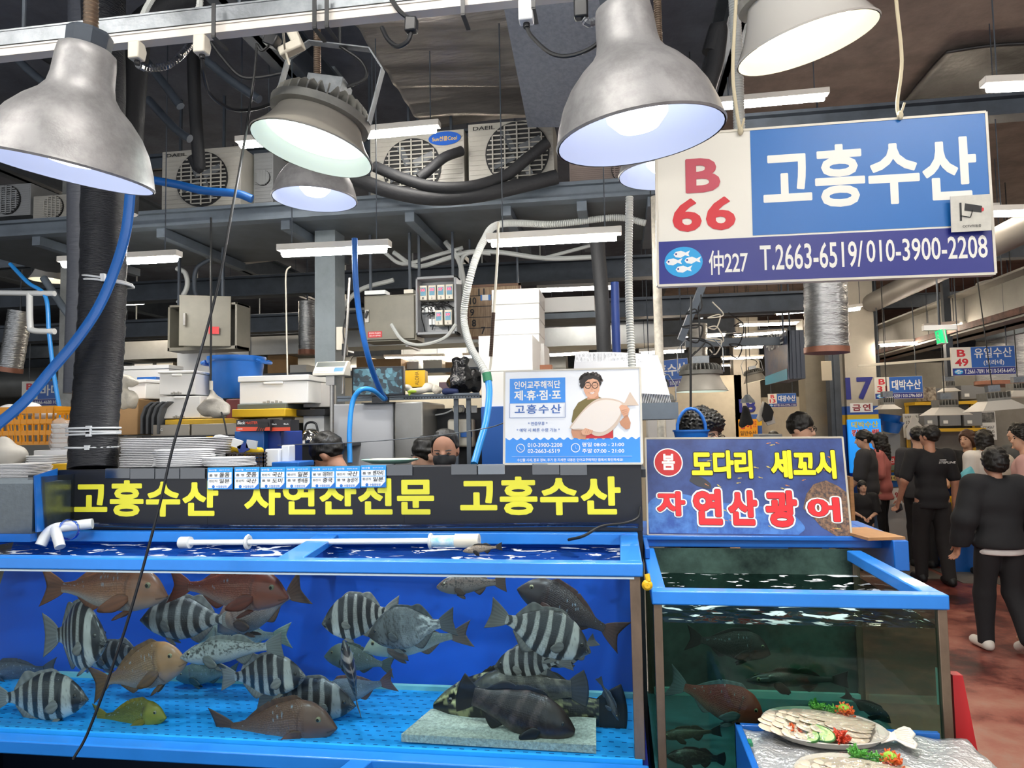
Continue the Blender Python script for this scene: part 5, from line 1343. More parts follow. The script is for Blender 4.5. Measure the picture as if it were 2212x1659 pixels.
# stall signs far back
def stall_sign(c4, no, nm, sub, tel, label, split=.31, group='blue and white stall signs hung over the far stalls'):
    B = Board('stall_sign', label, 'sign', c4, m_signwhite, .03, None, group)
    B.field(split, .27, .995, .99, M('stall_blue', '#2a61b4', .4)); B.field(.005, .01, .995, .26, m_navy)
    if no:
        B.text(no[0], split * .28, .66, split * .72, .92, m_signred, .03); B.text(no[1], split * .16, .33, split * .84, .60, m_signred, .03)
    if sub: B.text(nm, split + .05, .60, .95, .95, m_label, .02); B.text(sub, split + .19, .32, .82, .53, m_label, .015)
    else: B.text(nm, split + .05, .40, .96, .85, m_label, .025)
    fish_logo(B, .10, .135, .07, .09)
    B.text(tel, .19, .06, .975, .21, m_label, .015)
    for u in (.12, .88):
        p = B.p(u, 1, -.012); MB().tube([p, (p.x, p.y, ZC)], .006, 6).build('hanger', m_steeldark, B.t)
    return B
stall_sign([(2055, 751, 8.6), (2193, 746, 8.6), (2194, 808, 8.6), (2057, 812, 8.6)], ('B', '49'), '유일수산', '(보라네)', 'T.2661-7091 H.010-5454-6495', 'hanging stall sign reading B 49 at the far right')
stall_sign([(1889, 815, 10.2), (1993, 812, 10.2), (1994, 860, 10.2), (1890, 863, 10.2)], ('B', '31'), '대박수산', None, 'T.2666-5059 / 010-2796-5059', 'hanging stall sign reading B 31 in front of the number pillar')
stall_sign([(1659, 851, 13.5), (1720, 849, 13.5), (1721, 878, 13.5), (1660, 880, 13.5)], ('B', '13'), '대광수산', None, 'B77호 010-2776-1222', 'small hanging stall sign reading B 13 behind the man in white')
stall_sign([(1392, 782, 7.4), (1487, 773, 7.4), (1489, 832, 7.4), (1394, 842, 7.4)], None, '고흥수산', None, '2664-8979 / 010-9134-1377', 'blue hanging stall sign partly hidden by the fan of trays', .02)
stall_sign([(46, 824, 7.8), (158, 822, 7.8), (160, 874, 7.8), (48, 878, 7.8)], ('B', '41'), '바다유', None, 'T.2666-4688 H.010-7712', 'blue stall sign at the far left crossed by the blue flat hose')
# hanging banner box, pillar numbers, green exit sign
t = thing('banner_box', 'dark box shaped hanging banner with a fish photo and grey panels', 'banner', tuple(at(1690, 830, 8.4)))
a, b, c_, d_ = at(1650, 742, 8.8), at(1701, 714, 8.0), at(1702, 820, 8.0), at(1654, 832, 8.8)
mb = MB(); off = Vector((.02, 0, 0)); q = [d_, c_, b, a]
mb.add(q + [p + off for p in q], [(0, 1, 2, 3), (7, 6, 5, 4), (0, 4, 5, 1), (1, 5, 6, 2), (2, 6, 7, 3), (3, 7, 4, 0)]); mb.build('picture_panel', M('slate_blue_print', '#5d6b86', .3, col2='#8c7d7d', scale=4), t)
x0, x1, z0, z1 = span(1702, 1738, 713, 818, 8.0)
mb = MB().box(x0, x1, 8.0, 8.8, z0, z1)
for i in range(4): mb.box(x0 + (x1 - x0) * i / 4, x0 + (x1 - x0) * i / 4 + .006, 7.992, 8.0, z0, z1)
mb.build('grey_box', M('slate_grey', '#3c4452', .5), t)
q = [Vector(v) for v in (d_, c_)]; MB().add([d_ - Vector((.005, 0, 0)), c_ - Vector((.005, 0, 0)), c_ + Vector((-.005, 0, .12)), d_ + Vector((-.005, 0, .1))], [(0, 1, 2, 3)]).build('cyan_stripe', M('cyan_print', '#59b3cf', .4), t)
fr_ax = (c_ - d_).normalized(); fr_ay = Vector((0, 0, 1))
letter(t, '대중어트', (d_ - Vector((.012, 0, 0)), fr_ax, fr_ay), .12, .38, .62, .2, [(.02, m_label, .0)])
for x in (x0 + .05, x1 - .05): MB().tube([(x, 8.4, z1), (x, 8.4, ZC)], .01, 6).build('hanger', m_steeldark, t)
def pillar_no(body, c4, label, mat=m_navy):
    TL = sign_frame(c4); o = thing('pillar_number', label, 'number', tuple(TL[0]), group='numbers painted on the pillars')
    letter(o, body, (TL[0], TL[1], TL[2]), 0, 0, TL[3], TL[4], [(.03, mat, .003)])
YN = 10.585
pillar_no('17', [(1826, 816, YN), (1886, 814, YN), (1887, 862, YN), (1827, 864, YN)], 'dark blue number seventeen on the pale pillar beside the aisle')
pillar_no('18', [(1596, 862, 16.98), (1632, 861, 16.98), (1632, 890, 16.98), (1597, 892, 16.98)], 'dark blue number eighteen on the far pillar behind the small lamp')
B = Board('notice_board', 'white board with dark red letters on the pillar under the number seventeen', 'sign', [(1836, 871, YN - .01), (1885, 870, YN - .01), (1886, 890, YN - .01), (1837, 891, YN - .01)], m_label, .008)
B.text('금연', .1, .15, .9, .88, M('dark_red_vinyl', '#8e1f2c', .4), .03, spacing=1.3)
B = Board('light_box', 'tall lit sky blue sign on the pillar with yellow and red letters', 'sign', [(1833, 906, YN - .05), (1904, 905, YN - .05), (1907, 1020, YN - .05), (1836, 1022, YN - .05)], glow('lit_sky_panel', '#1f86dc', .55, False), .05)
B.text('대박수산', .10, .84, .92, .96, M('lit_yellow', '#f3e02c', .4), .03); rl = M('pinkish_red_vinyl', '#d8344a', .4)
for s_, u, v in (('킹', .1, .68), ('크', .4, .68), ('랩', .72, .68), ('게', .74, .50), ('타', .74, .32), ('게', .74, .14)): B.text(s_, u, v, u + .2, v + .13, rl, .03, layers=[(.03, rl, .001), (.07, m_label, 0)])
B = Board('stall_banner', 'orange and yellow stall banner on the far pillar with red letters', 'banner', [(1595, 906, 16.9), (1636, 905, 16.9), (1637, 944, 16.9), (1596, 945, 16.9)], M('orange_banner', '#f0a51e', .5), .02)
B.text('홍어', .08, .45, .68, .92, m_redpaint, .03); B.text('전문', .76, .55, .95, .9, m_redpaint, .02); B.text('일반수산', .08, .1, .92, .36, m_ink, .02)
B = Board('stall_notice', 'red notice with cream letters on the far stall counter', 'sign', [(1904, 988, 10.3), (1942, 985, 10.3), (1943, 1003, 10.3), (1905, 1006, 10.3)], m_redpaint, .01)
B.text('대게전문', -.0 + .05, .2, .95, .8, m_label, .02)
B = Board('exit_sign', 'green lit running man exit sign hanging under the girder', 'sign', [(2019, 716, 7.6), (2031, 712, 7.5), (2036, 741, 7.5), (2024, 745, 7.6)], glow('exit_green', '#19b26b', 1.0, False), .05, m_label)
B.disc(.55, .78, .12, m_label, .003, rv=.08); B.line([(.5, .68), (.42, .45), (.3, .28)], .014, m_label, .003); B.line([(.42, .45), (.62, .35), (.66, .18)], .014, m_label, .003); B.line([(.5, .64), (.7, .55)], .012, m_label, .003); B.line([(.1, .4), (.25, .4)], .012, m_label, .003)
p = B.p(.5, 1, -.02); MB().tube([p, (p.x, p.y, ZC)], .008, 6).build('hanger', m_steeldark, B.t)
MB().box(p.x - .15, p.x + .15, p.y - .03, p.y + .03, p.z, p.z + .05).build('housing', m_white, B.t)

# ---------------------------------------------------------------- rail, sockets, outdoor units, hoses
a, b = at(-60, 122, 2.0), at(1330, -30, 2.0)
t = thing('ceiling_rail', 'galvanised channel with a white busbar crossing the top of the picture', 'rail', tuple((a + b) / 2))
d = (b - a).normalized(); upv = Vector((0, 0, 1))
MB().bar(a + upv * .035, b + upv * .035, .05, .045).bar(a + upv * .06, b + upv * .06, .054, .006).build('channel', m_galv, t, smooth=0)
MB().bar(a + upv * -.012 + Vector((0, -.01, 0)), b + upv * -.012 + Vector((0, -.01, 0)), .04, .03).bar(a + upv * -.022 + Vector((0, -.028, 0)), b + upv * -.022 + Vector((0, -.028, 0)), .006, .012).bar(a + upv * .0 + Vector((0, -.03, 0)), b + upv * .0 + Vector((0, -.03, 0)), .006, .006).build('busbar', M('white_busbar', '#d6d0c8', .35), t, smooth=0)
for q in (.09, .45, .80): 
    p = a.lerp(b, q); MB().tube([p + upv * .06, (p.x, p.y, ZC)], .006, 6).build('hanger_rod', m_steeldark, t)
for px in (1155, 478, 692, 718, 1006):
    p = at(px, 85 - (px - 120) * .092, 1.99)
    mb = MB(); mb.box(p.x - .006, p.x + .006, p.y - .045, p.y - .04, p.z - .065, p.z + .04).box(p.x - .006, p.x + .006, p.y - .045, p.y + .035, p.z - .068, p.z - .063)
    mb.build('cable_tie', m_blackp, t)
def socket(px, py, mat, label, grp='busbar sockets', s=1.0):
    c = at(px, py, 1.97); o = thing('plug_socket', label, 'socket', tuple(c), group=grp)
    w, h = .019 * s, .028 * s
    MB().prism([(-.022 * s, -h), (.012 * s, -h), (.022 * s, h * .2), (.01 * s, h), (-.022 * s, h)], (c.x - w, c.y, c.z), (0, 1, 0), (0, 0, 1), (2 * w, 0, 0)).build('body', mat, o, bevel=.004)
    MB().tube([c + Vector((0, 0, -h)), c + Vector((0, .0, -h - .012))], .009 * s, 10).build('cable_gland', m_blackp, o)
    return c + Vector((0, 0, -h - .01))
s1 = socket(297, 113, m_cream, 'cream plug socket, left one on the white busbar')
s2 = socket(437, 100, m_cream, 'cream plug socket, second on the white busbar')
s3 = socket(1137, 29, m_white, 'white plug socket on the busbar left of the big bell lamp', s=1.1)
def cord(pts, r, label, mat=None, cat='cord', n=8, name='loose_wire', rib=0., seg=7):
    return tag(MB().tube(pts, r, seg, n, rib=rib).build(name, mat or m_black), label, cat)
cord([s2, at(440, 160, 2.0), at(455, 205, 2.1), at(500, 236, 2.2), at(548, 236, 2.3), at(585, 225, 2.4)], .006, 'black cord looping from the second cream socket to the high bay lamp')
cord([s3, at(1150, 80, 1.97), at(1190, 115, 1.95), at(1235, 120, 1.93), at(1290, 95, 1.9), at(1330, 40, 1.88), at(1345, 0, 1.88), at(1350, -60, 1.88)], .006, 'black cord hanging in a loop from the white socket to the big bell lamp')
c = at(888, 55, 1.95); o = thing('inline_plug', 'black junction plug tied under the busbar', 'plug', tuple(c))
MB().prism([(-.018, -.022), (.018, -.022), (.02, .02), (-.016, .025)], c - Vector((0, .015, 0)), (1, 0, 0), (0, 0, 1), (0, .03, 0)).build('body', m_blackp, o, bevel=.005)
MB().tube([c + Vector((-.005, 0, .02)), at(860, 20, 1.95), at(835, -20, 1.95)], .007, 8, 6).build('cord', m_black, o)
MB().tube([c + Vector((0, 0, -.022)), at(880, 90, 1.95), at(858, 100, 1.96), at(838, 85, 1.98), at(825, 60, 2.0)], .007, 8, 6).build('cord', m_black, o)
c = at(1255, 15, 1.95); o = thing('inline_plug', 'black junction block at the top left of the big bell lamp', 'plug', tuple(c))
MB().box(c.x - .02, c.x + .02, c.y - .015, c.y + .015, c.z - .035, c.z + .04).build('body', m_blackp, o, bevel=.005)
MB().tube([c + Vector((.005, 0, -.035)), at(1275, 50, 1.96), at(1310, 25, 2.0), at(1330, -30, 2.0)], .012, 8, 6, rib=.008).build('cord', M('grey_flex', '#6d7076', .5), o)
cord([at(298, 140, 2.0), at(320, 147, 2.05), at(365, 140, 2.1), at(400, 110, 2.15), at(418, 85, 2.2)], .013, 'clear ribbed hose curving behind the cream sockets', clear('ribbed_clear', '#aab2bd', .25, .2), 'hose', 8, 'spiral_hose', .008)
for i, (p0, p1, p2) in enumerate((((305, 45, 2.2), (318, 15, 2.25), (345, -30, 2.3)), ((425, 30, 2.2), (431, 10, 2.2), (434, -30, 2.2)))):
    cord([at(*p0), at(*p1), at(*p2)], .012, ('grey corrugated conduit bending up from the rail near the left lamp', 'short grey corrugated conduit rising from the rail')[i], m_conduit, 'conduit', 5, 'conduit', .008)
# cream cable clamp on the high bay's bracket
c = at(630, 105, 2.32); o = thing('plug_adapter', 'cream three way plug adapter strapped to the high bay bracket', 'plug', tuple(c))
MB().obox(c, (.09, .04, .035), tilt(0, -20)).obox(c + Vector((.01, 0, .045)), (.035, .04, .06), tilt(0, -25)).build('body', m_cream, o, bevel=.006)
MB().tube([at(611, 18, 2.02), at(611, 60, 2.15), at(615, 105, 2.3), at(625, 140, 2.32)], .004, 6).build('strap', m_cream, o)
c = at(588, 88, 2.3); tag(MB().obox(c, (.05, .04, .045), tilt(0, 25)).build('power_brick', m_blackp, bevel=.005), 'small black power brick left of the cream plug adapter', 'power supply')
cord([at(580, 100, 2.3), at(566, 110, 2.3), at(556, 98, 2.3)], .005, 'black lead running from the power brick to the hanging cord')
cord([at(620, 157, 2.5), at(560, 168, 2.5), at(520, 165, 2.5), at(485, 130, 2.5), at(455, 90, 2.5)], .007, 'black cord curving from the rail to the high bay lamp')

# outdoor units on the steel shelf
m_ac = M('aged_beige_panel', '#aaa79e', .45, var=.12, scale=5)
m_acd = M('aged_grey_panel', '#8d8f90', .45, var=.12, scale=5)
def outdoor_unit(px0, px1, py0, py1, y, label, mat=None, fan=(.62, .5), logo=None, badge=None, depth=.32):
    x0, x1, z0, z1 = span(px0, px1, py0, py1, y)
    z0 = max(z0, zs + .02)
    t = thing('outdoor_unit', label, 'air conditioner unit', ((x0 + x1) / 2, y + depth / 2, z0), group='air conditioner outdoor units on the steel shelf')
    mat = mat or m_ac; w, h = x1 - x0, z1 - z0; r = min(h * .44, w * .36)
    cx, cz = x0 + w * fan[0], z0 + h * fan[1]
    mb = MB().box(x0, x1, y, y + depth, z0, z1)
    for i in range(14):
        zz = z0 + h * (i + .5) / 14; mb.box(x0 + .01, x1 - .01, y - .004, y, zz - .004, zz + .006)
    mb.build('casing', mat, t, bevel=.006)
    MB().lathe([(.001, 0), (r, 0), (r * 1.04, -.006), (r * 1.05, .004), (.001, .004)], (cx, y - .008, cz), 32, Matrix.Rotation(R(90), 3, 'X')).build('fan_recess', M('dark_recess', '#17181a', .7), t)
    mb = MB()
    for i in range(13):
        zz = -r + 2 * r * (i + .5) / 13; hw = math.sqrt(max(0, r * r - zz * zz))
        mb.box(cx - hw, cx + hw, y - .022, y - .014, cz + zz - .0045, cz + zz + .0045)
    for i in range(5):
        xx = -r + 2 * r * (i + .5) / 5; hh = math.sqrt(max(0, r * r - xx * xx)); mb.box(cx + xx - .005, cx + xx + .005, y - .026, y - .02, cz - hh, cz + hh)
    mb.build('fan_grille', mat, t)
    mb = MB()
    for k in range(4):
        a = k * 1.571 + .4; mb.obox((cx + math.cos(a) * r * .5, y - .012, cz + math.sin(a) * r * .5), (r * .75, .003, r * .4), Matrix.Rotation(-a, 3, 'Y') @ Matrix.Rotation(.3, 3, 'X'))
    mb.build('fan_blades', M('grey_fan', '#54585c', .5), t)
    if logo: letter(t, logo, ((x0, y - .006, z0), (1, 0, 0), (0, 0, 1)), w * .06, h * .90, w * .26, h * .055, [(.02, m_ink, 0)])
    if badge:
        c = (x1 - w * .2, y - .009, z1 - h * .13)
        MB().lathe([(.001, .002), (w * .17, .002), (w * .17, .0), (.001, 0)], c, 28, Matrix.Rotation(R(90), 3, 'X'), sq=(1, .42)).build('badge', M('badge_blue', '#2458b0', .3), t)
        letter(t, 'Sun선쿨Cool', ((c[0] - w * .13, c[1] - .003, c[2] - h * .04), (1, 0, 0), (0, 0, 1)), 0, 0, w * .26, h * .075, [(.02, m_yellow, 0)])
    return t
outdoor_unit(800, 1003, 287, 425, 5.05, 'outdoor unit with an oval blue badge above the thick black hoses', fan=(.45, .45), badge=1)
outdoor_unit(1012, 1196, 262, 410, 5.0, 'taller outdoor unit crossed by a thick black hose', fan=(.58, .52), logo='DAEIL')
outdoor_unit(350, 520, 322, 450, 5.05, 'outdoor unit behind the blue hose at the left of the shelf', fan=(.52, .48), logo='DAEIL')
outdoor_unit(72, 200, 420, 474, 5.08, 'outdoor unit half hidden by the left bell lamp', fan=(.35, .5))
outdoor_unit(548, 590, 330, 440, 5.2, 'narrow outdoor unit end next to the small bell lamp', m_acd, fan=(.5, .5))
outdoor_unit(-60, 66, 400, 468, 5.1, 'grey outdoor unit at the far left end of the shelf', m_acd)
outdoor_unit(1230, 1390, 340, 400, 5.08, 'brownish outdoor unit side behind the right bell lamp', M('brown_grey_panel', '#8a7b74', .5), fan=(.75, .5))
m_hose = M('black_foam_hose', '#202124', .65, bump=.3, bscale=40)
def hose(pts, r, label, mat=None, cat='hose', n=7, name='hose', seg=12, rib=0.): return tag(MB().tube(pts, r, seg, n, rib=rib).build(name, mat or m_hose), label, cat)
hose([at(1203, 382, 4.85), at(1130, 400, 4.8), at(1030, 422, 4.75), at(930, 428, 4.75), at(840, 412, 4.75), at(770, 388, 4.8), at(720, 380, 4.9)], .052, 'thickest black insulated hose sagging along the front of the shelf')
hose([at(1182, 308, 4.85), at(1130, 350, 4.8), at(1090, 380, 4.78), at(1020, 402, 4.72), at(940, 404, 4.72), at(870, 385, 4.75), at(810, 360, 4.8)], .04, 'black insulated hose crossing in front of the taller outdoor unit')
hose([at(997, 326, 4.95), at(960, 340, 4.85), at(930, 365, 4.8), at(905, 385, 4.78)], .036, 'short black hose joining the unit with the blue badge')
hose([at(418, 340, 4.8), at(430, 360, 4.8), at(426, 300, 4.75), at(420, 200, 4.7), at(418, 100, 4.6), at(418, 20, 4.5)], .045, 'vertical black insulated pipe behind the second cream socket')
hose([at(265, 460, 3.9), at(275, 330, 3.9), at(285, 180, 3.9), at(300, 70, 3.9), at(360, 20, 3.9), at(460, -20, 3.9)], .085, 'thick black insulated pipe rising behind the left bell lamp')
hose([at(1535, 115, 4.0), at(1552, 60, 4.0), at(1545, 130, 4.0), at(1525, 200, 4.0)], .05, 'black hose end hanging right of the big bell lamp')
hose([at(0, 55, 4.5), at(120, 130, 4.4), at(230, 190, 4.3)], .05, 'dark pipe crossing behind the rail at the upper left')
for i, pts in enumerate(([(215, 10), (330, 150), (390, 230)], [(445, 130), (500, 175), (560, 215)], [(320, 215), (380, 280), (410, 300)], [(0, 90), (60, 150), (110, 190)])):
    hose([at(x, y, 4.2) for x, y in pts], .028, ['dark slanting brace behind the left bell lamp', 'grey slanting brace left of the high bay lamp', 'dark slanting brace above the left outdoor unit', 'dark brace pipe in the far upper left corner'][i], m_steeldark, 'brace', 2)
# wrapped vertical pipe bundle with ties
t = thing('wrapped_pipe', 'thick vertical pipe wrapped in black tape standing behind the black banner', 'pipe', tuple(at(205, 1010, 3.5)))
cs = [at(222, -40, 3.62), at(222, 430, 3.6), at(223, 600, 3.55), at(218, 730, 3.52), at(210, 850, 3.5), at(203, 930, 3.48), at(200, 1012, 3.45)]
p = smooth_path(cs, 14); mb = MB()
mb.tube(p, [.118 + .002 * math.sin(i * 1.3) + .0015 * math.sin(i * 3.1) for i in range(len(p))], 22)
mb.build('wrapping', M('black_wrap_tape', '#222429', .38, bump=1.0, bscale=26, stretch=(1, 1, 7)), t, smooth=70)
p2 = smooth_path([at(185, -40, 3.6), at(183, 440, 3.58), at(184, 600, 3.56), at(180, 720, 3.56), at(176, 850, 3.56)], 10)
MB().tube(p2, .09, 18).build('grey_wrapping', M('dark_grey_wrap', '#4b4e56', .5, bump=.5, bscale=14, stretch=(1, 1, 4)), t, smooth=70)
m_tie = M('white_cable_tie', '#cfd3d6', .4)
for j, (px, py, y, r, tl) in enumerate(((232, 606, 3.55, .125, .16), (234, 613, 3.55, .128, .1), (203, 925, 3.48, .128, .0), (203, 932, 3.48, .128, .02), (203, 938, 3.48, .128, -.02), (199, 966, 3.47, .124, .02))):
    c = at(px, py, y); rot = Matrix.Rotation(tl, 3, 'Y')
    MB().tube([c + rot @ Vector((r * math.cos(q), r * math.sin(q), 0)) for q in [i * .2618 for i in range(25)]], .006, 6).box(c.x + .06 - .012, c.x + .06 + .012, c.y - r * .95, c.y - r * .8, c.z - .012, c.z + .012).build('cable_tie', m_tie, t)
# blue flat hose sweeping across
def strap(pts, w, th, label, mat, name='flat_hose', cat='hose'):
    p = smooth_path(pts, 8); mb = MB(); vs = []; n = len(p)
    for i, q in enumerate(p):
        d = (p[min(i + 1, n - 1)] - p[max(i - 1, 0)]).normalized(); s = d.cross(Vector((0, 1, 0))).normalized(); yv = Vector((0, 1, 0))
        for k in range(10):
            a = 2 * math.pi * k / 10; vs.append(q + s * (w / 2 * math.cos(a)) + yv * (th / 2 * math.sin(a)))
    mb.add(vs, [(i * 10 + k, i * 10 + (k + 1) % 10, (i + 1) * 10 + (k + 1) % 10, (i + 1) * 10 + k) for i in range(n - 1) for k in range(10)] + [tuple(range(10))[::-1], tuple((n - 1) * 10 + k for k in range(10))])
    return tag(mb.build(name, mat), label, cat)
strap([at(283, 400, 3.34), at(272, 500, 3.34), at(245, 590, 3.36), at(212, 665, 3.35), at(165, 735, 3.3), at(110, 800, 3.25), at(50, 870, 3.2), at(-40, 945, 3.15)], .062, .03, 'blue flat hose tied to the black wrapped pipe, sweeping down to the left', m_rubber_blue)
hose([at(325, 388, 4.7), at(390, 400, 4.7), at(440, 412, 4.7), at(510, 418, 4.72), at(545, 430, 4.75)], .03, 'blue hose lying across the front of the left outdoor units', m_rubber_blue)
hose([at(766, 515, 4.1), at(768, 600, 4.1), at(778, 690, 4.15), at(798, 780, 4.25), at(822, 845, 4.5), at(832, 862, 4.6)], .018, 'blue hose hanging down past the electric panel to the fridge', m_rubber_blue)
hose([at(756, 1000, 4.2), at(755, 930, 4.25), at(762, 868, 4.3), at(780, 842, 4.3), at(805, 843, 4.35), at(828, 862, 4.5)], .016, 'light blue hose arching over the fridge front', m_hose_cyan)
hose([at(1395, 482, 5.2), at(1330, 470, 5.2), at(1200, 484, 5.1), at(1082, 484, 4.8), at(1045, 520, 4.6), at(1018, 590, 4.5), at(1002, 680, 4.6), at(1015, 745, 4.5), at(1040, 790, 4.4), at(1053, 812, 4.35)], .026, 'grey corrugated hose bending down from the unit shelf beside the number board', m_conduit, rib=.014)
hose([at(1053, 812, 4.35), at(1057, 850, 4.3), at(1050, 910, 4.2), at(1036, 960, 4.1), at(1024, 1002, 4.0)], .021, 'light blue hose running from the grey corrugated hose down behind the poster', m_hose_cyan)
tag(MB().tube([at(1051, 806, 4.35), at(1054, 824, 4.34)], .029, 12).build('hose_joint', M('green_tape', '#2c7d58', .4)), 'green taped joint between the grey and light blue hoses', 'joint')
hose([at(1360, 425, 3.3), at(1358, 560, 3.3), at(1360, 680, 3.28), at(1366, 800, 3.24)], .019, 'pale corrugated conduit dropping to the top of the poster board', m_conduit, rib=.012)
hose([at(1585, -20, 3.4), at(1592, 120, 3.4), at(1597, 280, 3.4), at(1600, 330, 3.4)], .028, 'pale corrugated pipe hanging behind the left part of the hanging shop sign', m_conduit, rib=.012)
hose([at(1290, 525, 4.9), at(1300, 640, 4.9), at(1305, 765, 4.9), at(1308, 830, 4.9)], .05, 'black pipe standing behind the stacked foam boxes', m_hose)
hose([at(1328, 610, 5.0), at(1330, 700, 5.0), at(1333, 800, 5.0)], .03, 'dark blue pipe beside the black pipe behind the foam boxes', M('dark_blue_pipe', '#24418a', .5))
# loose white conduits and wires under the shelf
for i, (pts, r) in enumerate((([(850, 545), (900, 575), (960, 560), (1010, 545), (1080, 545), (1180, 558), (1290, 555)], .02), ([(830, 545), (870, 570), (940, 552), (1000, 535)], .016), ([(962, 522), (990, 560), (1000, 600), (1005, 640)], .022), ([(740, 690), (745, 660), (780, 625), (850, 605)], .02), ([(995, 610), (998, 560), (1020, 545), (1060, 548)], .018), ([(1180, 556), (1240, 540), (1285, 528)], .015))):
    hose([at(x, y, 5.7) for x, y in pts], r, ['white conduit sagging under the unit shelf above the number board', 'thin white conduit over the digital controllers', 'white conduit slanting down to the number board', 'white conduit bending round the steel column', 'white conduit arching beside the digital controllers', 'short white conduit near the long tube light'][i], m_conduit, 'conduit', 6, 'conduit', 8)
cord([at(845, 700, 5.3), at(870, 735, 5.3), at(910, 745, 5.3), at(960, 730, 5.3), at(985, 700, 5.3)], .014, 'white conduit looping under the electric panels', m_conduit, 'conduit', 6, 'conduit')
hose([at(382, 580, 5.9), at(400, 590, 5.9), at(404, 620, 5.9), at(385, 655, 5.9)], .022, 'grey conduit bending down to the open switch cabinet', m_conduit, 'conduit', 6, 'conduit')
hose([at(455, 560, 5.9), at(425, 580, 5.9), at(420, 620, 5.9), at(428, 650, 5.9)], .02, 'dark conduit bending behind the open switch cabinet', m_steeldark, 'conduit', 6, 'conduit')
t = thing('drain_pipe', 'white plastic pipe with a drop elbow at the far left', 'pipe', tuple(at(60, 640, 5.0)))
MB().tube([at(-40, 632, 5.0), at(118, 634, 5.0)], .022, 12).tube([at(64, 634, 5.0), at(65, 700, 5.0), at(72, 714, 5.0), at(118, 716, 5.0)], .024, 12, 4).build('pipe', m_pvc, t)
hose([at(22, 570, 5.0), at(60, 610, 5.0), at(98, 640, 5.0), at(106, 720, 5.0), at(118, 820, 5.0), at(134, 912, 5.0)], .016, 'bright blue hose running down the concrete pillar on the left', m_hose_cyan)
hose([at(94, 600, 5.3), at(130, 655, 5.3), at(170, 710, 5.3)], .03, 'grey pipe slanting down behind the small white lamp', m_steelgrey, 'pipe', 4, 'pipe')
cord([at(456, 470, 4.4), at(456, 600, 4.4), at(456, 700, 4.4), at(455, 835, 4.4)], .007, 'straight black cord holding the plastic bag')
t = thing('tied_bag', 'greyish plastic bag with a plug inside, tied to the straight black cord', 'bag', tuple(at(460, 905, 4.4)))
c = at(461, 880, 4.4); c2 = at(456, 842, 4.4)
blob_obj('bag', [ell(tuple(c), (.10, .05, .06)), ell(tuple(c + Vector((.01, 0, -.02))), (.115, .05, .045)), cap(tuple(c + Vector((0, 0, .05))), tuple(c2), .05, .015)], M('milky_plastic', '#b7b1a5', .35, alpha=.92, bump=.8, bscale=25), t, .009, .03, disp=lumps(.008, 40, 2), world=True)
MB().tube([c2, c2 + Vector((0, 0, .06))], .012, 8).build('neck_tape', m_cream, t)
MB().tube([at(478, 890, 4.35), at(485, 912, 4.35), at(492, 950, 4.35), at(500, 985, 4.35)], .005, 6, 5).build('cord', m_black, t)
cord([at(628, 575, 5.1), at(618, 590, 5.1), at(618, 650, 5.1), at(620, 760, 5.1), at(622, 850, 5.1)], .006, 'white cord with a small bag hanging left of the steel column', m_cream)
blob_obj('hanging_bag', [ell(tuple(at(624, 895, 5.05)), (.05, .035, .08)), cap(tuple(at(623, 875, 5.05)), tuple(at(622, 848, 5.05)), .03, .008)], M('white_bag', '#d5d1c8', .5), None, .008, .02, disp=lumps(.004, 50, 5)); tag(bpy.data.objects['hanging_bag'], 'small white bag hanging beside the glove boxes', 'bag')
cord([at(755, 600, 4.7), at(750, 700, 4.7), at(742, 790, 4.7), at(740, 850, 4.7)], .01, 'steel spring hanger hanging before the security monitor', m_steel, 'hanger', 4, 'spring_hanger', .01)
cord([at(1076, 480, 4.1), at(1074, 560, 4.1), at(1066, 680, 4.1), at(1062, 760, 4.1), at(1058, 800, 4.1)], .008, 'white rope with a rusty spring hanging in front of the foam boxes', m_cream, 'rope', 5, 'rope')
tag(MB().tube([at(1066, 675, 4.08), at(1060, 770, 4.08)], .012, 8, 0, True, .01).build('tension_spring', M('rusty_spring', '#4a3a30', .5, .5)), 'rusty long spring on the white rope before the foam boxes', 'spring')
cord([at(600, 962, 3.9), at(780, 955, 3.8), at(950, 940, 3.7), at(1050, 925, 3.5), at(1093, 912, 3.2)], .0028, 'thin wire stretched from the poster board across the stall', m_galv, 'wire')
cord([at(1493, 640, 4.9), at(1492, 760, 4.9), at(1492, 880, 4.9)], .008, 'black cord hanging down to the blue basket handle')
rs = np.random.RandomState(3)
for i, (px, py) in enumerate(((1500, 700), (1548, 705), (1590, 720))):
    c = at(px, py, 5.2 + i); pts = [c + Vector((rs.normal() * .03 + .05 * math.sin(q * 2.2), rs.normal() * .02, .16 - q * .035 + .05 * math.cos(q * 2.2))) for q in range(12)]
    cord(pts, .006, ['tangled black cables above the beige high bay lamp', 'coil of beige cable hanging under the tube lights', 'loop of black cable on the steel bar behind the signs'][i], (m_black, m_cream, m_black)[i], 'cable', 6, 'cable_coil')
bar = at(1430, 740, 8.2); tag(MB().bar(at(1480, 742, 8.2), at(1740, 735, 8.2), .05, .09).build('cable_bar', m_steelgrey), 'grey steel bar with hooks under the second row of tube lights', 'bar')
# slanting sign arm by the pole
tag(MB().bar(at(1520, 610, 5.5), at(1470, 735, 5.6), .06, .05).build('slanted_arm', m_steelgrey), 'slanting grey steel arm behind the tangled cables', 'arm')

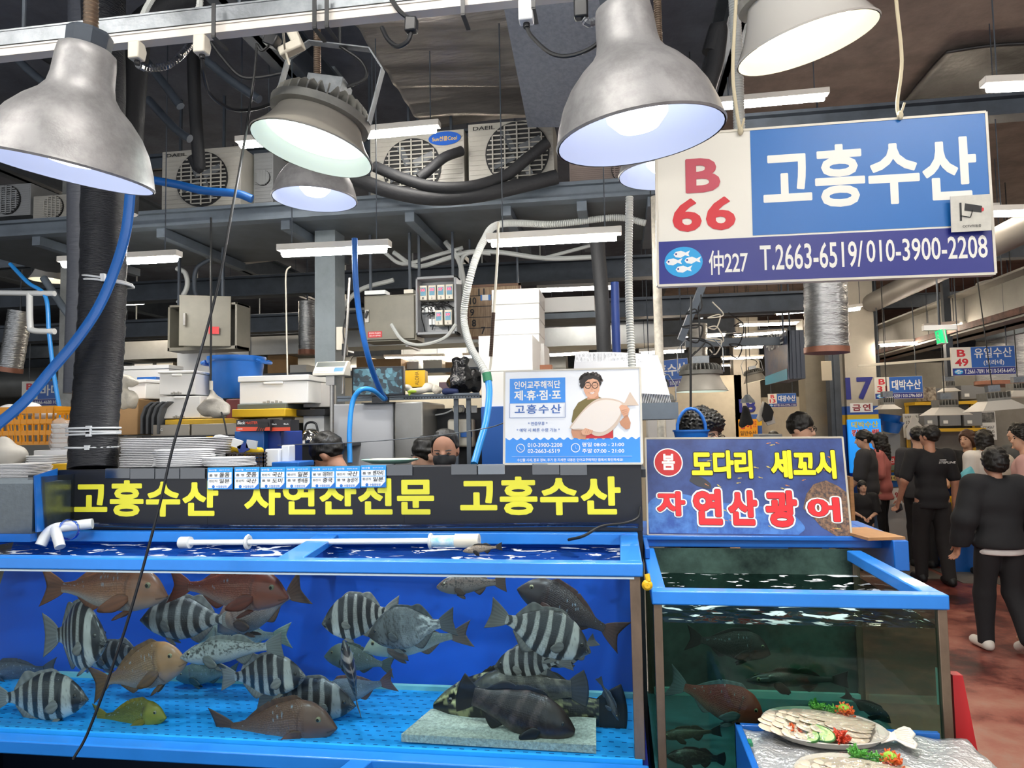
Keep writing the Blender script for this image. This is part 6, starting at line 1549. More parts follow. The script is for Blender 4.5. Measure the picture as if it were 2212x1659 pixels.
# ---------------------------------------------------------------- goods on and behind the counter
CZ = BZ1 - .025
def boxthing(name, label, cat, px0, px1, py0, py1, y, d, mat, rotz=0., bevel=.006, lid=0., grip=False, group=None, lidmat=None, open_=False):
    """A box whose front face fills the pixel rectangle at depth y; lid = share of the height that is a separate lid."""
    x0, x1, z0, z1 = span(px0, px1, py0, py1, y); w, h = x1 - x0, z1 - z0
    t = thing(name, label, cat, ((x0 + x1) / 2, y + d / 2, z0), rotz, group)
    zl = h * (1 - lid)
    mb = MB().box(-w / 2 + (.008 if lid else 0), w / 2 - (.008 if lid else 0), -d / 2, d / 2, 0, zl)
    if grip: mb.box(-w * .14, w * .14, -d / 2 - .012, -d / 2, zl - .02, zl)
    mb.build('body', mat, t, world=False, bevel=bevel)
    if lid: MB().box(-w / 2, w / 2, -d / 2 - .012, d / 2 + .012, zl + .002, h).build('lid', lidmat or mat, t, world=False, bevel=bevel)
    if grip:
        mb = MB()
        for i in range(5): mb.box(-w * .14 + i * w * .058, -w * .14 + i * w * .058 + w * .03, -d / 2 - .013, -d / 2, 0.004, .016 + .006 * (i % 2))
        mb.build('notch_shade', M('foam_shadow_grey', '#a8a6a0', .8), t, world=False)  # grey strips paint the shade of vent notches onto the foam
    return t
# support shelf inside the stall (steel work table) for the goods
m_work = M('steel_worktop', '#8f8d88', .35, .7, var=.2, scale=4)
zt = at(330, 940, 4.6).z
t = thing('under_counter_fridge', 'long stainless counter fridge behind the white tray stacks', 'fridge', (at(420, 940, 4.6).x, 4.9, 0))
x0, x1, z0, z1 = span(330, 512, 916, 941, 4.6)
MB().box(x0, x1 + .25, 4.62, 5.3, .1, z1).build('body', m_steel, t, bevel=.004)
xm = at(411, 930, 4.6).x
MB().box(x0, xm - .006, 4.6, 4.62, .6, z1).build('door', M('bronze_steel', '#8f887c', .3, .7), t, bevel=.004)
MB().box(xm + .006, x1, 4.6, 4.62, .6, z1).build('door', M('bronze_steel', '#8f887c', .3, .7), t, bevel=.004)
letter(t, 'LG', ((0, 4.598, 0), (1, 0, 0), (0, 0, 1)), at(343, 931, 4.6).x, at(343, 931, 4.6).z, .03, .018, [(.01, m_label, 0)])
FT = z1
tag(MB().box(x0 - .6, x0 - .05, 4.5, 5.3, .1, z1 - .08).build('work_table', m_work), 'steel work table at the left end of the stall', 'table')
boxthing('yellow_tray', 'long yellow plastic strip tray on the stainless counter fridge', 'tray', 356, 514, 905, 917, 4.62, .4, m_yellow)
boxthing('styrofoam_box', 'white foam box with a grip notch under the other one beside the hanging bag', 'foam box', 342, 428, 856, 904, 4.65, .45, m_foam, .05, grip=True, group='styrofoam boxes in the stall')
boxthing('styrofoam_box', 'lidded white foam box on the notched one left of the blue tub', 'foam box', 336, 412, 801, 853, 4.65, .5, m_foam, .12, lid=.12, grip=True, group='styrofoam boxes in the stall')
boxthing('styrofoam_box', 'white foam box lying tilted behind the knotted clear bag', 'foam box', 262, 340, 820, 862, 4.9, .4, m_foam, -.3, lid=.2, group='styrofoam boxes in the stall')
boxthing('styrofoam_box', 'low white foam box at the back left of the stack by the wrapped pipe', 'foam box', 262, 366, 789, 820, 5.6, .5, m_foam, lid=.3, group='styrofoam boxes in the stall')
boxthing('styrofoam_box', 'tall white foam box at the back with a printed mark, behind the blue tub', 'foam box', 382, 466, 757, 808, 5.8, .5, m_foam, group='styrofoam boxes in the stall')
boxthing('blue_sheet_box', 'flat dark blue box under the back left foam box', 'box', 295, 336, 814, 832, 5.3, .3, m_bluep)
boxthing('styrofoam_box', 'large white foam box with its lid on, right of the blue tub', 'foam box', 515, 668, 811, 872, 4.7, .5, m_foam, 0, lid=.22, grip=True, group='styrofoam boxes in the stall')
boxthing('styrofoam_box', 'foam box tipped on its side under the weighing scale', 'foam box', 640, 700, 828, 880, 4.9, .35, M('grey_white_foam', '#bdbab5', .7), .35, group='styrofoam boxes in the stall')
boxthing('grey_green_tray', 'grey green tray under the large lidded foam box', 'tray', 512, 618, 872, 884, 4.68, .4, M('grey_green_plastic', '#5e6660', .5))
boxthing('yellow_tray', 'yellow plastic tray under the grey green one', 'tray', 499, 612, 883, 901, 4.6, .4, m_yellow, .05)
boxthing('maroon_crate', 'maroon plastic crate under the blue tub', 'crate', 488, 520, 862, 905, 4.75, .4, M('maroon_plastic', '#6b2a28', .4))
# blue tub
c = at(511, 862, 4.95); rr = (at(566, 800, 4.95).x - at(457, 800, 4.95).x) / 2; hh = at(511, 778, 4.95).z - at(511, 868, 4.95).z
t = thing('blue_tub', 'big round blue plastic tub with side handles on the foam box stack', 'tub', tuple(c))
MB().lathe([(.001, 0), (rr * .78, 0), (rr * .80, .01), (rr * .96, hh * .86), (rr * 1.0, hh * .88), (rr * 1.03, hh * .92), (rr * 1.03, hh), (rr * .97, hh), (rr * .95, hh * .9), (rr * .78, .03), (.001, .03)], c, 40).build('body', m_bluep, t, smooth=40)
for s in (-1, 1): MB().tube([c + Vector((s * rr * 1.0, -.08, hh * .9)), c + Vector((s * rr * 1.16, -.07, hh * .86)), c + Vector((s * rr * 1.16, .07, hh * .86)), c + Vector((s * rr, .08, hh * .9))], .014, 8, 4).build('handle', m_bluep, t)
# knotted clear bag, grey round lids, cardboard
t = thing('knotted_bag', 'knotted clear plastic bag hanging before the cardboard box', 'bag', tuple(at(275, 880, 4.4)))
c = at(274, 855, 4.4); blob_obj('bag', [ell(tuple(c + Vector((0, 0, -.03))), (.085, .05, .06)), cap(tuple(c + Vector((-.01, 0, .03))), tuple(c + Vector((-.015, 0, .07))), .03, .018), ell(tuple(c + Vector((-.03, 0, .10))), (.06, .02, .05)), ell(tuple(c + Vector((.03, 0, .09))), (.05, .02, .035))], M('crinkled_clear_bag', '#cfc9ba', .25, alpha=.85, bump=1, bscale=30), t, .008, .02, disp=lumps(.008, 45, 3), world=True)
boxthing('cardboard_box', 'open cardboard box at the left behind the knotted bag', 'box', 246, 284, 862, 940, 4.7, .4, m_card, .2)
boxthing('cardboard_box', 'cardboard box behind the grey round lids', 'box', 296, 356, 872, 938, 5.0, .15, m_card)
for i in range(4):
    c = at(302 + i * 12, 938, 4.62 - .01 * i); hh = at(300, 868, 4.62).z - c.z
    mb = MB(); pts = [(0, 0), (.0, hh * .55), (.03, hh * .85), (.09, hh * 1.0), (.105, hh * .97), (.05, hh * .8), (.022, hh * .5), (.022, 0)]
    mb.prism([(a * .9, b) for a, b in pts], (c.x, c.y, c.z), (1, 0, 0), (0, 0, 1), (0, .3, 0))
    tag(mb.build('bent_cover', M('grey_rubber_lid', '#5a5d60', .55, var=.2), bevel=.004), ['leftmost grey bent lid standing behind the counter', 'second grey bent lid in the row', 'third grey bent lid in the row', 'rightmost grey bent lid next to the foam box'][i], 'lid', 'grey bent lids standing in a row')
# stacks of white trays
m_tray = M('white_foam_tray', '#e9e9ea', .55)
def tray_stack(px0, px1, py0, py1, y, n, label, grp, round_=False, d=.36, tiltz=0.):
    x0, x1, z0, z1 = span(px0, px1, py0, py1, y); w = x1 - x0; step = (z1 - z0) / n; cx, cy = (x0 + x1) / 2, y + d / 2
    proto = None
    for i in range(n):
        z = z0 + i * step
        if proto is None:
            prof = [(.001, .0), (.82, .0), (.86, .004), (1.0, step * 1.0), (1.0, step * 1.0 + .004), (.985, step + .004), (.84, .012), (.001, .012)]
            mb = MB()
            if round_: mb.lathe([(r * w / 2, zz) for r, zz in prof], (cx, cy, z), 36, sq=(1, d / w))
            else:
                seg = 40; vs = []
                for r, zz in prof:
                    for k in range(seg):
                        a = 2 * math.pi * k / seg; ca, sa = math.cos(a), math.sin(a); q = 5
                        vs.append((cx + r * w / 2 * math.copysign(abs(ca) ** (2 / q), ca), cy + r * d / 2 * math.copysign(abs(sa) ** (2 / q), sa), z + zz))
                mb.add(vs, [(j * seg + k, j * seg + (k + 1) % seg, (j + 1) * seg + (k + 1) % seg, (j + 1) * seg + k) for j in range(len(prof) - 1) for k in range(seg)])
            proto = tag(mb.build('foam_tray', m_tray, smooth=40), label, 'tray', grp); o = proto
        else:
            o = proto.copy(); COL.objects.link(o)
        o.location.z = z
        o.location.x = cx + random.uniform(-.006, .006); o.location.y = cy + random.uniform(-.005, .005)
tray_stack(242, 442, 948, 1012, 3.42, 17, 'white foam tray in the tall stack right of the wrapped pipe', 'tall stack of white foam trays')
tray_stack(432, 462, 958, 1000, 3.6, 11, 'white foam tray edge in the narrow stack behind the tall one', 'narrow stack of white foam trays behind', d=.3)
tray_stack(308, 434, 974, 1012, 3.2, 9, 'oval white tray in the middle stack in front of the tall stack', 'oval white trays in front', True, d=.2)
tray_stack(418, 527, 991, 1010, 3.2, 6, 'white oval dish in the low stack above the first price cards', 'low stack of white oval dishes', True, d=.2)
# things standing on the counter behind the cards
def bottle(px, py0, py1, y, r, label, body, cap_, trigger=False):
    a, b = at(px, py1, y), at(px, py0, y); h = b.z - a.z
    t = thing('spray_bottle' if trigger else 'sauce_bottle', label, 'bottle', tuple(a))
    MB().lathe([(.001, 0), (r, 0), (r, h * .62), (r * .8, h * .72), (r * .38, h * .8), (r * .38, h * .88), (.001, h * .88)], a, 18).build('body', body, t, smooth=40)
    if trigger: MB().prism([(-.03, 0), (-.012, .02), (.012, .022), (.06, .012), (.07, -.012), (.03, -.022), (.012, -.045), (-.012, -.045)], a + Vector((0, -.012, h * .95)), (1, 0, 0), (0, 0, 1), (0, .024, 0)).build('trigger_head', cap_, t, bevel=.004)
    else: MB().lathe([(.001, h * .86), (r * .62, h * .86), (r * .6, h), (.001, h)], a, 14).build('cap', cap_, t, smooth=30)
bottle(452, 943, 1010, 3.75, .03, 'dark sauce bottle with a yellow cap beside the tall tray stack', M('dark_glass_bottle', '#1d1a18', .15), m_yellow)
bottle(470, 944, 1010, 3.7, .032, 'dark green spray bottle with a white trigger head', M('dark_green_bottle', '#16352f', .25), m_white, True)
boxthing('storage_crate', 'blue plastic crate under the black glove boxes', 'crate', 506, 570, 931, 1010, 3.95, .3, m_bluep)
boxthing('storage_crate', 'dark blue crate with an open side right of the glove boxes', 'crate', 570, 606, 931, 1010, 4.0, .3, M('dark_blue_plastic', '#163a94', .4))
t = boxthing('glove_box', 'black and orange box of gloves on the blue crate, hand picture on its front', 'box', 510, 583, 906, 931, 3.9, .12, M('glove_box_black', '#232022', .4), 0, .002)
x0, x1, z0, z1 = span(510, 583, 906, 931, 3.897); w, h = x1 - x0, z1 - z0; fr = ((x0, 3.897, z0), (1, 0, 0), (0, 0, 1))
MB().flat([(0, 0), (w, 0), (w, h * .30), (0, h * .38)], *fr).build('orange_band', M('orange_red_print', '#d3492b', .4), t)
letter(t, 'Black', (Vector(fr[0]) + Vector((0, -.001, 0)), fr[1], fr[2]), w * .04, h * .6, w * .22, h * .26, [(.02, m_label, 0)], slant=.2)
letter(t, 'MASTER', (Vector(fr[0]) + Vector((0, -.001, 0)), fr[1], fr[2]), w * .28, h * .6, w * .36, h * .22, [(.02, M('orange_red_print', '#d3492b', .4), 0)], slant=.1)
letter(t, '100매', (Vector(fr[0]) + Vector((0, -.002, 0)), fr[1], fr[2]), w * .05, h * .12, w * .14, h * .14, [(.02, m_label, 0)])
mb = MB(); c = Vector(fr[0]) + Vector((w * .80, -.002, h * .52))
mb.flat([(-.03, .02), (.03, .012), (.035, -.01), (.0, -.02), (-.03, -.012)], c, (1, 0, 0), (0, 0, 1))
for q in range(4): mb.flat([(.008 - q * .012, -.008), (.016 - q * .012, -.010), (.006 - q * .014, -.04), (-.001 - q * .014, -.038)], c + Vector((0, -.0003 * (q + 1), 0)), (1, 0, 0), (0, 0, 1))
mb.build('hand_picture', m_ink, t)
t = boxthing('glove_box', 'end of a second glove box standing beside the first', 'box', 584, 627, 907, 931, 3.93, .12, M('glove_box_black', '#232022', .4), 0, .002)
x0, x1, z0, z1 = span(584, 627, 907, 931, 3.927); w, h = x1 - x0, z1 - z0; fr = ((x0, 3.927, z0), (1, 0, 0), (0, 0, 1))
MB().flat([(0, 0), (w, 0), (w, h * .33), (0, h * .33)], *fr).build('orange_band', M('orange_red_print', '#d3492b', .4), t)
for u in (.08, .68): letter(t, 'Black', (Vector(fr[0]) + Vector((0, -.001, 0)), fr[1], fr[2]), w * u, h * .55, w * .25, h * .14, [(.02, m_label, 0)])
# basket with yellow gloves
x0, x1, z0, z1 = span(489, 569, 978, 1010, 3.62); z0 = CZ
t = thing('basket', 'dark brown slotted plastic basket with yellow gloves on the counter', 'basket', ((x0 + x1) / 2, 3.7, z0))
mb = MB(); m_bas = M('dark_brown_plastic', '#3e3634', .5); h = z1 - z0
for (ax, ay, bx, by) in ((x0, 3.62, x1, 3.62), (x1, 3.62, x1, 3.84), (x1, 3.84, x0, 3.84), (x0, 3.84, x0, 3.62)):
    A_, B_ = Vector((ax, ay, z0)), Vector((bx, by, z0)); n = 9
    for i in range(n + 1): p = A_.lerp(B_, i / n); mb.bar(p, p + Vector((0, 0, h)), .005, .005)
    for k in (0.02, .25, .5, .75, .97): mb.bar(A_ + Vector((0, 0, h * k)), B_ + Vector((0, 0, h * k)), .006, .008)
mb.box(x0, x1, 3.62, 3.84, z0, z0 + .005); mb.build('basket_body', m_bas, t)
cy = (x0 + x1) / 2
def yb(px, py, y=3.7): return tuple(at(px, py, y))
blob_obj('rubber_gloves', [cap(yb(482, 958), yb(505, 966), .022), cap(yb(505, 966), yb(530, 975), .024), cap(yb(530, 975), yb(562, 974), .02), cap(yb(535, 962), yb(560, 976), .016), cap(yb(484, 962), yb(498, 980), .016)], M('yellow_rubber', '#d9b31f', .35), None, .007, .012, disp=lumps(.004, 60, 4)); tag(bpy.data.objects['rubber_gloves'], 'crumpled yellow rubber gloves heaped on the brown basket', 'gloves')
for i, (a, b, c_, mt, lb) in enumerate(((512, 958, .3, m_label, 'white folded packet sticking out of the brown basket'), (526, 968, -.4, M('navy_white_print', '#2a3e8a', .4), 'navy and white packet leaning in the brown basket'), (544, 960, .15, M('clear_pack', '#c6cbd0', .2), 'clear plastic packet standing in the brown basket'))):
    tag(MB().obox(at(a, b, 3.66), (.06, .012, .045), Matrix.Rotation(c_, 3, 'Y')).build('packet', mt), lb, 'packet')
for args in ((571, 600, 970, 1008, 3.66, 'stack of paper napkins right of the brown basket'), (606, 622, 962, 1004, 3.7, 'white sugar box with black writing beside the napkins')):
    boxthing('napkin_pack', args[5], 'napkins', *args[:5], .1, m_label, .1)
boxthing('blue_tray', 'shallow blue tray on the counter left of the dark haired worker', 'tray', 586, 645, 998, 1010, 3.6, .2, m_bluep)
t = thing('kettle', 'shiny steel kettle behind the dark haired worker', 'kettle', tuple(at(672, 962, 4.6)))
c = at(672, 962, 4.6); MB().lathe([(.001, 0), (.075, 0), (.078, .02), (.07, .07), (.05, .1), (.02, .112), (.001, .112)], c, 26).build('body', M('mirror_steel', '#c9c3b8', .12, 1), t, smooth=50)
MB().tube([c + Vector((-.05, 0, .09)), c + Vector((-.03, 0, .15)), c + Vector((.03, 0, .15)), c + Vector((.05, 0, .09))], .008, 8, 5).build('handle', m_blackp, t)
MB().tube([c + Vector((.065, 0, .04)), c + Vector((.1, 0, .085))], .012, 8).build('spout', M('mirror_steel', '#c9c3b8', .12, 1), t)
# a light green platter
t = thing('platter', 'pale green oval platter of wrapped food on the counter beside the masked man', 'platter', tuple(at(842, 1000, 3.35)))
c = at(842, 1001, 3.35); MB().lathe([(.001, 0), (.09, 0), (.14, .016), (.145, .02), (.138, .021), (.09, .006), (.001, .006)], c, 32, sq=(1, .6)).build('dish', M('mint_plastic', '#a9d8c6', .35), t, smooth=40)
blob_obj('food', [ell(tuple(c + Vector((x, 0, .016))), (.035, .04, .01)) for x in (-.07, -.03, .01, .05, .085)], M('pale_food', '#cfcdb0', .4), t, .005, .008, world=True)

# ---------------------------------------------------------------- left end of the stall
m_orange = M('orange_plastic', '#e89a1c', .4)
x0, x1, z0, z1 = span(-60, 116, 884, 960, 4.3)
t = thing('basket', 'orange slotted plastic basket at the far left under the blue hose', 'basket', ((x0 + x1) / 2, 4.5, z0))
h = z1 - z0; mb = MB()
for (ax, ay, bx, by) in ((x0, 4.3, x1, 4.3), (x1, 4.3, x1, 4.75), (x1, 4.75, x0, 4.75), (x0, 4.75, x0, 4.3)):
    A_, B_ = Vector((ax, ay, z0)), Vector((bx, by, z0)); n = 12; cc = Vector(((x0 + x1) / 2, 4.52, z0))
    f = lambda p, k: cc + (p - cc) * (.86 + .14 * k) + Vector((0, 0, h * k))
    for i in range(n + 1): p = A_.lerp(B_, i / n); mb.bar(f(p, 0), f(p, 1), .012, .006)
    for k in (0.02, .3, .34, .62, .66, .93, 1.0): mb.bar(f(A_, k), f(B_, k), .008, .022 if k < .9 else .03)
mb.build('basket_body', m_orange, t)
for i, (a, b) in enumerate(((66, 884), (22, 888), (96, 894))):
    blob_obj('foam_bowl', [ell(tuple(at(a, b, 4.5)), (.075, .075, .05))], m_tray, None, .008, .01); o = [q for q in bpy.data.objects if q.name.startswith('foam_bowl')][-1]; tag(o, ['white bowl showing above the middle of the orange basket', 'white bowl at the left inside the orange basket', 'white bowl near the right rim of the orange basket'][i], 'bowl', 'white bowls in the orange basket')
t = thing('bagged_containers', 'clear bag of stacked white and red food containers under the orange basket', 'bag', tuple(at(116, 980, 4.1)))
x0, x1, z0, z1 = span(88, 152, 914, 978, 4.1); mb = MB()
for i in range(6): mb.lathe([(.001, 0), (.075, 0), (.088, .028), (.001, .028)], ((x0 + x1) / 2 - .01, 4.2, z0 + i * (z1 - z0) / 6), 20)
mb.build('containers', m_tray, t, smooth=40)
c = Vector(((x0 + x1) / 2, 4.2, (z0 + z1) / 2)); blob_obj('bag', [ell(tuple(c), (.11, .1, .12)), ell(tuple(c + Vector((-.06, 0, .08))), (.05, .05, .05))], M('thin_clear_bag', '#d9d3cc', .2, alpha=.35, bump=1, bscale=30), t, .01, .02, disp=lumps(.01, 40, 8), world=True)
zb0 = at(60, 1040, 3.6).z
for args in ((-30, 62, 1005, 1034, 3.5, 9, 'white lidded tray in the stack at the very left edge', 'white tray stack at the left edge', False, .2), (22, 68, 1003, 1032, 3.7, 8, 'white tray in the second stack from the left edge', 'second white tray stack from the left edge', False, .2), (48, 110, 986, 1030, 3.9, 10, 'white tray in the taller stack left of the wrapped pipe', 'taller white tray stack left of the wrapped pipe', False, .22)):
    tray_stack(*args[:8], round_=args[8], d=args[9])
boxthing('scale_tray', 'steel scale with a white lid behind the tray stacks at the left', 'scale', 75, 160, 972, 1004, 4.1, .3, m_steel, lid=.5, lidmat=m_tray)
boxthing('snack_box', 'small yellow and brown box beside the foot of the wrapped pipe', 'box', 108, 158, 1002, 1018, 3.75, .12, m_yellow)
boxthing('side_counter', 'cream topped side counter carrying the left tray stacks', 'counter', -90, 160, 1030, 1060, 3.55, .8, M('cream_counter', '#b5ada0', .5))
blob_obj('white_bag', [ell(tuple(at(8, 980, 4.0)), (.10, .08, .09)), ell(tuple(at(30, 985, 4.0)), (.06, .08, .07))], M('white_bag', '#d5d1c8', .5), None, .012, .03, disp=lumps(.012, 30, 9)); tag(bpy.data.objects['white_bag'], 'full white plastic bag at the left edge behind the tray stacks', 'bag')

# ---------------------------------------------------------------- inside of the stall, middle
t = boxthing('refrigerator', 'grey upright fridge behind the counter under the security monitor', 'fridge', 712, 850, 872, 1010, 4.75, .6, M('fridge_grey', '#b3b5b8', .35), 0, .01)
x0, x1, z0, z1 = span(852, 914, 868, 1010, 4.72)
MB().box(x0, x1, 4.72, 5.35, z0 - .3, z1).build('side_door', M('fridge_silver', '#8e8d89', .3, .4, var=.1), t, bevel=.01)
MB().box(at(712, 880, 4.75).x, x1, 4.78, 5.34, 0.02, z0 + .1).build('lower_body', M('fridge_grey', '#b3b5b8', .35), t)
def boxdark(px0, px1, py0, py1, y, d, name, label, cat, mat): 
    x0, x1, z0, z1 = span(px0, px1, py0, py1, y); return tag(MB().box(x0, x1, y, y + d, z0, z1).build(name, mat, bevel=.003), label, cat)
x0, x1, z0, z1 = span(912, 1044, 882, 1010, 5.1)
t = thing('black_backboard', 'black panel behind the masked man with switches and a dispenser', 'panel', ((x0 + x1) / 2, 5.1, .3))
MB().box(x0, x1 + .2, 5.1, 5.15, 0, z1).build('panel', M('black_panel', '#1b1d21', .5), t)
boxdark(1040, 1092, 878, 1010, 4.6, .06, 'blue_board', 'royal blue panel between the black panel and the poster', 'panel', M('royal_blue_panel', '#1a529c', .4))
boxdark(1040, 1092, 803, 880, 4.62, .45, 'styrofoam_box', 'white foam box standing on the royal blue panel left of the poster', 'foam box', m_foam)
boxdark(1034, 1150, 724, 801, 4.75, .5, 'styrofoam_box', 'wide white foam box in front of the tall foam box stack', 'foam box', m_foam)
boxdark(1090, 1172, 800, 900, 4.8, .4, 'styrofoam_box', 'white foam box mostly hidden behind the top of the poster', 'foam box', m_foam)
for i in range(4):
    boxdark(1062 - (i == 3) * 2, 1165, 624 + i * 33, 656 + i * 33 + .5, 5.3, .4, 'styrofoam_box', ['topmost white foam box of the tall stack', 'second white foam box from the top of the tall stack', 'third white foam box from the top of the tall stack', 'lowest visible white foam box of the tall stack'][i], 'foam box', m_foam)
boxdark(1164, 1176, 742, 802, 5.4, .4, 'styrofoam_box', 'narrow edge of a foam box right of the tall stack', 'foam box', m_foam)
boxdark(1170, 1284, 641, 673, 6.2, .4, 'styrofoam_box', 'long white foam box on the small grey shelf behind the tall stack', 'foam box', m_foam)
boxdark(1168, 1295, 675, 688, 6.2, .45, 'wall_shelf', 'small grey steel shelf under the long foam box', 'shelf', m_steelgrey)
t = thing('soap_dispenser', 'beige wall dispenser with a blue window behind the masked man', 'dispenser', tuple(at(994, 965, 5.05)))
x0, x1, z0, z1 = span(966, 1022, 905, 966, 5.0); MB().box(x0, x1, 5.0, 5.1, z0, z1).build('body', m_cream, t, bevel=.02, seg=3)
xa, xb, za, zb = span(995, 1020, 933, 944, 4.995); MB().box(xa, xb, 4.99, 5.0, za, zb).build('window', m_bluep, t)
t = thing('light_switch', 'white switch plate on the black panel', 'switch', tuple(at(1018, 884, 5.08))); x0, x1, z0, z1 = span(1006, 1030, 876, 892, 5.08); MB().box(x0, x1, 5.08, 5.1, z0, z1).build('plate', m_white, t, bevel=.004); MB().box(x0 + .025, x1 - .02, 5.07, 5.08, z0 + .015, z1 - .015).build('rocker', m_white, t)
t = thing('wall_socket', 'white double socket with plugs left of the switch plate', 'socket', tuple(at(989, 884, 5.06))); x0, x1, z0, z1 = span(978, 1002, 875, 891, 5.06); MB().box(x0, x1, 5.06, 5.1, z0, z1).build('plate', m_white, t, bevel=.01)
for u in (.3, .72): MB().lathe([(.001, .02), (.02, .02), (.022, 0)], (x0 + (x1 - x0) * u, 5.05, z0 + .02), 14, Matrix.Rotation(R(90), 3, 'X')).build('plug', m_cream, t)
MB().tube([(x0, 5.05, z0 + .02), at(960, 893, 5.05), at(930, 898, 5.05), at(914, 900, 5.05)], .006, 6, 5).build('cord', m_white, t)
# angle iron shelf with monitor, bags
x0, x1, z0, z1 = span(872, 1036, 850, 856, 4.9)
t = thing('angle_shelf', 'perforated grey angle iron shelf holding the monitor and bags', 'shelf', ((x0 + x1) / 2, 5.1, z0))
mb = MB().box(x0 - .5, x1, 4.9, 4.904, z0 - .02, z1).box(x0 - .5, x1, 4.9, 5.3, z0, z0 + .004); mb.build('shelf_plate', m_steelgrey, t)
mb = MB()
for i in range(26): xx = x0 + i * (x1 - x0) / 26; mb.box(xx, xx + .012, 4.898, 4.9, z0 - .012, z0 - .004)
mb.build('slot_holes', m_ink, t)
for px in (985, 1012): q = at(px, 870, 4.95); MB().box(q.x - .015, q.x + .015, 4.94, 4.97, q.z - .9, z0).build('upright', m_steelgrey, t)
q = at(705, 850, 5.2); MB().box(q.x - .02, q.x + .02, 5.2, 5.24, 0, z0).build('upright', m_steelgrey, t)
SHZ = z0 + .004
t = thing('monitor', 'flat security monitor showing blue camera views on the angle shelf', 'monitor', tuple(at(816, 856, 4.72)))
x0, x1, z0, z1 = span(760, 872, 792, 855, 4.7)
MB().box(x0, x1, 4.7, 4.74, z0, z1).box((x0 + x1) / 2 - .05, (x0 + x1) / 2 + .05, 4.72, 4.8, z0 - .05, z0).box((x0 + x1) / 2 - .12, (x0 + x1) / 2 + .12, 4.7, 4.9, min(SHZ, z0 - .05), z0 - .045).build('frame', m_blackp, t, bevel=.004)
m = glow('camera_feed', '#3f6f8c', .5, False); nt = m.node_tree; b = nt.nodes['Principled BSDF']; tc = nt.nodes.new('ShaderNodeTexCoord'); v = nt.nodes.new('ShaderNodeTexVoronoi'); v.inputs['Scale'].default_value = 38
rp = nt.nodes.new('ShaderNodeValToRGB'); rp.color_ramp.elements[0].color = (*lin('#0b1216'), 1); rp.color_ramp.elements[1].color = (*lin('#7fc3d6'), 1); e = rp.color_ramp.elements.new(.5); e.color = (*lin('#27424f'), 1)
nt.links.new(tc.outputs['Object'], v.inputs['Vector']); nt.links.new(v.outputs['Color'], rp.inputs[0]); nt.links.new(rp.outputs[0], b.inputs['Emission Color']); b.inputs['Base Color'].default_value = (.02, .02, .02, 1)
MB().box(x0 + .012, x1 - .012, 4.697, 4.7, z0 + .012, (z0 + z1) / 2 - .001).box(x0 + .012, x1 - .012, 4.697, 4.7, (z0 + z1) / 2 + .001, z1 - .012).build('screen', m, t)
c = at(996, 850, 4.98); blob_obj('bin_bag', [ell(tuple(c + Vector((0, 0, .08))), (.10, .09, .09)), ell(tuple(c + Vector((.0, 0, .15))), (.075, .06, .07)), cap(tuple(c + Vector((-.01, 0, .18))), tuple(c + Vector((-.03, 0, .235))), .03, .035), cap(tuple(c + Vector((.02, 0, .18))), tuple(c + Vector((.03, 0, .235))), .02, .03), ell(tuple(c + Vector((.1, .03, .09))), (.05, .05, .09))], M('black_bin_liner', '#0f1013', .22, bump=.8, bscale=28), None, .008, .02, disp=lumps(.006, 45, 11)); tag(bpy.data.objects['bin_bag'], 'shiny black bin bag tied up on the angle shelf', 'bag')
t = boxthing('shopping_bag', 'yellow paper bag with brown writing on the angle shelf', 'bag', 874, 916, 800, 836, 4.98, .12, m_yellow, .1, .003)
letter(t, 'ALOHA', (at(905, 832, 4.96), (0, 0, 1), (-1, 0, 0)), 0, 0, .1, .03, [(.02, M('brown_ink', '#7a5a1c', .5), 0)])
blob_obj('plastic_bag', [ell(tuple(at(900, 845, 4.92)), (.07, .04, .022)), ell(tuple(at(925, 838, 4.95)), (.05, .04, .035)), ell(tuple(at(880, 838, 4.92)), (.035, .03, .025))], M('white_bag', '#d5d1c8', .5), None, .007, .02, disp=lumps(.006, 50, 13)); tag(bpy.data.objects['plastic_bag'], 'crumpled white plastic bag lying in front of the yellow bag', 'bag')
blob_obj('green_pouch', [ell(tuple(at(890, 846, 4.86)), (.035, .02, .012)), cap(tuple(at(886, 848, 4.86)), tuple(at(884, 853, 4.85)), .008)], M('lime_plastic', '#a8c83c', .4), None, .005, .01); tag(bpy.data.objects['green_pouch'], 'small lime green pouch on the angle shelf edge', 'pouch')
blob_obj('clear_packet', [ell(tuple(at(942, 842, 4.92)), (.05, .03, .03))], M('crinkled_clear_bag', '#cfc9ba', .25, alpha=.85, bump=1, bscale=30), None, .007, .02, disp=lumps(.008, 60, 14)); tag(bpy.data.objects['clear_packet'], 'crinkled clear packet beside the bin bag', 'packet')
blob_obj('navy_cloth', [cap(tuple(at(966, 845, 4.9)), tuple(at(985, 846, 4.92)), .022), ell(tuple(at(960, 846, 4.9)), (.018, .02, .02))], M('navy_cloth', '#1c2a55', .8), None, .007, .02); tag(bpy.data.objects['navy_cloth'], 'rolled navy cloth next to the bin bag', 'cloth')
boxdark(800, 866, 775, 806, 10.3, .4, 'cardboard_box', 'brown and red box behind the security monitor', 'box', m_card)
boxdark(948, 980, 825, 842, 5.2, .2, 'small_crate', 'mauve crate with papers behind the clear packet', 'crate', M('mauve_plastic', '#6d5a64', .5))
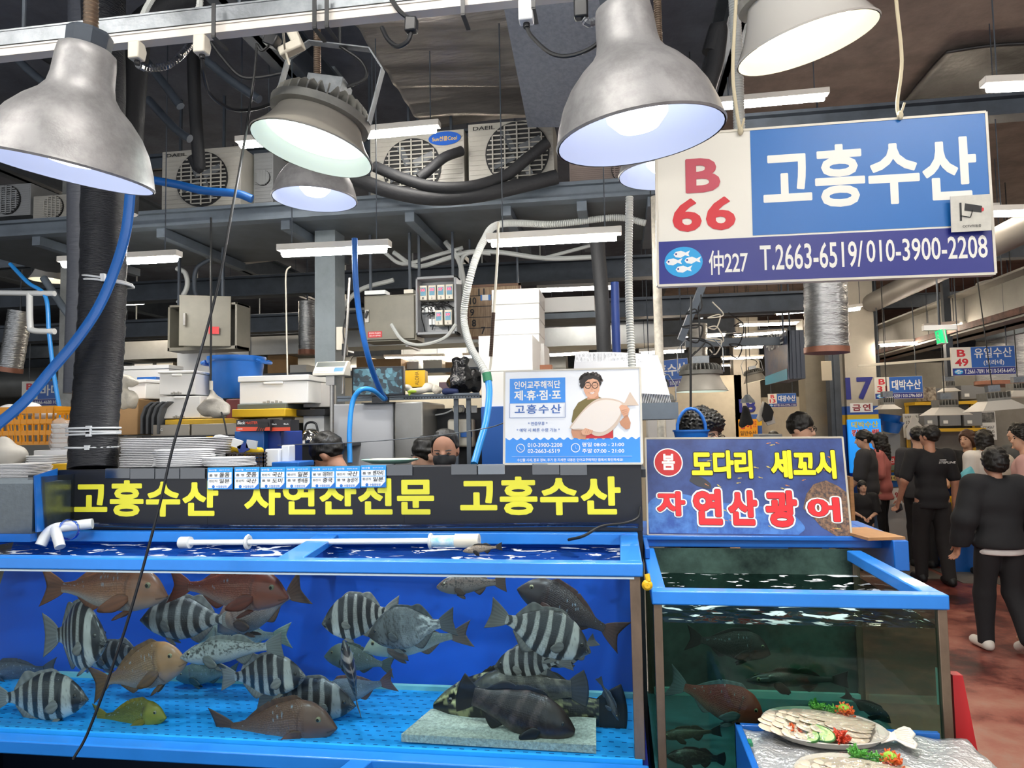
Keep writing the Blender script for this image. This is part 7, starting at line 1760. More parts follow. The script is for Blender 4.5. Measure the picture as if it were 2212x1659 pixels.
# weighing scale on a post
t = thing('weighing_scale', 'electronic weighing scale head on a steel post left of the monitor', 'scale', tuple(at(713, 815, 4.5)))
x0, x1, z0, z1 = span(680, 748, 780, 812, 4.5)
mb = MB(); mb.prism([(0, 0), (.0, .02), (.07, z1 - z0), (.12, z1 - z0), (.12, 0)], (x0, 4.46, z0), (0, 1, 0), (0, 0, 1), (x1 - x0, 0, 0)); mb.build('head', m_cream, t, bevel=.004)
sl = Vector((0, .07, z1 - z0 - .02)).normalized(); nn = Vector((0, -sl.z, sl.y)); o0 = Vector((x0, 4.46, z0 + .02)) + nn * .0015; L_ = math.hypot(.07, z1 - z0 - .02)
def onface(u0, u1, v0, v1, mat, nm, lift=0): w = x1 - x0; MB().flat([(u0 * w, v0 * L_), (u1 * w, v0 * L_), (u1 * w, v1 * L_), (u0 * w, v1 * L_)], o0 + nn * lift, (1, 0, 0), sl).build(nm, mat, t)
onface(.05, .95, .52, .94, M('grey_lcd', '#4c534f', .3), 'display'); onface(.05, .6, .06, .42, M('grey_keys', '#a9a9a2', .5), 'keypad'); onface(.66, .95, .06, .42, m_signblue, 'logo_panel')
for i in range(5):
    for j in range(3): onface(.08 + i * .1, .155 + i * .1, .09 + j * .11, .17 + j * .11, m_label, 'key', .001)
cc = at(713, 812, 4.5); MB().tube([(cc.x, 4.53, z0), (cc.x, 4.53, z0 - .45)], .014, 10).box(cc.x - .03, cc.x + .03, 4.5, 4.56, z0 - .06, z0).build('post', m_steel, t)
MB().box(cc.x - .2, cc.x + .12, 4.45, 4.75, z0 - .47, z0 - .45).build('platform', m_blackp, t)
boxdark(640, 702, 884, 898, 4.8, .3, 'dark_tray', 'dark tray under the tipped foam box', 'tray', m_blackp)
boxdark(655, 700, 898, 940, 4.85, .4, 'drawer_unit', 'white drawer unit behind the steel kettle', 'drawers', m_white)
boxdark(500, 712, 940, 1010, 4.9, .05, 'dark_backboard', 'dark low backboard behind the worker bending down', 'panel', M('black_panel', '#1b1d21', .5))
boxdark(245, 512, 941, 1010, 4.55, .04, 'dark_backboard', 'dark low backboard behind the white tray stacks', 'panel', M('black_panel', '#1b1d21', .5))
# switch cabinets
t = thing('switch_cabinet', 'grey steel switch cabinet with its door swung open, hanging on the left', 'cabinet', tuple(at(440, 757, 5.5)))
x0, x1, z0, z1 = span(362, 512, 656, 756, 5.5)
mb = MB().box(x0, x1, 5.5 + .2, 5.72, z0, z1).box(x0, x0 + .02, 5.5, 5.7, z0, z1).box(x1 - .02, x1, 5.5, 5.7, z0, z1).box(x0, x1, 5.5, 5.7, z1 - .02, z1).box(x0, x1, 5.5, 5.7, z0, z0 + .03)
m_cab = M('olive_grey_enamel', '#7d796c', .45, var=.12, scale=8); mb.build('body', m_cab, t, bevel=.003)
hx = at(500, 700, 5.5).x; dv = Vector((-1, -.42, 0)).normalized(); dl = at(500, 700, 5.5).x - at(404, 700, 5.5).x
dl *= .99
mb = MB(); o0 = Vector((hx, 5.49, z0 + .02)); mb.prism([(0, 0), (dl, 0), (dl, z1 - z0 + .03), (0, z1 - z0 + .03)], o0, dv, (0, 0, 1), Vector((-dv.y, dv.x, 0)) * -.02); dr = mb.build('door', m_cab, t, bevel=.003)
hp = o0 + dv * (dl * .87) + Vector((0, 0, (z1 - z0) * .55)) + Vector((.01, -.028, 0)); MB().obox(hp, (.02, .02, .10), None).build('handle', m_steel, dr)
MB().box(x0 + .06, x0 + .3, 5.66, 5.7, z0 + .08, z1 - .08).build('breaker_board', m_steelgrey, t); MB().box(x0 + .12, x0 + .22, 5.62, 5.66, z0 + .14, z0 + .24).build('breaker', m_white, t)
o1 = o0 + dv * (dl * .22) + Vector((0, 0, .1)) + Vector((dv.y, -dv.x, 0)) * .0 + Vector((.01, -.024, 0)); MB().flat([(0, 0), (.08, 0), (.08, .06), (0, .06)], o1 + dv * .08, -dv, (0, 0, 1)).build('red_label', m_redpaint, dr)
for px in (385, 480): q = at(px, 656, 5.6); MB().box(q.x - .01, q.x + .01, 5.6, 5.62, z1, ZC).build('hanger', m_steeldark, t)
t = thing('electric_panel', 'closed olive grey electric panel with a handle and a red label', 'cabinet', tuple(at(842, 737, 5.4)))
x0, x1, z0, z1 = span(785, 898, 636, 736, 5.4)
MB().box(x0, x1, 5.42, 5.65, z0, z1).build('body', m_cab, t, bevel=.003); dr = MB().box(x0 + .012, x1 - .012, 5.40, 5.42, z0 + .012, z1 - .012).build('door', m_cab, t, bevel=.004)
q = at(793, 683, 5.39); MB().box(q.x - .015, q.x + .015, 5.385, 5.4, q.z - .05, q.z + .05).build('handle_plate', m_steel, dr); MB().obox((q.x, 5.37, q.z + .01), (.014, .02, .06), Matrix.Rotation(.4, 3, 'Y')).build('handle', m_blackp, dr)
xa, xb, za, zb = span(795, 825, 716, 729, 5.398); MB().box(xa, xb, 5.396, 5.4, za, zb).build('red_label', m_redpaint, dr)
letter(t, '담당자외 취급금지', ((xa, 5.394, za), (1, 0, 0), (0, 0, 1)), .01, (zb - za) * .55, xb - xa - .02, (zb - za) * .3, [(.02, m_label, 0)]); letter(t, '고장시 즉시 연락바람', ((xa, 5.394, za), (1, 0, 0), (0, 0, 1)), .01, (zb - za) * .15, xb - xa - .02, (zb - za) * .25, [(.02, m_label, 0)])
for px in (800, 885): q = at(px, 636, 5.5); MB().box(q.x - .01, q.x + .01, 5.5, 5.52, z1, ZC).build('hanger', m_steeldark, t)
boxdark(787, 832, 627, 636, 5.42, .12, 'white_ballast', 'white lamp ballast lying on the closed electric panel', 'ballast', m_white)
boxdark(872, 893, 625, 634, 5.45, .1, 'cream_tubs', 'small cream tubs on the closed electric panel', 'tub', m_cream)
t = thing('controller_box', 'clear fronted grey box of temperature controllers with red digits', 'control box', tuple(at(940, 724, 5.35)))
x0, x1, z0, z1 = span(898, 986, 596, 722, 5.4); w, h = x1 - x0, z1 - z0
MB().box(x0, x1, 5.55, 5.6, z0, z1).box(x0, x0 + .015, 5.4, 5.55, z0, z1).box(x1 - .02, x1, 5.4, 5.55, z0, z1).box(x0, x1, 5.4, 5.55, z0, z0 + .02).box(x0, x1, 5.4, 5.55, z1 - .02, z1).build('box', M('grey_cabinet', '#8d9093', .4), t, bevel=.003)
m_red7 = glow('red_digits', '#ff2a3c', 3.0, False)
for i, (u, v) in enumerate(((.14, .74), (.36, .74), (.58, .74), (.79, .74), (.52, .30), (.75, .30))):
    xa, za = x0 + u * w - w * .09, z0 + v * h - h * .13
    o = MB().box(xa, xa + w * .19, 5.45, 5.55, za, za + h * .26).build('controller', m_cream, t, bevel=.004)
    MB().box(xa + w * .03, xa + w * .16, 5.446, 5.45, za + h * .08, za + h * .22).build('panel', M('teal_panel', '#4f8fa8', .4), o)
    letter(o, ('16', '15', '17', '18', '26', '19')[i], ((xa, 5.444, za), (1, 0, 0), (0, 0, 1)), w * .05, h * .155, w * .09, h * .045, [(.03, m_red7, 0)])
    letter(o, str(i + 1), ((xa, 5.448, za), (1, 0, 0), (0, 0, 1)), w * .075, h * .015, w * .03, h * .04, [(.01, m_ink, 0)])
mb = MB()
for u, v in ((.06, .42), (.15, .42), (.24, .42), (.33, .42), (.24, .2), (.33, .2)): MB().box(x0 + w * u, x0 + w * (u + .07), 5.5, 5.55, z0 + h * v, z0 + h * (v + .1)).build('relay', m_white, t)
mb = MB(); rs = np.random.RandomState(5)
for i in range(14):
    u = rs.uniform(.05, .9); mb.tube([(x0 + w * u, 5.52, z0 + h * .6), (x0 + w * (u + rs.uniform(-.15, .15)), 5.5, z0 + h * .56), (x0 + w * rs.uniform(.05, .9), 5.5, z0 + h * .48), (x0 + w * rs.uniform(.05, .9), 5.52, z0 + h * rs.uniform(.05, .4))], .004, 5, 4)
mb.build('wiring', m_ink, t)
for px in (905, 978): q = at(px, 600, 5.55); MB().box(q.x - .01, q.x + .01, 5.55, 5.57, z1, ZC).build('hanger', m_steeldark, t)
t = thing('number_board', 'wooden board with black numbers seven to eleven behind the corrugated hose', 'board', tuple(at(1040, 732, 5.8)))
x0, x1, z0, z1 = span(1008, 1126, 614, 731, 5.8); MB().box(x0 + .02, x1 - .02, 5.8, 5.83, z0 + .02, z1 - .02).build('board', M('striped_wood', '#a48a6c', .5, col2='#7c6248', scale=8, stretch=(9, 1, .7)), t)
fm = M('brown_frame', '#6a4a35', .5); MB().box(x0, x1, 5.79, 5.83, z1 - .02, z1).box(x0, x1, 5.79, 5.83, z0, z0 + .02).box(x0, x0 + .02, 5.79, 5.83, z0, z1).box(x1 - .02, x1, 5.79, 5.83, z0, z1).build('frame', fm, t)
mb = MB()
for i in range(1, 5): zz = z0 + (z1 - z0) * i / 5; mb.box(x0 + .02, x1 - .02, 5.796, 5.80, zz - .003, zz + .003)
mb.build('rule', m_ink, t)
for s_, px, py in (('11', 1040, 631), ('10', 1022, 650), ('9', 1020, 675), ('8', 1024, 698), ('7', 1044, 714)):
    q = at(px, py, 5.795); letter(t, s_, ((0, 5.793, 0), (1, 0, 0), (0, 0, 1)), q.x - (.028 if len(s_) > 1 else .018), q.z - .03, .056 if len(s_) > 1 else .036, .06, [(.03, m_ink, 0)])
xa, xb, za, zb = span(1038, 1060, 637, 649, 5.79); MB().box(xa, xb, 5.788, 5.792, za, zb).build('blue_card', m_signblue, t); MB().box(xa + .015, xb - .02, 5.786, 5.788, za, zb).build('blue_card', m_label, t)
for px in (1015, 1118): q = at(px, 614, 5.8); MB().box(q.x - .008, q.x + .008, 5.81, 5.83, z1, ZC).build('hanger', m_steeldark, t)
# junction boxes on the column
boxdark(726, 740, 706, 756, 5.25, .06, 'junction_box', 'cream junction box on the side of the steel column', 'box', m_cream)
t = thing('power_strip', 'black power strip hanging below the cream junction box', 'power strip', tuple(at(743, 757, 5.2))); x0, x1, z0, z1 = span(738, 748, 742, 768, 5.2); MB().box(x0, x1, 5.2, 5.24, z0, z1).build('body', m_blackp, t, bevel=.004); MB().tube([((x0 + x1) / 2, 5.22, z1), at(741, 715, 5.2), at(745, 690, 5.2)], .005, 6, 4).build('cord', m_black, t)

# ---------------------------------------------------------------- fan of white trays right of the poster
c0, c1 = at(1238, 872, 3.9), at(1450, 880, 3.9)
t0 = None
N = 60
for i in range(N):
    u = i / (N - 1)
    c = at(1240 + 205 * u, 872 - 6 * u + 10 * u * u, 4.0); a = (.3 - u) * .34
    hh = (.27 + .02 * (i % 2)) * (1 - .1 * u)
    if t0 is None:
        mb = MB(); mb.prism([(-.17, 0), (-.19, .05), (-.19, .22), (-.15, .27), (.15, .27), (.19, .22), (.19, .05), (.17, 0)], (-.003, 0, 0), (0, 1, 0), (0, 0, 1), (.005, 0, 0))
        mb.box(-.003, .005, -.195, -.185, .05, .22).box(-.003, .004, -.15, .15, .265, .272)
        o = t0 = mb.build('foam_tray', m_tray, smooth=20); tag(o, 'white foam tray standing on edge in the fan behind the poster', 'tray', 'fan of white trays standing on edge')
        o.data.transform(Matrix.Translation(o.location)); o.location = (0, 0, 0)
    else:
        o = t0.copy(); COL.objects.link(o)
    o.location = c; o.rotation_euler = (0, a, 0)
x0, x1, z0, z1 = span(1180, 1462, 874, 900, 3.9)
tag(MB().box(x0, x1, 3.8, 4.3, z0 - .02, at(1300, 874, 4.0).z - .003).build('wire_rack', m_steelgrey), 'grey rack under the fan of white trays', 'rack')
boxdark(1166, 1192, 788, 800, 4.9, .1, 'brown_box', 'small brown box above the poster beside the trays', 'box', M('red_brown', '#8d5a3e', .6))

# ---------------------------------------------------------------- sashimi platters on the foil covered ice box
FZ = .785
p00, p10, p11, p01 = at_z(1592, 1572, FZ), at_z(2085, 1602, FZ), at_z(2190, 1700, FZ), at_z(1640, 1700, FZ)
t = thing('ice_box', 'blue ice box covered with silver foil, carrying the wrapped sashimi platters', 'box', tuple((p00 + p11) / 2 - Vector((0, 0, FZ))))
fx0, fx1, fy1 = p00.x - .006, p10.x, p00.y + .012
fy0 = fy1 - .62
mb = MB().box(fx0, fx0 + .02, fy0, fy1, 0, FZ + .012).box(fx0, fx1 - .06, fy1 - .02, fy1, 0, FZ + .012).box(fx1 - .08, fx1 - .06, fy0, fy1, 0, FZ - .03).box(fx0, fx1 - .06, fy0, fy0 + .02, 0, FZ - .03)
mb.build('box', m_bluep, t, bevel=.003)
rs = np.random.RandomState(2)
MB().grid(40, 40, lambda u, v: (fx0 + .022 + u * (fx1 - fx0 - .01), fy0 + v * (fy1 - fy0 - .024), FZ + .005 * math.sin(u * 31 + v * 9) * math.sin(v * 27) - .004 * (u > .93))).build('foil_sheet', M('silver_foil', '#d4d5d6', .3, .6, bump=1, bscale=70), t, solid=.003)
MB().box(fx0 + .022, fx1 - .1, fy0 + .022, fy1 - .022, FZ - .03, FZ - .006).build('foam_pad', m_foam, t)
for v in (.75, .45, .2): MB().box(fx0 + .018, fx0 + .03, fy0 + (fy1 - fy0) * v, fy0 + (fy1 - fy0) * v + .03, FZ - .004, FZ + .014).build('green_tape', M('green_tape', '#2c7d58', .4), t)
tag(MB().prism([(.0, 0), (.34, 0), (.34, .5), (.06, .5), (0, .44)], (fx1 - .02, fy0, FZ - .06), (1, 0, 0), (0, 1, 0), (0, 0, .02)).build('plastic_cover', M('grey_plastic_lid', '#86867f', .5), bevel=.006), 'grey plastic lid lying beside the foil covered ice box', 'lid')
tag(MB().prism([(0, 0), (.10, 0), (.03, .52), (0, .52)], (RX1 + .012, 2.5, .42), (1, 0, 0), (0, 0, 1), (0, .04, 0)).build('red_wedge', m_redpaint), 'red wedge shaped panel at the right foot of the square tank', 'panel')
m_sash = M('translucent_white_flesh', '#dccdb6', .3, spec=.6, var=.12, scale=50, bump=.12, bscale=90, stretch=(1, 3, 1))
m_sash.node_tree.nodes['Principled BSDF'].inputs['Subsurface Weight'].default_value = .25
m_sash.node_tree.nodes['Principled BSDF'].inputs['Subsurface Radius'].default_value = (.02, .012, .008)
def platter(c, ax, s, label, parts=True):
    """A fish shaped white dish; c centre, ax the direction of its tail in the plane, s the half length of the body."""
    X = Vector((ax[0], ax[1], 0)).normalized(); Yv = Vector((-X.y, X.x, 0)); rot = Matrix((X, Yv, Vector((0, 0, 1)))).transposed()
    t = thing('sashimi_platter', label, 'platter', tuple(c), rot=rot, group='wrapped sashimi platters')
    def ring_(k, z):
        o = []
        for i in range(72):
            a = 2 * math.pi * i / 72; r = s * (1 + .0 * math.cos(a)); x, y = -s * .12 + r * math.cos(a), .76 * r * math.sin(a) * (1 - .10 * math.cos(a))
            o.append((x * k, y * k, z))
        return o
    vs = ring_(.84, 0) + ring_(.86, .003) + ring_(.97, .02) + ring_(1.0, .022) + ring_(.99, .025) + ring_(.93, .019) + ring_(.82, .008); n = 72
    mb = MB(); mb.add(vs, [(j * n + i, j * n + (i + 1) % n, (j + 1) * n + (i + 1) % n, (j + 1) * n + i) for j in range(6) for i in range(n)] + [tuple(range(n))[::-1], tuple(6 * n + i for i in range(n))])
    m_dish = M('white_dish', '#e6e0d4', .25)
    mb.build('dish', m_dish, t, world=False, smooth=50)
    tail = [(.72, .36), (.93, .12), (1.06, .34), (1.16, .46), (1.26, .40), (1.30, .18), (1.22, -.02), (1.27, -.22), (1.2, -.42), (1.08, -.34), (.95, -.14), (.72, -.36)]
    MB().prism([(x * s, y * s) for x, y in tail], (0, 0, .012), (1, 0, 0), (0, 1, 0), (0, 0, .008)).build('dish_tail', m_dish, t, world=False, bevel=.004)
    mb = MB()
    for i in range(7): q = -.3 + i * .1; mb.bar((s * .98, q * s * .5, .021), (s * 1.2, q * s, .0215), .003, .003)
    mb.build('tail_ribs', m_dish, t, world=False)
    rr = np.random.RandomState(6)
    n_ = 0; blob_obj('flesh_bed', [ell((-.22 * s, 0, .018), (.62 * s, .40 * s, .026))], m_sash, t, .008, .01)
    for row in range(7):                               # overlapping thin slices of white fish, laid in rows
        u = row / 6
        for i in range(7):
            a = (i - 3) / 3.0; px_ = (-.80 + 1.18 * u + .10 * a) * s; py_ = a * .52 * s * math.sin(.75 + 1.7 * u)
            z_ = .022 + .022 * max(0, 1 - a * a) * math.sin(.5 + 2.2 * u) + .0012 * (n_ % 3); rz = .55 + rr.uniform(-.22, .22)
            m_ = Matrix.Rotation(rz, 3, 'Z') @ Matrix.Rotation(-.22 * a + rr.uniform(-.08, .08), 3, 'X') @ Matrix.Rotation(.16 + rr.uniform(-.05, .05), 3, 'Y')
            mb = MB(); mb.ball((px_, py_, z_), (.056, .03, .004), 18, 10, m_); mb.build('slice', m_sash, t, world=False, smooth=80); n_ += 1
    def curl(n_, c_, mt, nm, sc, seed):
        r2 = np.random.RandomState(seed); mb = MB()
        for i in range(n_):
            a, b = r2.uniform(0, 6.28), r2.uniform(.2, 1.2); d = Vector((math.cos(a) * math.cos(b), math.sin(a) * math.cos(b), math.sin(b))) * sc * r2.uniform(.6, 1.1)
            mb.tube([Vector(c_), Vector(c_) + d * .6 + Vector(r2.normal(size=3) * sc * .12), Vector(c_) + d], .0024, 5, 3)
        mb.build(nm, mt, t, world=False)
    g = M('parsley_green', '#4f9a3a', .5); o_ = M('orange_flower', '#d9622c', .4)
    curl(46, (-.16 * s, .60 * s, .024), g, 'parsley', .038, 1); curl(40, (.06 * s, .60 * s, .026), g, 'parsley', .026, 2)
    curl(70, (.26 * s, .57 * s, .024), o_, 'carrot_flower', .036, 3)
    blob_obj('wasabi', [ell((.25 * s, .56 * s, .046), (.017, .015, .011))], M('wasabi_green', '#93c23c', .5, bump=.8, bscale=120), t, .003, .005, disp=lumps(.002, 220, 7))
    lem = M('lemon_flesh', '#e6c85a', .35); rind = M('lemon_rind', '#e0b423', .4)
    for i in range(4):
        a = 2.5 + i * .22; cx, cy = -.12 * s + .86 * s * math.cos(a), .54 * s * math.sin(a)
        rr_ = Matrix.Rotation(a, 3, 'Z') @ Matrix.Rotation(R(22), 3, 'Y')
        o = MB().lathe([(.001, 0), (.024, 0), (.024, .004), (.001, .004)], (cx * .96, cy * .96, .026), 22, rr_).build('lemon_slice', lem, t, world=False)
    cu = M('cucumber_flesh', '#b9dc8f', .3); cs_ = M('cucumber_skin', '#2f6b26', .4)
    for i in range(2):
        rr_ = Matrix.Rotation(-.75 - i * .25, 3, 'Z') @ Matrix.Rotation(R(24), 3, 'X'); cc_ = (-.20 * s + i * -.035, -.53 * s + i * .006, .034 - i * .008)
        MB().lathe([(.001, 0), (.026, 0), (.026, .004), (.001, .004)], cc_, 26, rr_, sq=(2.0, 1)).build('cucumber_slice', cu, t, world=False)
        MB().lathe([(.0262, -.0004), (.0282, -.0004), (.0282, .0044), (.0262, .0044)], cc_, 26, rr_, sq=(2.0, 1)).build('cucumber_skin', cs_, t, world=False)
    curl(60, (.12 * s, -.58 * s, .022), M('red_carrot', '#c8442a', .4), 'red_garnish', .036, 8)
    curl(50, (-.55 * s, -.44 * s, .02), M('orange_flower', '#d9622c', .4), 'carrot_strips', .03, 9)
    # cling film stretched over the dish
    mb = MB(); n_ = 40; vs = []
    for j in range(9):
        k = j / 8
        for i in range(n_):
            a = 2 * math.pi * i / n_; r = s * k * 1.01; vs.append((-s * .12 + r * math.cos(a), .76 * r * math.sin(a) * (1 - .1 * math.cos(a)), .026 + .034 * (1 - k ** 2.2) + .002 * math.sin(a * 9 + k * 4)))
    mb.add(vs, [(j * n_ + i, j * n_ + (i + 1) % n_, (j + 1) * n_ + (i + 1) % n_, (j + 1) * n_ + i) for j in range(8) for i in range(n_)])
    mb.build('cling_film', clear('cling_film', '#fbfbfa', .04, .08, .5, 30.), t, world=False, smooth=80)
    return t
PZ = FZ + .012
a, b = at_z(1660, 1578, PZ), at_z(1975, 1612, PZ)
tl = at_z(1985, 1602, PZ); ctr = at_z(1795, 1585, PZ)
s_ = (at_z(1930, 1590, PZ) - at_z(1660, 1585, PZ)).length / 2
platter(Vector((ctr.x, ctr.y, PZ)), (1.0, -.22), s_ * .98, 'wrapped sashimi platter in full view on the foil')
c2 = at_z(1890, 1700, PZ)
platter(Vector((c2.x, c2.y - .02, PZ + .004)), (1.0, -.2), s_ * .98, 'second wrapped sashimi platter cut off by the bottom edge')

# ---------------------------------------------------------------- far stalls
m_part = M('cream_partition', '#cfc4ac', .6, var=.1, scale=2)
m_cream2 = M('pale_cream_wall', '#d6cdb8', .65, var=.08)
def part(px0, px1, pz, y, mat=None, d=.08):
    x0, x1 = at(px0, 800, y).x, at(px1, 800, y).x
    struct(MB().box(x0, x1, y, y + d, 0, pz), 'partition', mat or m_part)
part(270, 1060, 2.75, 11.5); part(-260, 120, 2.3, 11.0, M('grey_partition', '#8e8f8c', .6)); part(1170, 1420, 2.6, 12.5)
part(1400, 1600, 2.9, 17, m_cream2); part(1640, 1760, 2.4, 18, m_cream2); part(1888, 2330, 2.7, 12.4, M('stall_back_wall', '#8f8b82', .6, var=.2, scale=3))
rs = np.random.RandomState(12)
for i in range(16):                                   # goods piled on the partitions far behind
    px = 290 + i * 48; y = 10.6; h = rs.uniform(18, 40); w = rs.uniform(26, 44)
    if 640 < px < 745: continue
    boxdark(px, px + w, 806 - h, 806, y, .4, 'storage_box', 'pale box in the row on the partition far behind the counter', 'box', (m_foam, m_cream, m_card, m_label)[i % 4]); tag([o for o in bpy.data.objects if o.name.startswith('storage_box')][-1], None, None, 'pale boxes on the far partition')
x0, x1 = at(270, 800, 10.5).x, at(1060, 800, 10.5).x
tag(MB().box(x0, x1, 10.5, 11.1, at(600, 812, 10.5).z - .02, at(600, 806, 10.5).z).box(x0, x0 + .06, 10.5, 11.1, 0, at(600, 812, 10.5).z - .02).box(x1 - .06, x1, 10.5, 11.1, 0, at(600, 812, 10.5).z - .02).build('long_shelf', m_steelgrey), 'long grey shelf far behind the counter carrying pale boxes', 'shelf')
# stall behind the walking man: shelves, crates, tubs, counter
Y2 = 12.0
for z, l in ((at(2000, 868, Y2).z, 'upper yellow shelf with grey crates in the far stall'), (at(2000, 926, Y2).z, 'lower yellow shelf in the far stall above the customers')):
    x0, x1 = at(1975, 900, Y2).x, at(2125, 900, Y2).x; o = thing('yellow_shelf', l, 'shelf', ((x0 + x1) / 2, Y2, z))
    MB().box(x0, x1, Y2 - .05, Y2 + .38, z - .05, z).build('board', m_yellow, o)
    for x in (x0, x1 - .04): MB().box(x, x + .04, Y2 + .3, Y2 + .36, z - .6, z - .05).build('bracket', m_yellow, o)
m_gc = M('grey_crate', '#7f8184', .5)
for i, (a, b, c_, d) in enumerate(((2022, 2070, 838, 864), (2076, 2128, 832, 862), (1996, 2026, 893, 920), (2030, 2076, 890, 920), (2082, 2122, 888, 920))):
    t = boxthing('grey_crate', ['grey crate on the upper yellow shelf, left one', 'grey crate on the upper yellow shelf, right one', 'grey crate on the lower yellow shelf, leftmost', 'grey crate in the middle of the lower yellow shelf', 'grey crate on the lower yellow shelf, rightmost'][i], 'crate', a, b, c_, d, Y2, .3, m_gc, group='grey crates on the yellow shelves')
    x0, x1, z0, z1 = span(a + 8, a + 18, d - 12, d - 5, Y2 - .012); MB().box(x0, x1, Y2 - .012, Y2 - .004, z0, z1).build('tag', m_label, t)
t = boxdark(1996, 2022, 836, 866, Y2, .3, 'patterned_carton', 'carton with a brown and white print on the upper yellow shelf', 'box', M('mottled_print', '#c9bfae', .6, col2='#5a4a40', scale=14))
for i, (px, py, l) in enumerate(((1920, 912, 'blue basin in the pile beside the lit pillar sign, top one'), (1924, 925, 'blue basin second in the pile beside the lit pillar sign'))):
    c = at(px, py + 8, 11.2); r = at(px + 24, py, 11.2).x - at(px, py, 11.2).x
    tag(MB().lathe([(.001, 0), (r * .7, 0), (r, .15), (r * 1.06, .16), (r * .98, .155), (r * .68, .01), (.001, .01)], c, 26, tilt(10 * i, 8)).build('blue_basin', m_bluep, smooth=40), l, 'basin', 'blue basins in the far stall')
c = at(1925, 945, 11.2); boxthing('basin_stand', 'grey stand holding the blue basins in the far stall', 'stand', 1905, 1946, 938, 1010, 11.2, .4, m_gc)
B = Board('wall_calendar', 'white wall calendar with a photo of rocks in the far stall', 'calendar', [(2117, 890, 12.2), (2150, 889, 12.2), (2153, 950, 12.2), (2120, 951, 12.2)], m_label, .01)
B.field(.05, .62, .95, .98, M('grey_photo_print', '#8a8a86', .5, col2='#2b2b2d', scale=9)); B.text('1234567\n8912345\n6789123', .12, .1, .88, .5, m_ink, .0)
B = Board('wall_calendar', 'wide white calendar behind the hanging apron in the far stall', 'calendar', [(1951, 894, 12.2), (1997, 893, 12.2), (1998, 945, 12.2), (1952, 946, 12.2)], m_label, .01)
B.text('일월화수목금토', .08, .82, .92, .92, m_ink, .0); B.text('1234567\n8912345\n6789123', .1, .2, .9, .7, m_ink, .0)
wh_cl = M('white_cloth', '#cfcdc8', .8)
def counter(px0, px1, pyt, y, d, label, front, top, rim=None):
    x0, x1 = at(px0, pyt, y).x, at(px1, pyt, y).x; z = at((px0 + px1) / 2, pyt, y).z
    t = thing('stall_counter', label, 'counter', ((x0 + x1) / 2, y + d / 2, 0), group='counters of the far stalls')
    MB().box(x0, x1, y, y + d, 0, z - .04).build('front', front, t); MB().box(x0 - .02, x1 + .02, y - .03, y + d, z - .04, z).build('top', top, t)
    if rim: MB().box(x0 - .03, x1 + .03, y - .05, y - .03, z - .06, z + .02).build('rim', rim, t)
    return z
z = counter(1914, 1985, 1018, 10.6, .8, 'far stall counter with a yellow rim beside the lit pillar sign', m_white, m_white, m_yellow)
counter(2040, 2330, 1040, 10.0, 1.0, 'long far stall counter with a yellow rim behind the customers', M('dark_blue_front', '#27406e', .5), m_white, m_yellow)
boxthing('display_tank', 'blue display box with a yellow price on the counter beside the lit pillar sign', 'box', 1908, 1950, 1022, 1052, 10.4, .15, m_bluep)
B = Board('price_note', 'white paper note with red writing on the far counter front', 'note', [(1910, 1055, 10.38), (1960, 1054, 10.38), (1960, 1090, 10.38), (1911, 1090, 10.38)], m_label, .005); B.text('찜.9', .1, .4, .6, .8, m_redpaint, .02)
B = Board('price_note', 'small yellow price label on the blue display box', 'note', [(1917, 1027, 10.37), (1945, 1027, 10.37), (1945, 1038, 10.37), (1917, 1038, 10.37)], M('pale_yellow_paper', '#e8d98a', .5), .005); B.text('10', .3, .2, .7, .8, m_ink, .02)
boxthing('bowl_stack', 'green and white bowls stacked on the far counter', 'bowls', 1908, 1946, 1000, 1016, 10.5, .2, M('pale_green_plastic', '#a9bfa0', .4))
tag(MB().bar(at(1855, 790, 9.9), at(2055, 775, 9.0), .035, .03).build('socket_rail', m_cream), 'cream socket rail running across above the small stall sign', 'rail')
boxdark(1775, 1797, 780, 822, 9.6, .02, 'blank_board', 'blank cream board hung crooked beside the foil duct', 'board', M('cream_board', '#cbbfa6', .6))
o = MB().box(*[at(1758, 0, YP + .48).x, at(1782, 0, YP + .48).x], YP + .44, YP + .5, at(0, 925, YP).z - .35, at(0, 925, YP).z + .2); tag(o.build('call_box', m_steelgrey), 'grey call box on the beige door casing', 'box')
z1 = at(1770, 885, YP + .4).z
# aisle corner clutter behind the white shirted man
z = counter(1560, 1780, 955, 9.0, .6, 'far stall counter behind the fish sign', m_bluep, m_white)
boxthing('tank_edge', 'grey plastic crate on the counter behind the fish sign', 'crate', 1640, 1690, 938, 955, 9.0, .4, m_gc)
boxthing('foam_pile', 'pale boxes piled beyond the blue basket', 'box', 1400, 1460, 905, 950, 8.5, .6, m_foam)
def drape(name, pts, y, mat, label, cat='cloth'):
    q = [at(px, py, y + .05 * math.sin(i * 2.2)) for i, (px, py) in enumerate(pts)]; n = len(q); d = Vector((0, .03, 0)); mb = MB()
    mb.add(q + [p + d for p in q], [tuple(range(n)), tuple(range(2 * n - 1, n - 1, -1))] + [(i, i + n, (i + 1) % n + n, (i + 1) % n) for i in range(n)])
    return tag(mb.build(name, mat, bevel=.008), label, cat)
drape('white_drape', [(1648, 866), (1656, 874), (1672, 900), (1676, 914), (1658, 920), (1650, 906), (1640, 912), (1634, 904)], 11, wh_cl, 'white cloth hanging from a hook left of the small far sign')
drape('black_drape', [(1652, 868), (1664, 876), (1672, 890), (1668, 908), (1652, 912), (1646, 898)], 10.9, M('black_cloth', '#17181b', .8), 'black cloth hanging over the white one left of the small far sign')
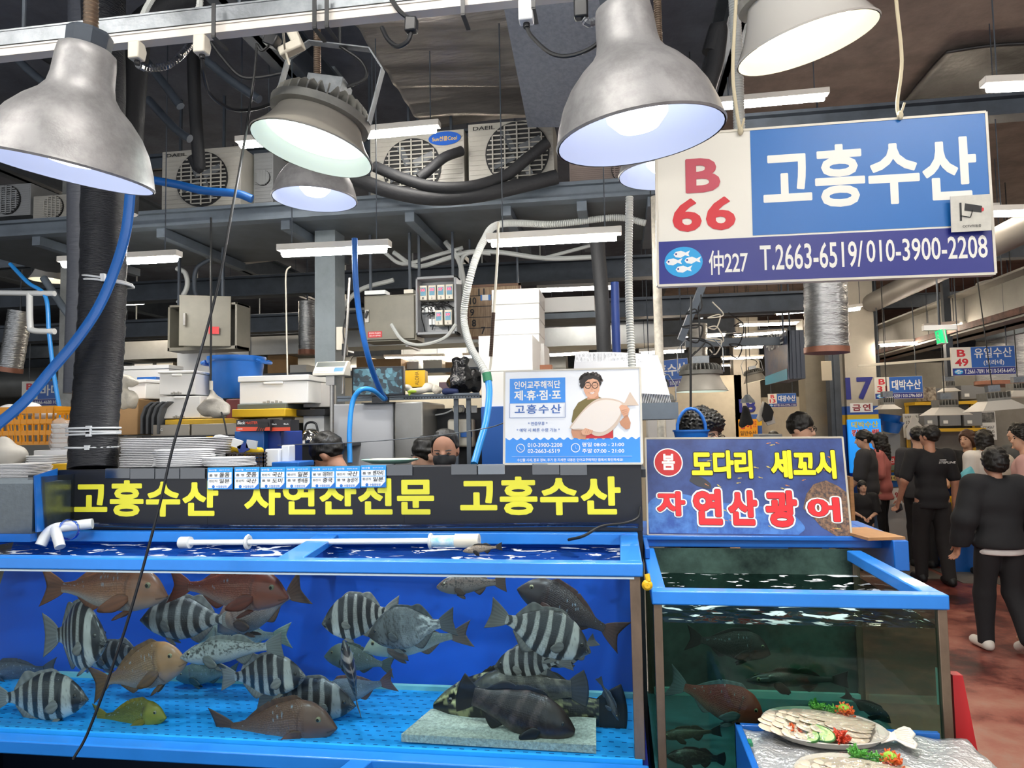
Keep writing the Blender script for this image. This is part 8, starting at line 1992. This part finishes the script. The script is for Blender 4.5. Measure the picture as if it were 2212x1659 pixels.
drape('apron', [(1970, 898), (1978, 898), (1984, 912), (1996, 924), (1994, 950), (1960, 950), (1958, 926), (1966, 912)], 12.0, wh_cl, 'white apron hanging on the far stall calendar', 'apron')
blob_obj('black_gloves', [cap(tuple(at(1608, 882, 9.4)), tuple(at(1604, 915, 9.4)), .03, .045), cap(tuple(at(1612, 882, 9.4)), tuple(at(1620, 912, 9.4)), .03, .04)], M('black_cloth', '#17181b', .8), None, .015, .03, disp=lumps(.01, 25, 6)); tag(bpy.data.objects['black_gloves'], 'black cloth strips hanging below the small round lamp', 'cloth')
# blue basket hanging behind the fish sign
t = thing('blue_basket', 'blue plastic basket with an arched handle hanging behind the fish sign', 'basket', tuple(at(1497, 945, 3.6)))
x0, x1, z0, z1 = span(1458, 1536, 932, 960, 3.6); c = Vector(((x0 + x1) / 2, 3.68, z0)); r = (x1 - x0) / 2
MB().lathe([(.001, -.02), (r * .8, -.02), (r, z1 - z0), (r * 1.06, z1 - z0), (r * 1.06, z1 - z0 + .008), (r * .97, z1 - z0 + .008), (r * .78, 0), (.001, 0)], c, 28, sq=(1, .7)).build('bowl', m_bluep, t, smooth=40)
MB().tube([c + Vector((-r * .8, -.02, z1 - z0))] + [c + Vector((-r * .82 * math.cos(q), -.02, z1 - z0 + .115 * math.sin(q))) for q in [i * .314 for i in range(1, 10)]] + [c + Vector((r * .8, -.02, z1 - z0))], .008, 8).build('handle', m_bluep, t)
# floor things in the aisle
bx = at(2068, 1000, 9.2).x
tag(MB().box(bx - .2, bx + .2, 9.0, 9.4, 0, .42).box(bx - .22, bx + .22, 8.98, 9.42, .42, .5).build('yellow_basin_stand', m_bluep), 'blue box on the aisle floor right of the walking man', 'box')
mb = MB(); mb.lathe([(.001, 0), (.2, 0), (.26, .34), (.27, .34), (.21, .012), (.001, .012)], (bx, 9.2, .5), 24, sq=(.7, .7)); tag(mb.build('yellow_basin', m_yellow, smooth=40), 'tall yellow basin standing on the blue box in the aisle', 'basin')
boxdark(1838, 1846, 1030, 1140, 6.0, .3, 'wooden_post_board', 'brown board edge beside the right end of the fish sign', 'board', m_wood)

# ---------------------------------------------------------------- people
m_sk = M('warm_skin', '#c08d72', .5, var=.08, scale=30); m_skl = M('light_skin', '#d2a68b', .5, var=.06, scale=30)
m_hair = M('black_hair', '#15130f', .45, bump=.6, bscale=60, stretch=(1, 1, .3)); m_hairb = M('brown_hair', '#4a2f1f', .5, bump=.5, bscale=60, stretch=(1, 1, .3))
def cloth(name, col, **k): return M(name, col, .85, bump=.35, bscale=12, **k)
m_eye = M('dark_eye', '#14100e', .25); m_lip = M('lip', '#a3604f', .5)
def person(x, y, face, H, label, shirt, trousers, hair='short', hairmat=None, skin=None, bulk=1., lean=0., head=(0, 0), la=None, ra=None, lf=.0, rf=.0, lfz=0., rfz=0., sleeve=.45, hem=.86, shoe=None, long_sleeve=False,
           fine=.0115, hands=False, glasses=False, mask=None, shorts=False, puff=.014, curl=.6, legs=True, group=None, jacket_hem=None):
    """Body in its own space: faces +y, z up, feet at 0; la / ra = (elbow, wrist) offsets from the shoulders, in metres of a 1.75 m figure."""
    k = H / 1.75; skin = skin or m_sk
    t = thing('person', label, 'person', (x, y, 0), R(face), group)
    t.scale = (k, k, k)
    tl = math.tan(R(lean))
    def L(p): return (p[0], p[1] + max(0, p[2] - .92) * tl, p[2] - max(0, p[2] - .92) * (1 - math.cos(R(lean))))
    hy, hp = R(head[0]), R(head[1])
    Rh = np.array(Matrix.Rotation(hy, 3, 'Z') @ Matrix.Rotation(-hp, 3, 'X')); nk = np.array((0, .01, 1.52))
    def Hd(p): return tuple(np.array(L((0, .01, 1.52))) + Rh @ (np.array(p) - nk))
    def hell(c, r): return ell(Hd(c), r, Rh)
    la = la or ((-.05, -.02, -.29), (-.04, .06, -.54)); ra = ra or ((.05, -.02, -.29), (.04, .06, -.54))
    SHL, SHR = np.array(L((-.175 * bulk, 0, 1.42))), np.array(L((.175 * bulk, 0, 1.42)))
    EL, WL, ER, WR = SHL + la[0], SHL + la[1], SHR + ra[0], SHR + ra[1]
    hipL, hipR = (-.09, 0, .92), (.09, 0, .92)
    ankL, ankR = (-.10, lf, .085 + lfz), (.10, rf, .085 + rfz)
    knL = (-.10, lf * .5 + .035 + lfz * .5, .49 + lfz * .2); knR = (.10, rf * .5 + .035 + rfz * .5, .49 + rfz * .2)
    b = bulk
    torso = [ell(L((0, -.01, .97)), (.155 * b, .11 * b, .13)), ell(L((0, 0, 1.12)), (.14 * b, .10 * b, .16)), ell(L((0, .005, 1.30)), (.165 * b, .115 * b, .17)), cap(L((-.07, 0, 1.43)), SHL, .05 * b, .052 * b), cap(L((.07, 0, 1.43)), SHR, .05 * b, .052 * b)]
    armL = [cap(SHL, EL, .05 * b, .041 * b), cap(EL, WL, .041 * b, .028)]; armR = [cap(SHR, ER, .05 * b, .041 * b), cap(ER, WR, .041 * b, .028)]
    leg = [cap(hipL, knL, .085 * b, .06 * b), cap(knL, ankL, .056 * b, .038), cap(hipR, knR, .085 * b, .06 * b), cap(knR, ankR, .056 * b, .038)]
    feet = [cap((p[0], p[1] - .03, p[2] - .04), (p[0] + s * .015, p[1] + .14, max(.03, p[2] - .055)), .036, .03) for p, s in ((ankL, -1), (ankR, 1))]
    headp = [cap(L((0, -.012, 1.42)), Hd((0, .0, 1.55)), .058, .052), hell((0, -.01, 1.655), (.074, .094, .100)), hell((0, .03, 1.60), (.062, .068, .085)), hell((0, .052, 1.565), (.042, .04, .038)),
             cap(Hd((0, .094, 1.645)), Hd((0, .110, 1.612)), .009, .014), hell((-.072, -.005, 1.625), (.012, .02, .032)), hell((.072, -.005, 1.625), (.012, .02, .032))]
    def hand(Wp, El, s):
        d = Vector(Wp - El).normalized(); sd = Vector((0, 1, 0)) - d * d.y; sd.normalize(); p = d.cross(sd) * s
        W_ = Vector(Wp); pr = [cap(W_, W_ + d * .085 + sd * .02, .022, .018), cap(W_, W_ + d * .085 - sd * .018, .02, .017)]
        for i, ln in enumerate((.068, .078, .072, .056)):
            b0 = W_ + d * .088 + sd * ((1.5 - i) * .0195); m1 = b0 + d * ln * .5 + p * ln * .2; pr += [cap(b0, m1, .0095, .0088), cap(m1, m1 + d * ln * .32 + p * ln * .42, .0088, .0075)]
        b0 = W_ + d * .03 + sd * .026; pr += [cap(b0, b0 + d * .03 + sd * .025 + p * .01, .011, .0105), cap(b0 + d * .03 + sd * .025 + p * .01, b0 + d * .062 + sd * .028 + p * .02, .0105, .008)]
        return pr
    ex = [(headp, fine * .55, .018, (), None, 0.)]
    hL, hR = hand(WL, EL, -1), hand(WR, ER, 1)
    if hands: ex += [(hL, .0045, .006, (), None, 0.), (hR, .0045, .006, (), None, 0.)]
    blob_obj('body', torso + armL + armR + (leg + feet if legs else []) + ([] if hands else hL[:2] + hR[:2]), skin, t, fine * 1.25, .03, extra=ex)
    # shirt
    f = 1. if long_sleeve else sleeve
    def sl(S, E, Wp):
        if f <= .5: return [cap(S, S + (E - S) * (f * 2), .062 * b, .055 * b)]
        e2 = E + (Wp - E) * (f * 2 - 1) * .94
        return [cap(S, E, .060 * b, .052 * b), cap(E, e2, .052 * b, .04)]
    up = np.array(L((0, 0, 2))) - np.array(L((0, 0, 1))); up /= np.linalg.norm(up)
    blob_obj('shirt', torso + [ell(L((0, -.01, hem + .02)), (.16 * b, .115 * b, .1))] + sl(SHL, EL, WL) + sl(SHR, ER, WR), shirt, t, fine, .03, cuts=[((0, 0, hem), (0, 0, -1))], holes=[cap(L((0, -.005, 1.47)), L((0, .03, 1.62)), .064, .08)], infl=puff, disp=lumps(.006, 14, int(x * 10) % 50))
    if jacket_hem: blob_obj('undershirt', torso[:2] + [ell((0, -.01, hem - .03), (.165 * b, .12 * b, .1))], jacket_hem, t, fine, .03, cuts=[((0, 0, hem - .055), (0, 0, -1)), ((0, 0, hem + .05), (0, 0, 1))], infl=.016)
    if legs:
        lg = leg if not shorts else [cap(hipL, knL, .095 * b, .08 * b), cap(hipR, knR, .095 * b, .08 * b)]
        if not shorts: lg = [cap(hipL, knL, .095 * b, .075 * b), cap(knL, (ankL[0], ankL[1], ankL[2] - .03), .075 * b, .06), cap(hipR, knR, .095 * b, .075 * b), cap(knR, (ankR[0], ankR[1], ankR[2] - .03), .075 * b, .06)]
        blob_obj('trousers', lg + [ell((0, -.01, .95), (.155 * b, .115 * b, .11))], trousers, t, fine, .025, cuts=[((0, 0, hem + .06), (0, 0, 1)), ((0, 0, .05 if not shorts else .55), (0, 0, -1))], infl=.006, disp=lumps(.005, 12, 3))
        sm_ = shoe or M('black_shoe', '#151515', .5)
        for p, s, fz in ((ankL, -1, lfz), (ankR, 1, rfz)):
            dz = p[2] - .085; tipz = max(.035, .045 + dz * .1)
            blob_obj('shoe', [cap((p[0], p[1] - .035, .045 + dz), (p[0] + s * .012, p[1] + .15, tipz), .048, .042), ell((p[0], p[1] - .01, .075 + dz), (.045, .06, .045))], sm_, t, .009, .02, cuts=[((0, 0, .004 + min(0, dz)), (0, 0, -1))])
    # hair
    hm = hairmat or m_hair
    sk_ = [hell((0, -.015, 1.665), (.086, .106, .108))]
    fc = np.array(Hd((0, .075, 1.66))); fn = Rh @ np.array((0, .75, -.66))
    cuts = [(tuple(fc), tuple(fn)), (Hd((0, -.06, 1.575)), tuple(Rh @ np.array((0, .35, -.94))))]
    if hair == 'bowl': sk_ = [hell((0, -.015, 1.665), (.098, .118, .115)), hell((0, -.03, 1.62), (.094, .10, .09))]; cuts = [(Hd((0, .07, 1.63)), tuple(Rh @ np.array((0, .8, -.6)))), (Hd((0, -.05, 1.555)), tuple(Rh @ np.array((0, .25, -.97))))]
    if hair == 'bob': sk_ = [hell((0, -.015, 1.665), (.096, .112, .112)), hell((0, -.04, 1.60), (.092, .085, .10)), hell((-.075, .0, 1.60), (.022, .05, .09)), hell((.075, .0, 1.60), (.022, .05, .09))]; cuts = [(Hd((0, .085, 1.70)), tuple(Rh @ np.array((0, .85, -.53)))), (Hd((0, 0, 1.52)), tuple(Rh @ np.array((0, 0, -1))))]
    if hair == 'pony': sk_ += [cap(Hd((0, -.10, 1.68)), Hd((0, -.15, 1.62)), .035, .04), cap(Hd((0, -.15, 1.62)), Hd((0, -.14, 1.44)), .036, .018)]; cuts = [cuts[0]]
    if hair == 'long': sk_ += [hell((0, -.05, 1.58), (.088, .07, .13)), cap(Hd((0, -.07, 1.55)), Hd((0, -.10, 1.38)), .08, .05), cap(Hd((-.075, .0, 1.62)), Hd((-.07, -.02, 1.45)), .025), cap(Hd((.075, .0, 1.62)), Hd((.07, -.02, 1.45)), .025)]; cuts = [(Hd((0, .08, 1.69)), tuple(Rh @ np.array((0, .9, -.44))))]
    if hair == 'bald': sk_ = [hell((0, -.014, 1.658), (.081, .100, .103))]; cuts = [(Hd((0, .040, 1.72)), tuple(Rh @ np.array((0, .9, -.15)))), cuts[1]]
    amp = .004
    if hair == 'curly': sk_ = [hell((0, -.015, 1.685), (.104, .118, .118)), hell((0, .05, 1.73), (.08, .06, .045))]; amp = .007; cuts = [(Hd((0, .085, 1.685)), tuple(Rh @ np.array((0, .6, -.8)))), cuts[1]]
    blob_obj('hair', sk_, hm, t, fine * .6, .02, cuts=cuts, disp=lumps(amp, 70 if hair != 'curly' else 170, 5))
    # face
    for s in (-1, 1):
        mb = MB(); mb.ball(Hd((s * .031, .083, 1.647)), (.0135, .008, .0055), 10, 6, Matrix(Rh.tolist())); mb.build('eye', m_eye, t, world=False)
        mb = MB(); mb.tube([Hd((s * .016, .094, 1.667)), Hd((s * .032, .093, 1.671)), Hd((s * .048, .082, 1.665))], .0035, 6); mb.build('eyebrow', hm, t, world=False)
    if mask: blob_obj('face_mask', [hell((0, .044, 1.592), (.068, .073, .060)), cap(Hd((0, .095, 1.632)), Hd((0, .112, 1.60)), .022, .026)], mask, t, .005, .02, cuts=[(Hd((0, .06, 1.638)), tuple(Rh @ np.array((0, -.2, .98)))), (Hd((0, .01, 1.6)), tuple(Rh @ np.array((0, -1, 0))))])
    else: MB().tube([Hd((-.022, .090, 1.583)), Hd((0, .098, 1.580)), Hd((.022, .090, 1.583))], .005, 6).build('mouth', m_lip, t, world=False)
    if glasses:
        mb = MB()
        for s in (-1, 1):
            mb.tube([Hd((s * .033 + .024 * math.cos(q), .103, 1.645 + .018 * math.sin(q))) for q in [i * .4488 for i in range(15)]], .0025, 5)
            mb.tube([Hd((s * .058, .100, 1.65)), Hd((s * .078, .01, 1.645))], .0025, 5)
        mb.tube([Hd((-.01, .104, 1.648)), Hd((.01, .104, 1.648))], .0025, 5); mb.build('glasses', m_blackp, t, world=False)
    t['wl'] = [float(v) for v in WL]
    return t, (lambda p: Vector(L(p))), WL, WR
blk = cloth('black_cotton', '#1a1a1d'); chc = cloth('charcoal_cotton', '#3a3a3d'); jean = cloth('blue_denim', '#4a5f7d'); wht = cloth('white_cotton', '#d9d6d2'); pnk = cloth('dusty_pink_cotton', '#b56a66'); apr = cloth('dark_grey_apron', '#45484b'); trs = cloth('black_trousers', '#211f1f')
wsh = M('white_trainer', '#d8d2c8', .55)
# customers in the aisle
def PX(px, y): return at(px, 930, y).x
t, Lp, WL, WR = person(PX(2005, 8.35), 8.35, 4, 1.70, 'person in black polo shirt and black trousers walking away, phone in left hand', blk, trs, bulk=1.06, head=(28, -2), la=((-.11, -.03, -.27), (-.12, .10, -.50)), ra=((.06, -.02, -.28), (.08, .05, -.54)), lf=.12, rf=-.10, hands=True, sleeve=.42, hem=.84, curl=.3)
MB().obox(Vector(WL) + Vector((.01, .05, -.10)), (.022, .15, .075), Matrix.Rotation(R(-20), 3, 'X')).build('phone', m_blackp, t, world=False, bevel=.006)
fr = (Vector((.17, -.142, 1.325)), (-1, 0, 0), (0, 0, 1))
letter(t, 'STEPLINE', (wm(t) @ Vector((.02, -.152, 1.335)), (math.cos(R(4)), math.sin(R(4)), 0), (0, 0, 1)), 0, 0, .17, .022, [(.01, m_label, 0)], slant=.2)
MB().box(.03, .10, -.153, -.150, 1.37, 1.378).build('white_mark', m_label, t, world=False)
person(PX(2143, 5.95), 5.95, 6, 1.53, 'person in black padded jacket, black trousers and white trainers, seen from behind', cloth('black_nylon', '#1c1d20'), blk, hair='bowl', bulk=1.06, la=((-.11, -.03, -.27), (-.12, .06, -.50)), ra=((.11, -.02, -.27), (.13, .08, -.48)), lf=.10, rf=-.16, rfz=.10, long_sleeve=True, hem=.90, shoe=wsh, puff=.042, hands=True, jacket_hem=wht)
person(PX(1868, 9.75), 9.75, 62, 1.64, 'person in charcoal tee and blue jeans with ponytail, facing the fish sign', chc, jean, hair='pony', head=(25, 12), ra=((.05, .02, -.28), (.02, .12, -.52)), la=((-.04, .05, -.28), (-.02, .2, -.48)), lf=.06, rf=-.08, shoe=wsh, skin=m_skl, sleeve=.5, hem=.74, puff=.03)
person(PX(1898, 10.25), 10.25, 60, 1.60, 'person in dusty pink shirt behind the one with the ponytail', pnk, blk, hair='long', skin=m_skl, hem=.78, puff=.03)
person(PX(1857, 9.1), 9.1, 172, 1.05, 'small child in black tee smiling, holding a hand beside the fish sign', blk, trs, hair='pony', head=(8, 0), skin=m_skl, bulk=1.05, hands=True, ra=((.06, .02, -.26), (-.09, .22, -.34)), la=((-.05, .06, -.28), (.10, .22, -.36)), hem=.80, puff=.03)
person(PX(1980, 9.3), 9.3, -35, 1.68, 'person with black backpack half hidden behind the one in the polo shirt', chc, trs, head=(30, 0), skin=m_skl)
t, *_ = person(PX(2088, 9.6), 9.6, 150, 1.62, 'person in black top with white striped sleeves and rubber gloves serving at the far stall', blk, apr, hair='bob', hairmat=m_hairb, skin=m_skl, head=(-25, 5), ra=((.09, .06, -.26), (.05, .25, -.36)), la=((-.06, .08, -.26), (.0, .3, -.34)), sleeve=.48, hem=.86)
for i in range(3): MB().tube([(.15 + i * .016, .035 - i * .02, 1.47), (.20 + i * .014, .045 - i * .02, 1.41), (.235 + i * .01, .06 - i * .02, 1.28)], .006, 6).build('sleeve_stripe', m_label, t, world=False)
t, *_ = person(PX(2124, 8.8), 8.8, 12, 1.63, 'person in white tee and black shorts with a turquoise bag, seen from behind', wht, trs, hair='bob', head=(-15, 0), shorts=True, sleeve=.5, hem=.78, puff=.03, skin=m_skl)
blob_obj('carrier_bag', [ell(tuple(at(2092, 1040, 8.7)), (.10, .06, .15)), ell(tuple(at(2088, 1062, 8.7)), (.13, .07, .10)), cap(tuple(at(2096, 1012, 8.7)), tuple(at(2097, 1000, 8.7)), .03, .02)], M('turquoise_plastic', '#5fb6c8', .4, bump=.6, bscale=20), None, .014, .03, disp=lumps(.012, 22, 4)); tag(bpy.data.objects['carrier_bag'], 'turquoise plastic carrier bag hanging from the hand of the person in white', 'bag')
person(PX(2212, 7.7), 7.7, 60, 1.66, 'person in pale pink shirt with short dark hair at the right edge of the aisle', cloth('pale_pink_cotton', '#c99e96'), cloth('beige_trousers', '#a0907a'), skin=m_skl, ra=((.05, .1, -.25), (0, .3, -.33)), hair='curly')
person(PX(2196, 9.2), 9.2, 100, 1.70, 'person in grey jacket with a cap of dark hair at the far right counter', apr, trs, skin=m_skl)
blob_obj('shoulder_bag', [ell(tuple(at(2170, 1003, 8.4)), (.11, .07, .12)), ell(tuple(at(2172, 1022, 8.4)), (.10, .07, .08))], M('cream_canvas', '#c9bfae', .8), None, .014, .02); tag(bpy.data.objects['shoulder_bag'], 'cream canvas shoulder bag at the far right customers', 'bag')
# workers behind the counters
q = at(968, 1000, 4.25); person(q.x, q.y, 186, 1.76, 'person with cropped hair and black face mask looking down behind the counter', blk, trs, hair='bald', mask=M('black_mask', '#121316', .7), head=(0, 22), lean=8, fine=.010, skin=m_sk)
q = at(934, 985, 4.6); person(q.x, q.y, 120, 1.70, 'person half hidden behind the masked one', blk, trs, head=(0, 20), skin=m_skl)
q = at(692, 985, 4.0); person(q.x + .30, q.y + .05, 70, 1.80, 'dark haired person bending low behind the price cards', blk, trs, lean=22, head=(15, 42), fine=.010)
q = at(1520, 940, 4.0); person(q.x - .02, q.y, 222, 1.80, 'person with curly dark hair and black glasses behind the fish sign', chc, trs, hair='curly', glasses=True, head=(0, 8), skin=m_skl, fine=.0095)
q = at(1738, 950, 6.3); person(q.x - .05, q.y, 235, 1.83, 'person with glasses in white shirt looking down behind the fish sign', wht, trs, glasses=True, head=(0, 12), skin=m_skl)
q = at(1672, 950, 12); person(q.x, q.y, 200, 1.62, 'person with short hair far away in the stall beside the black and white cloths', pnk, trs, hair='bob', skin=m_skl, fine=.02)
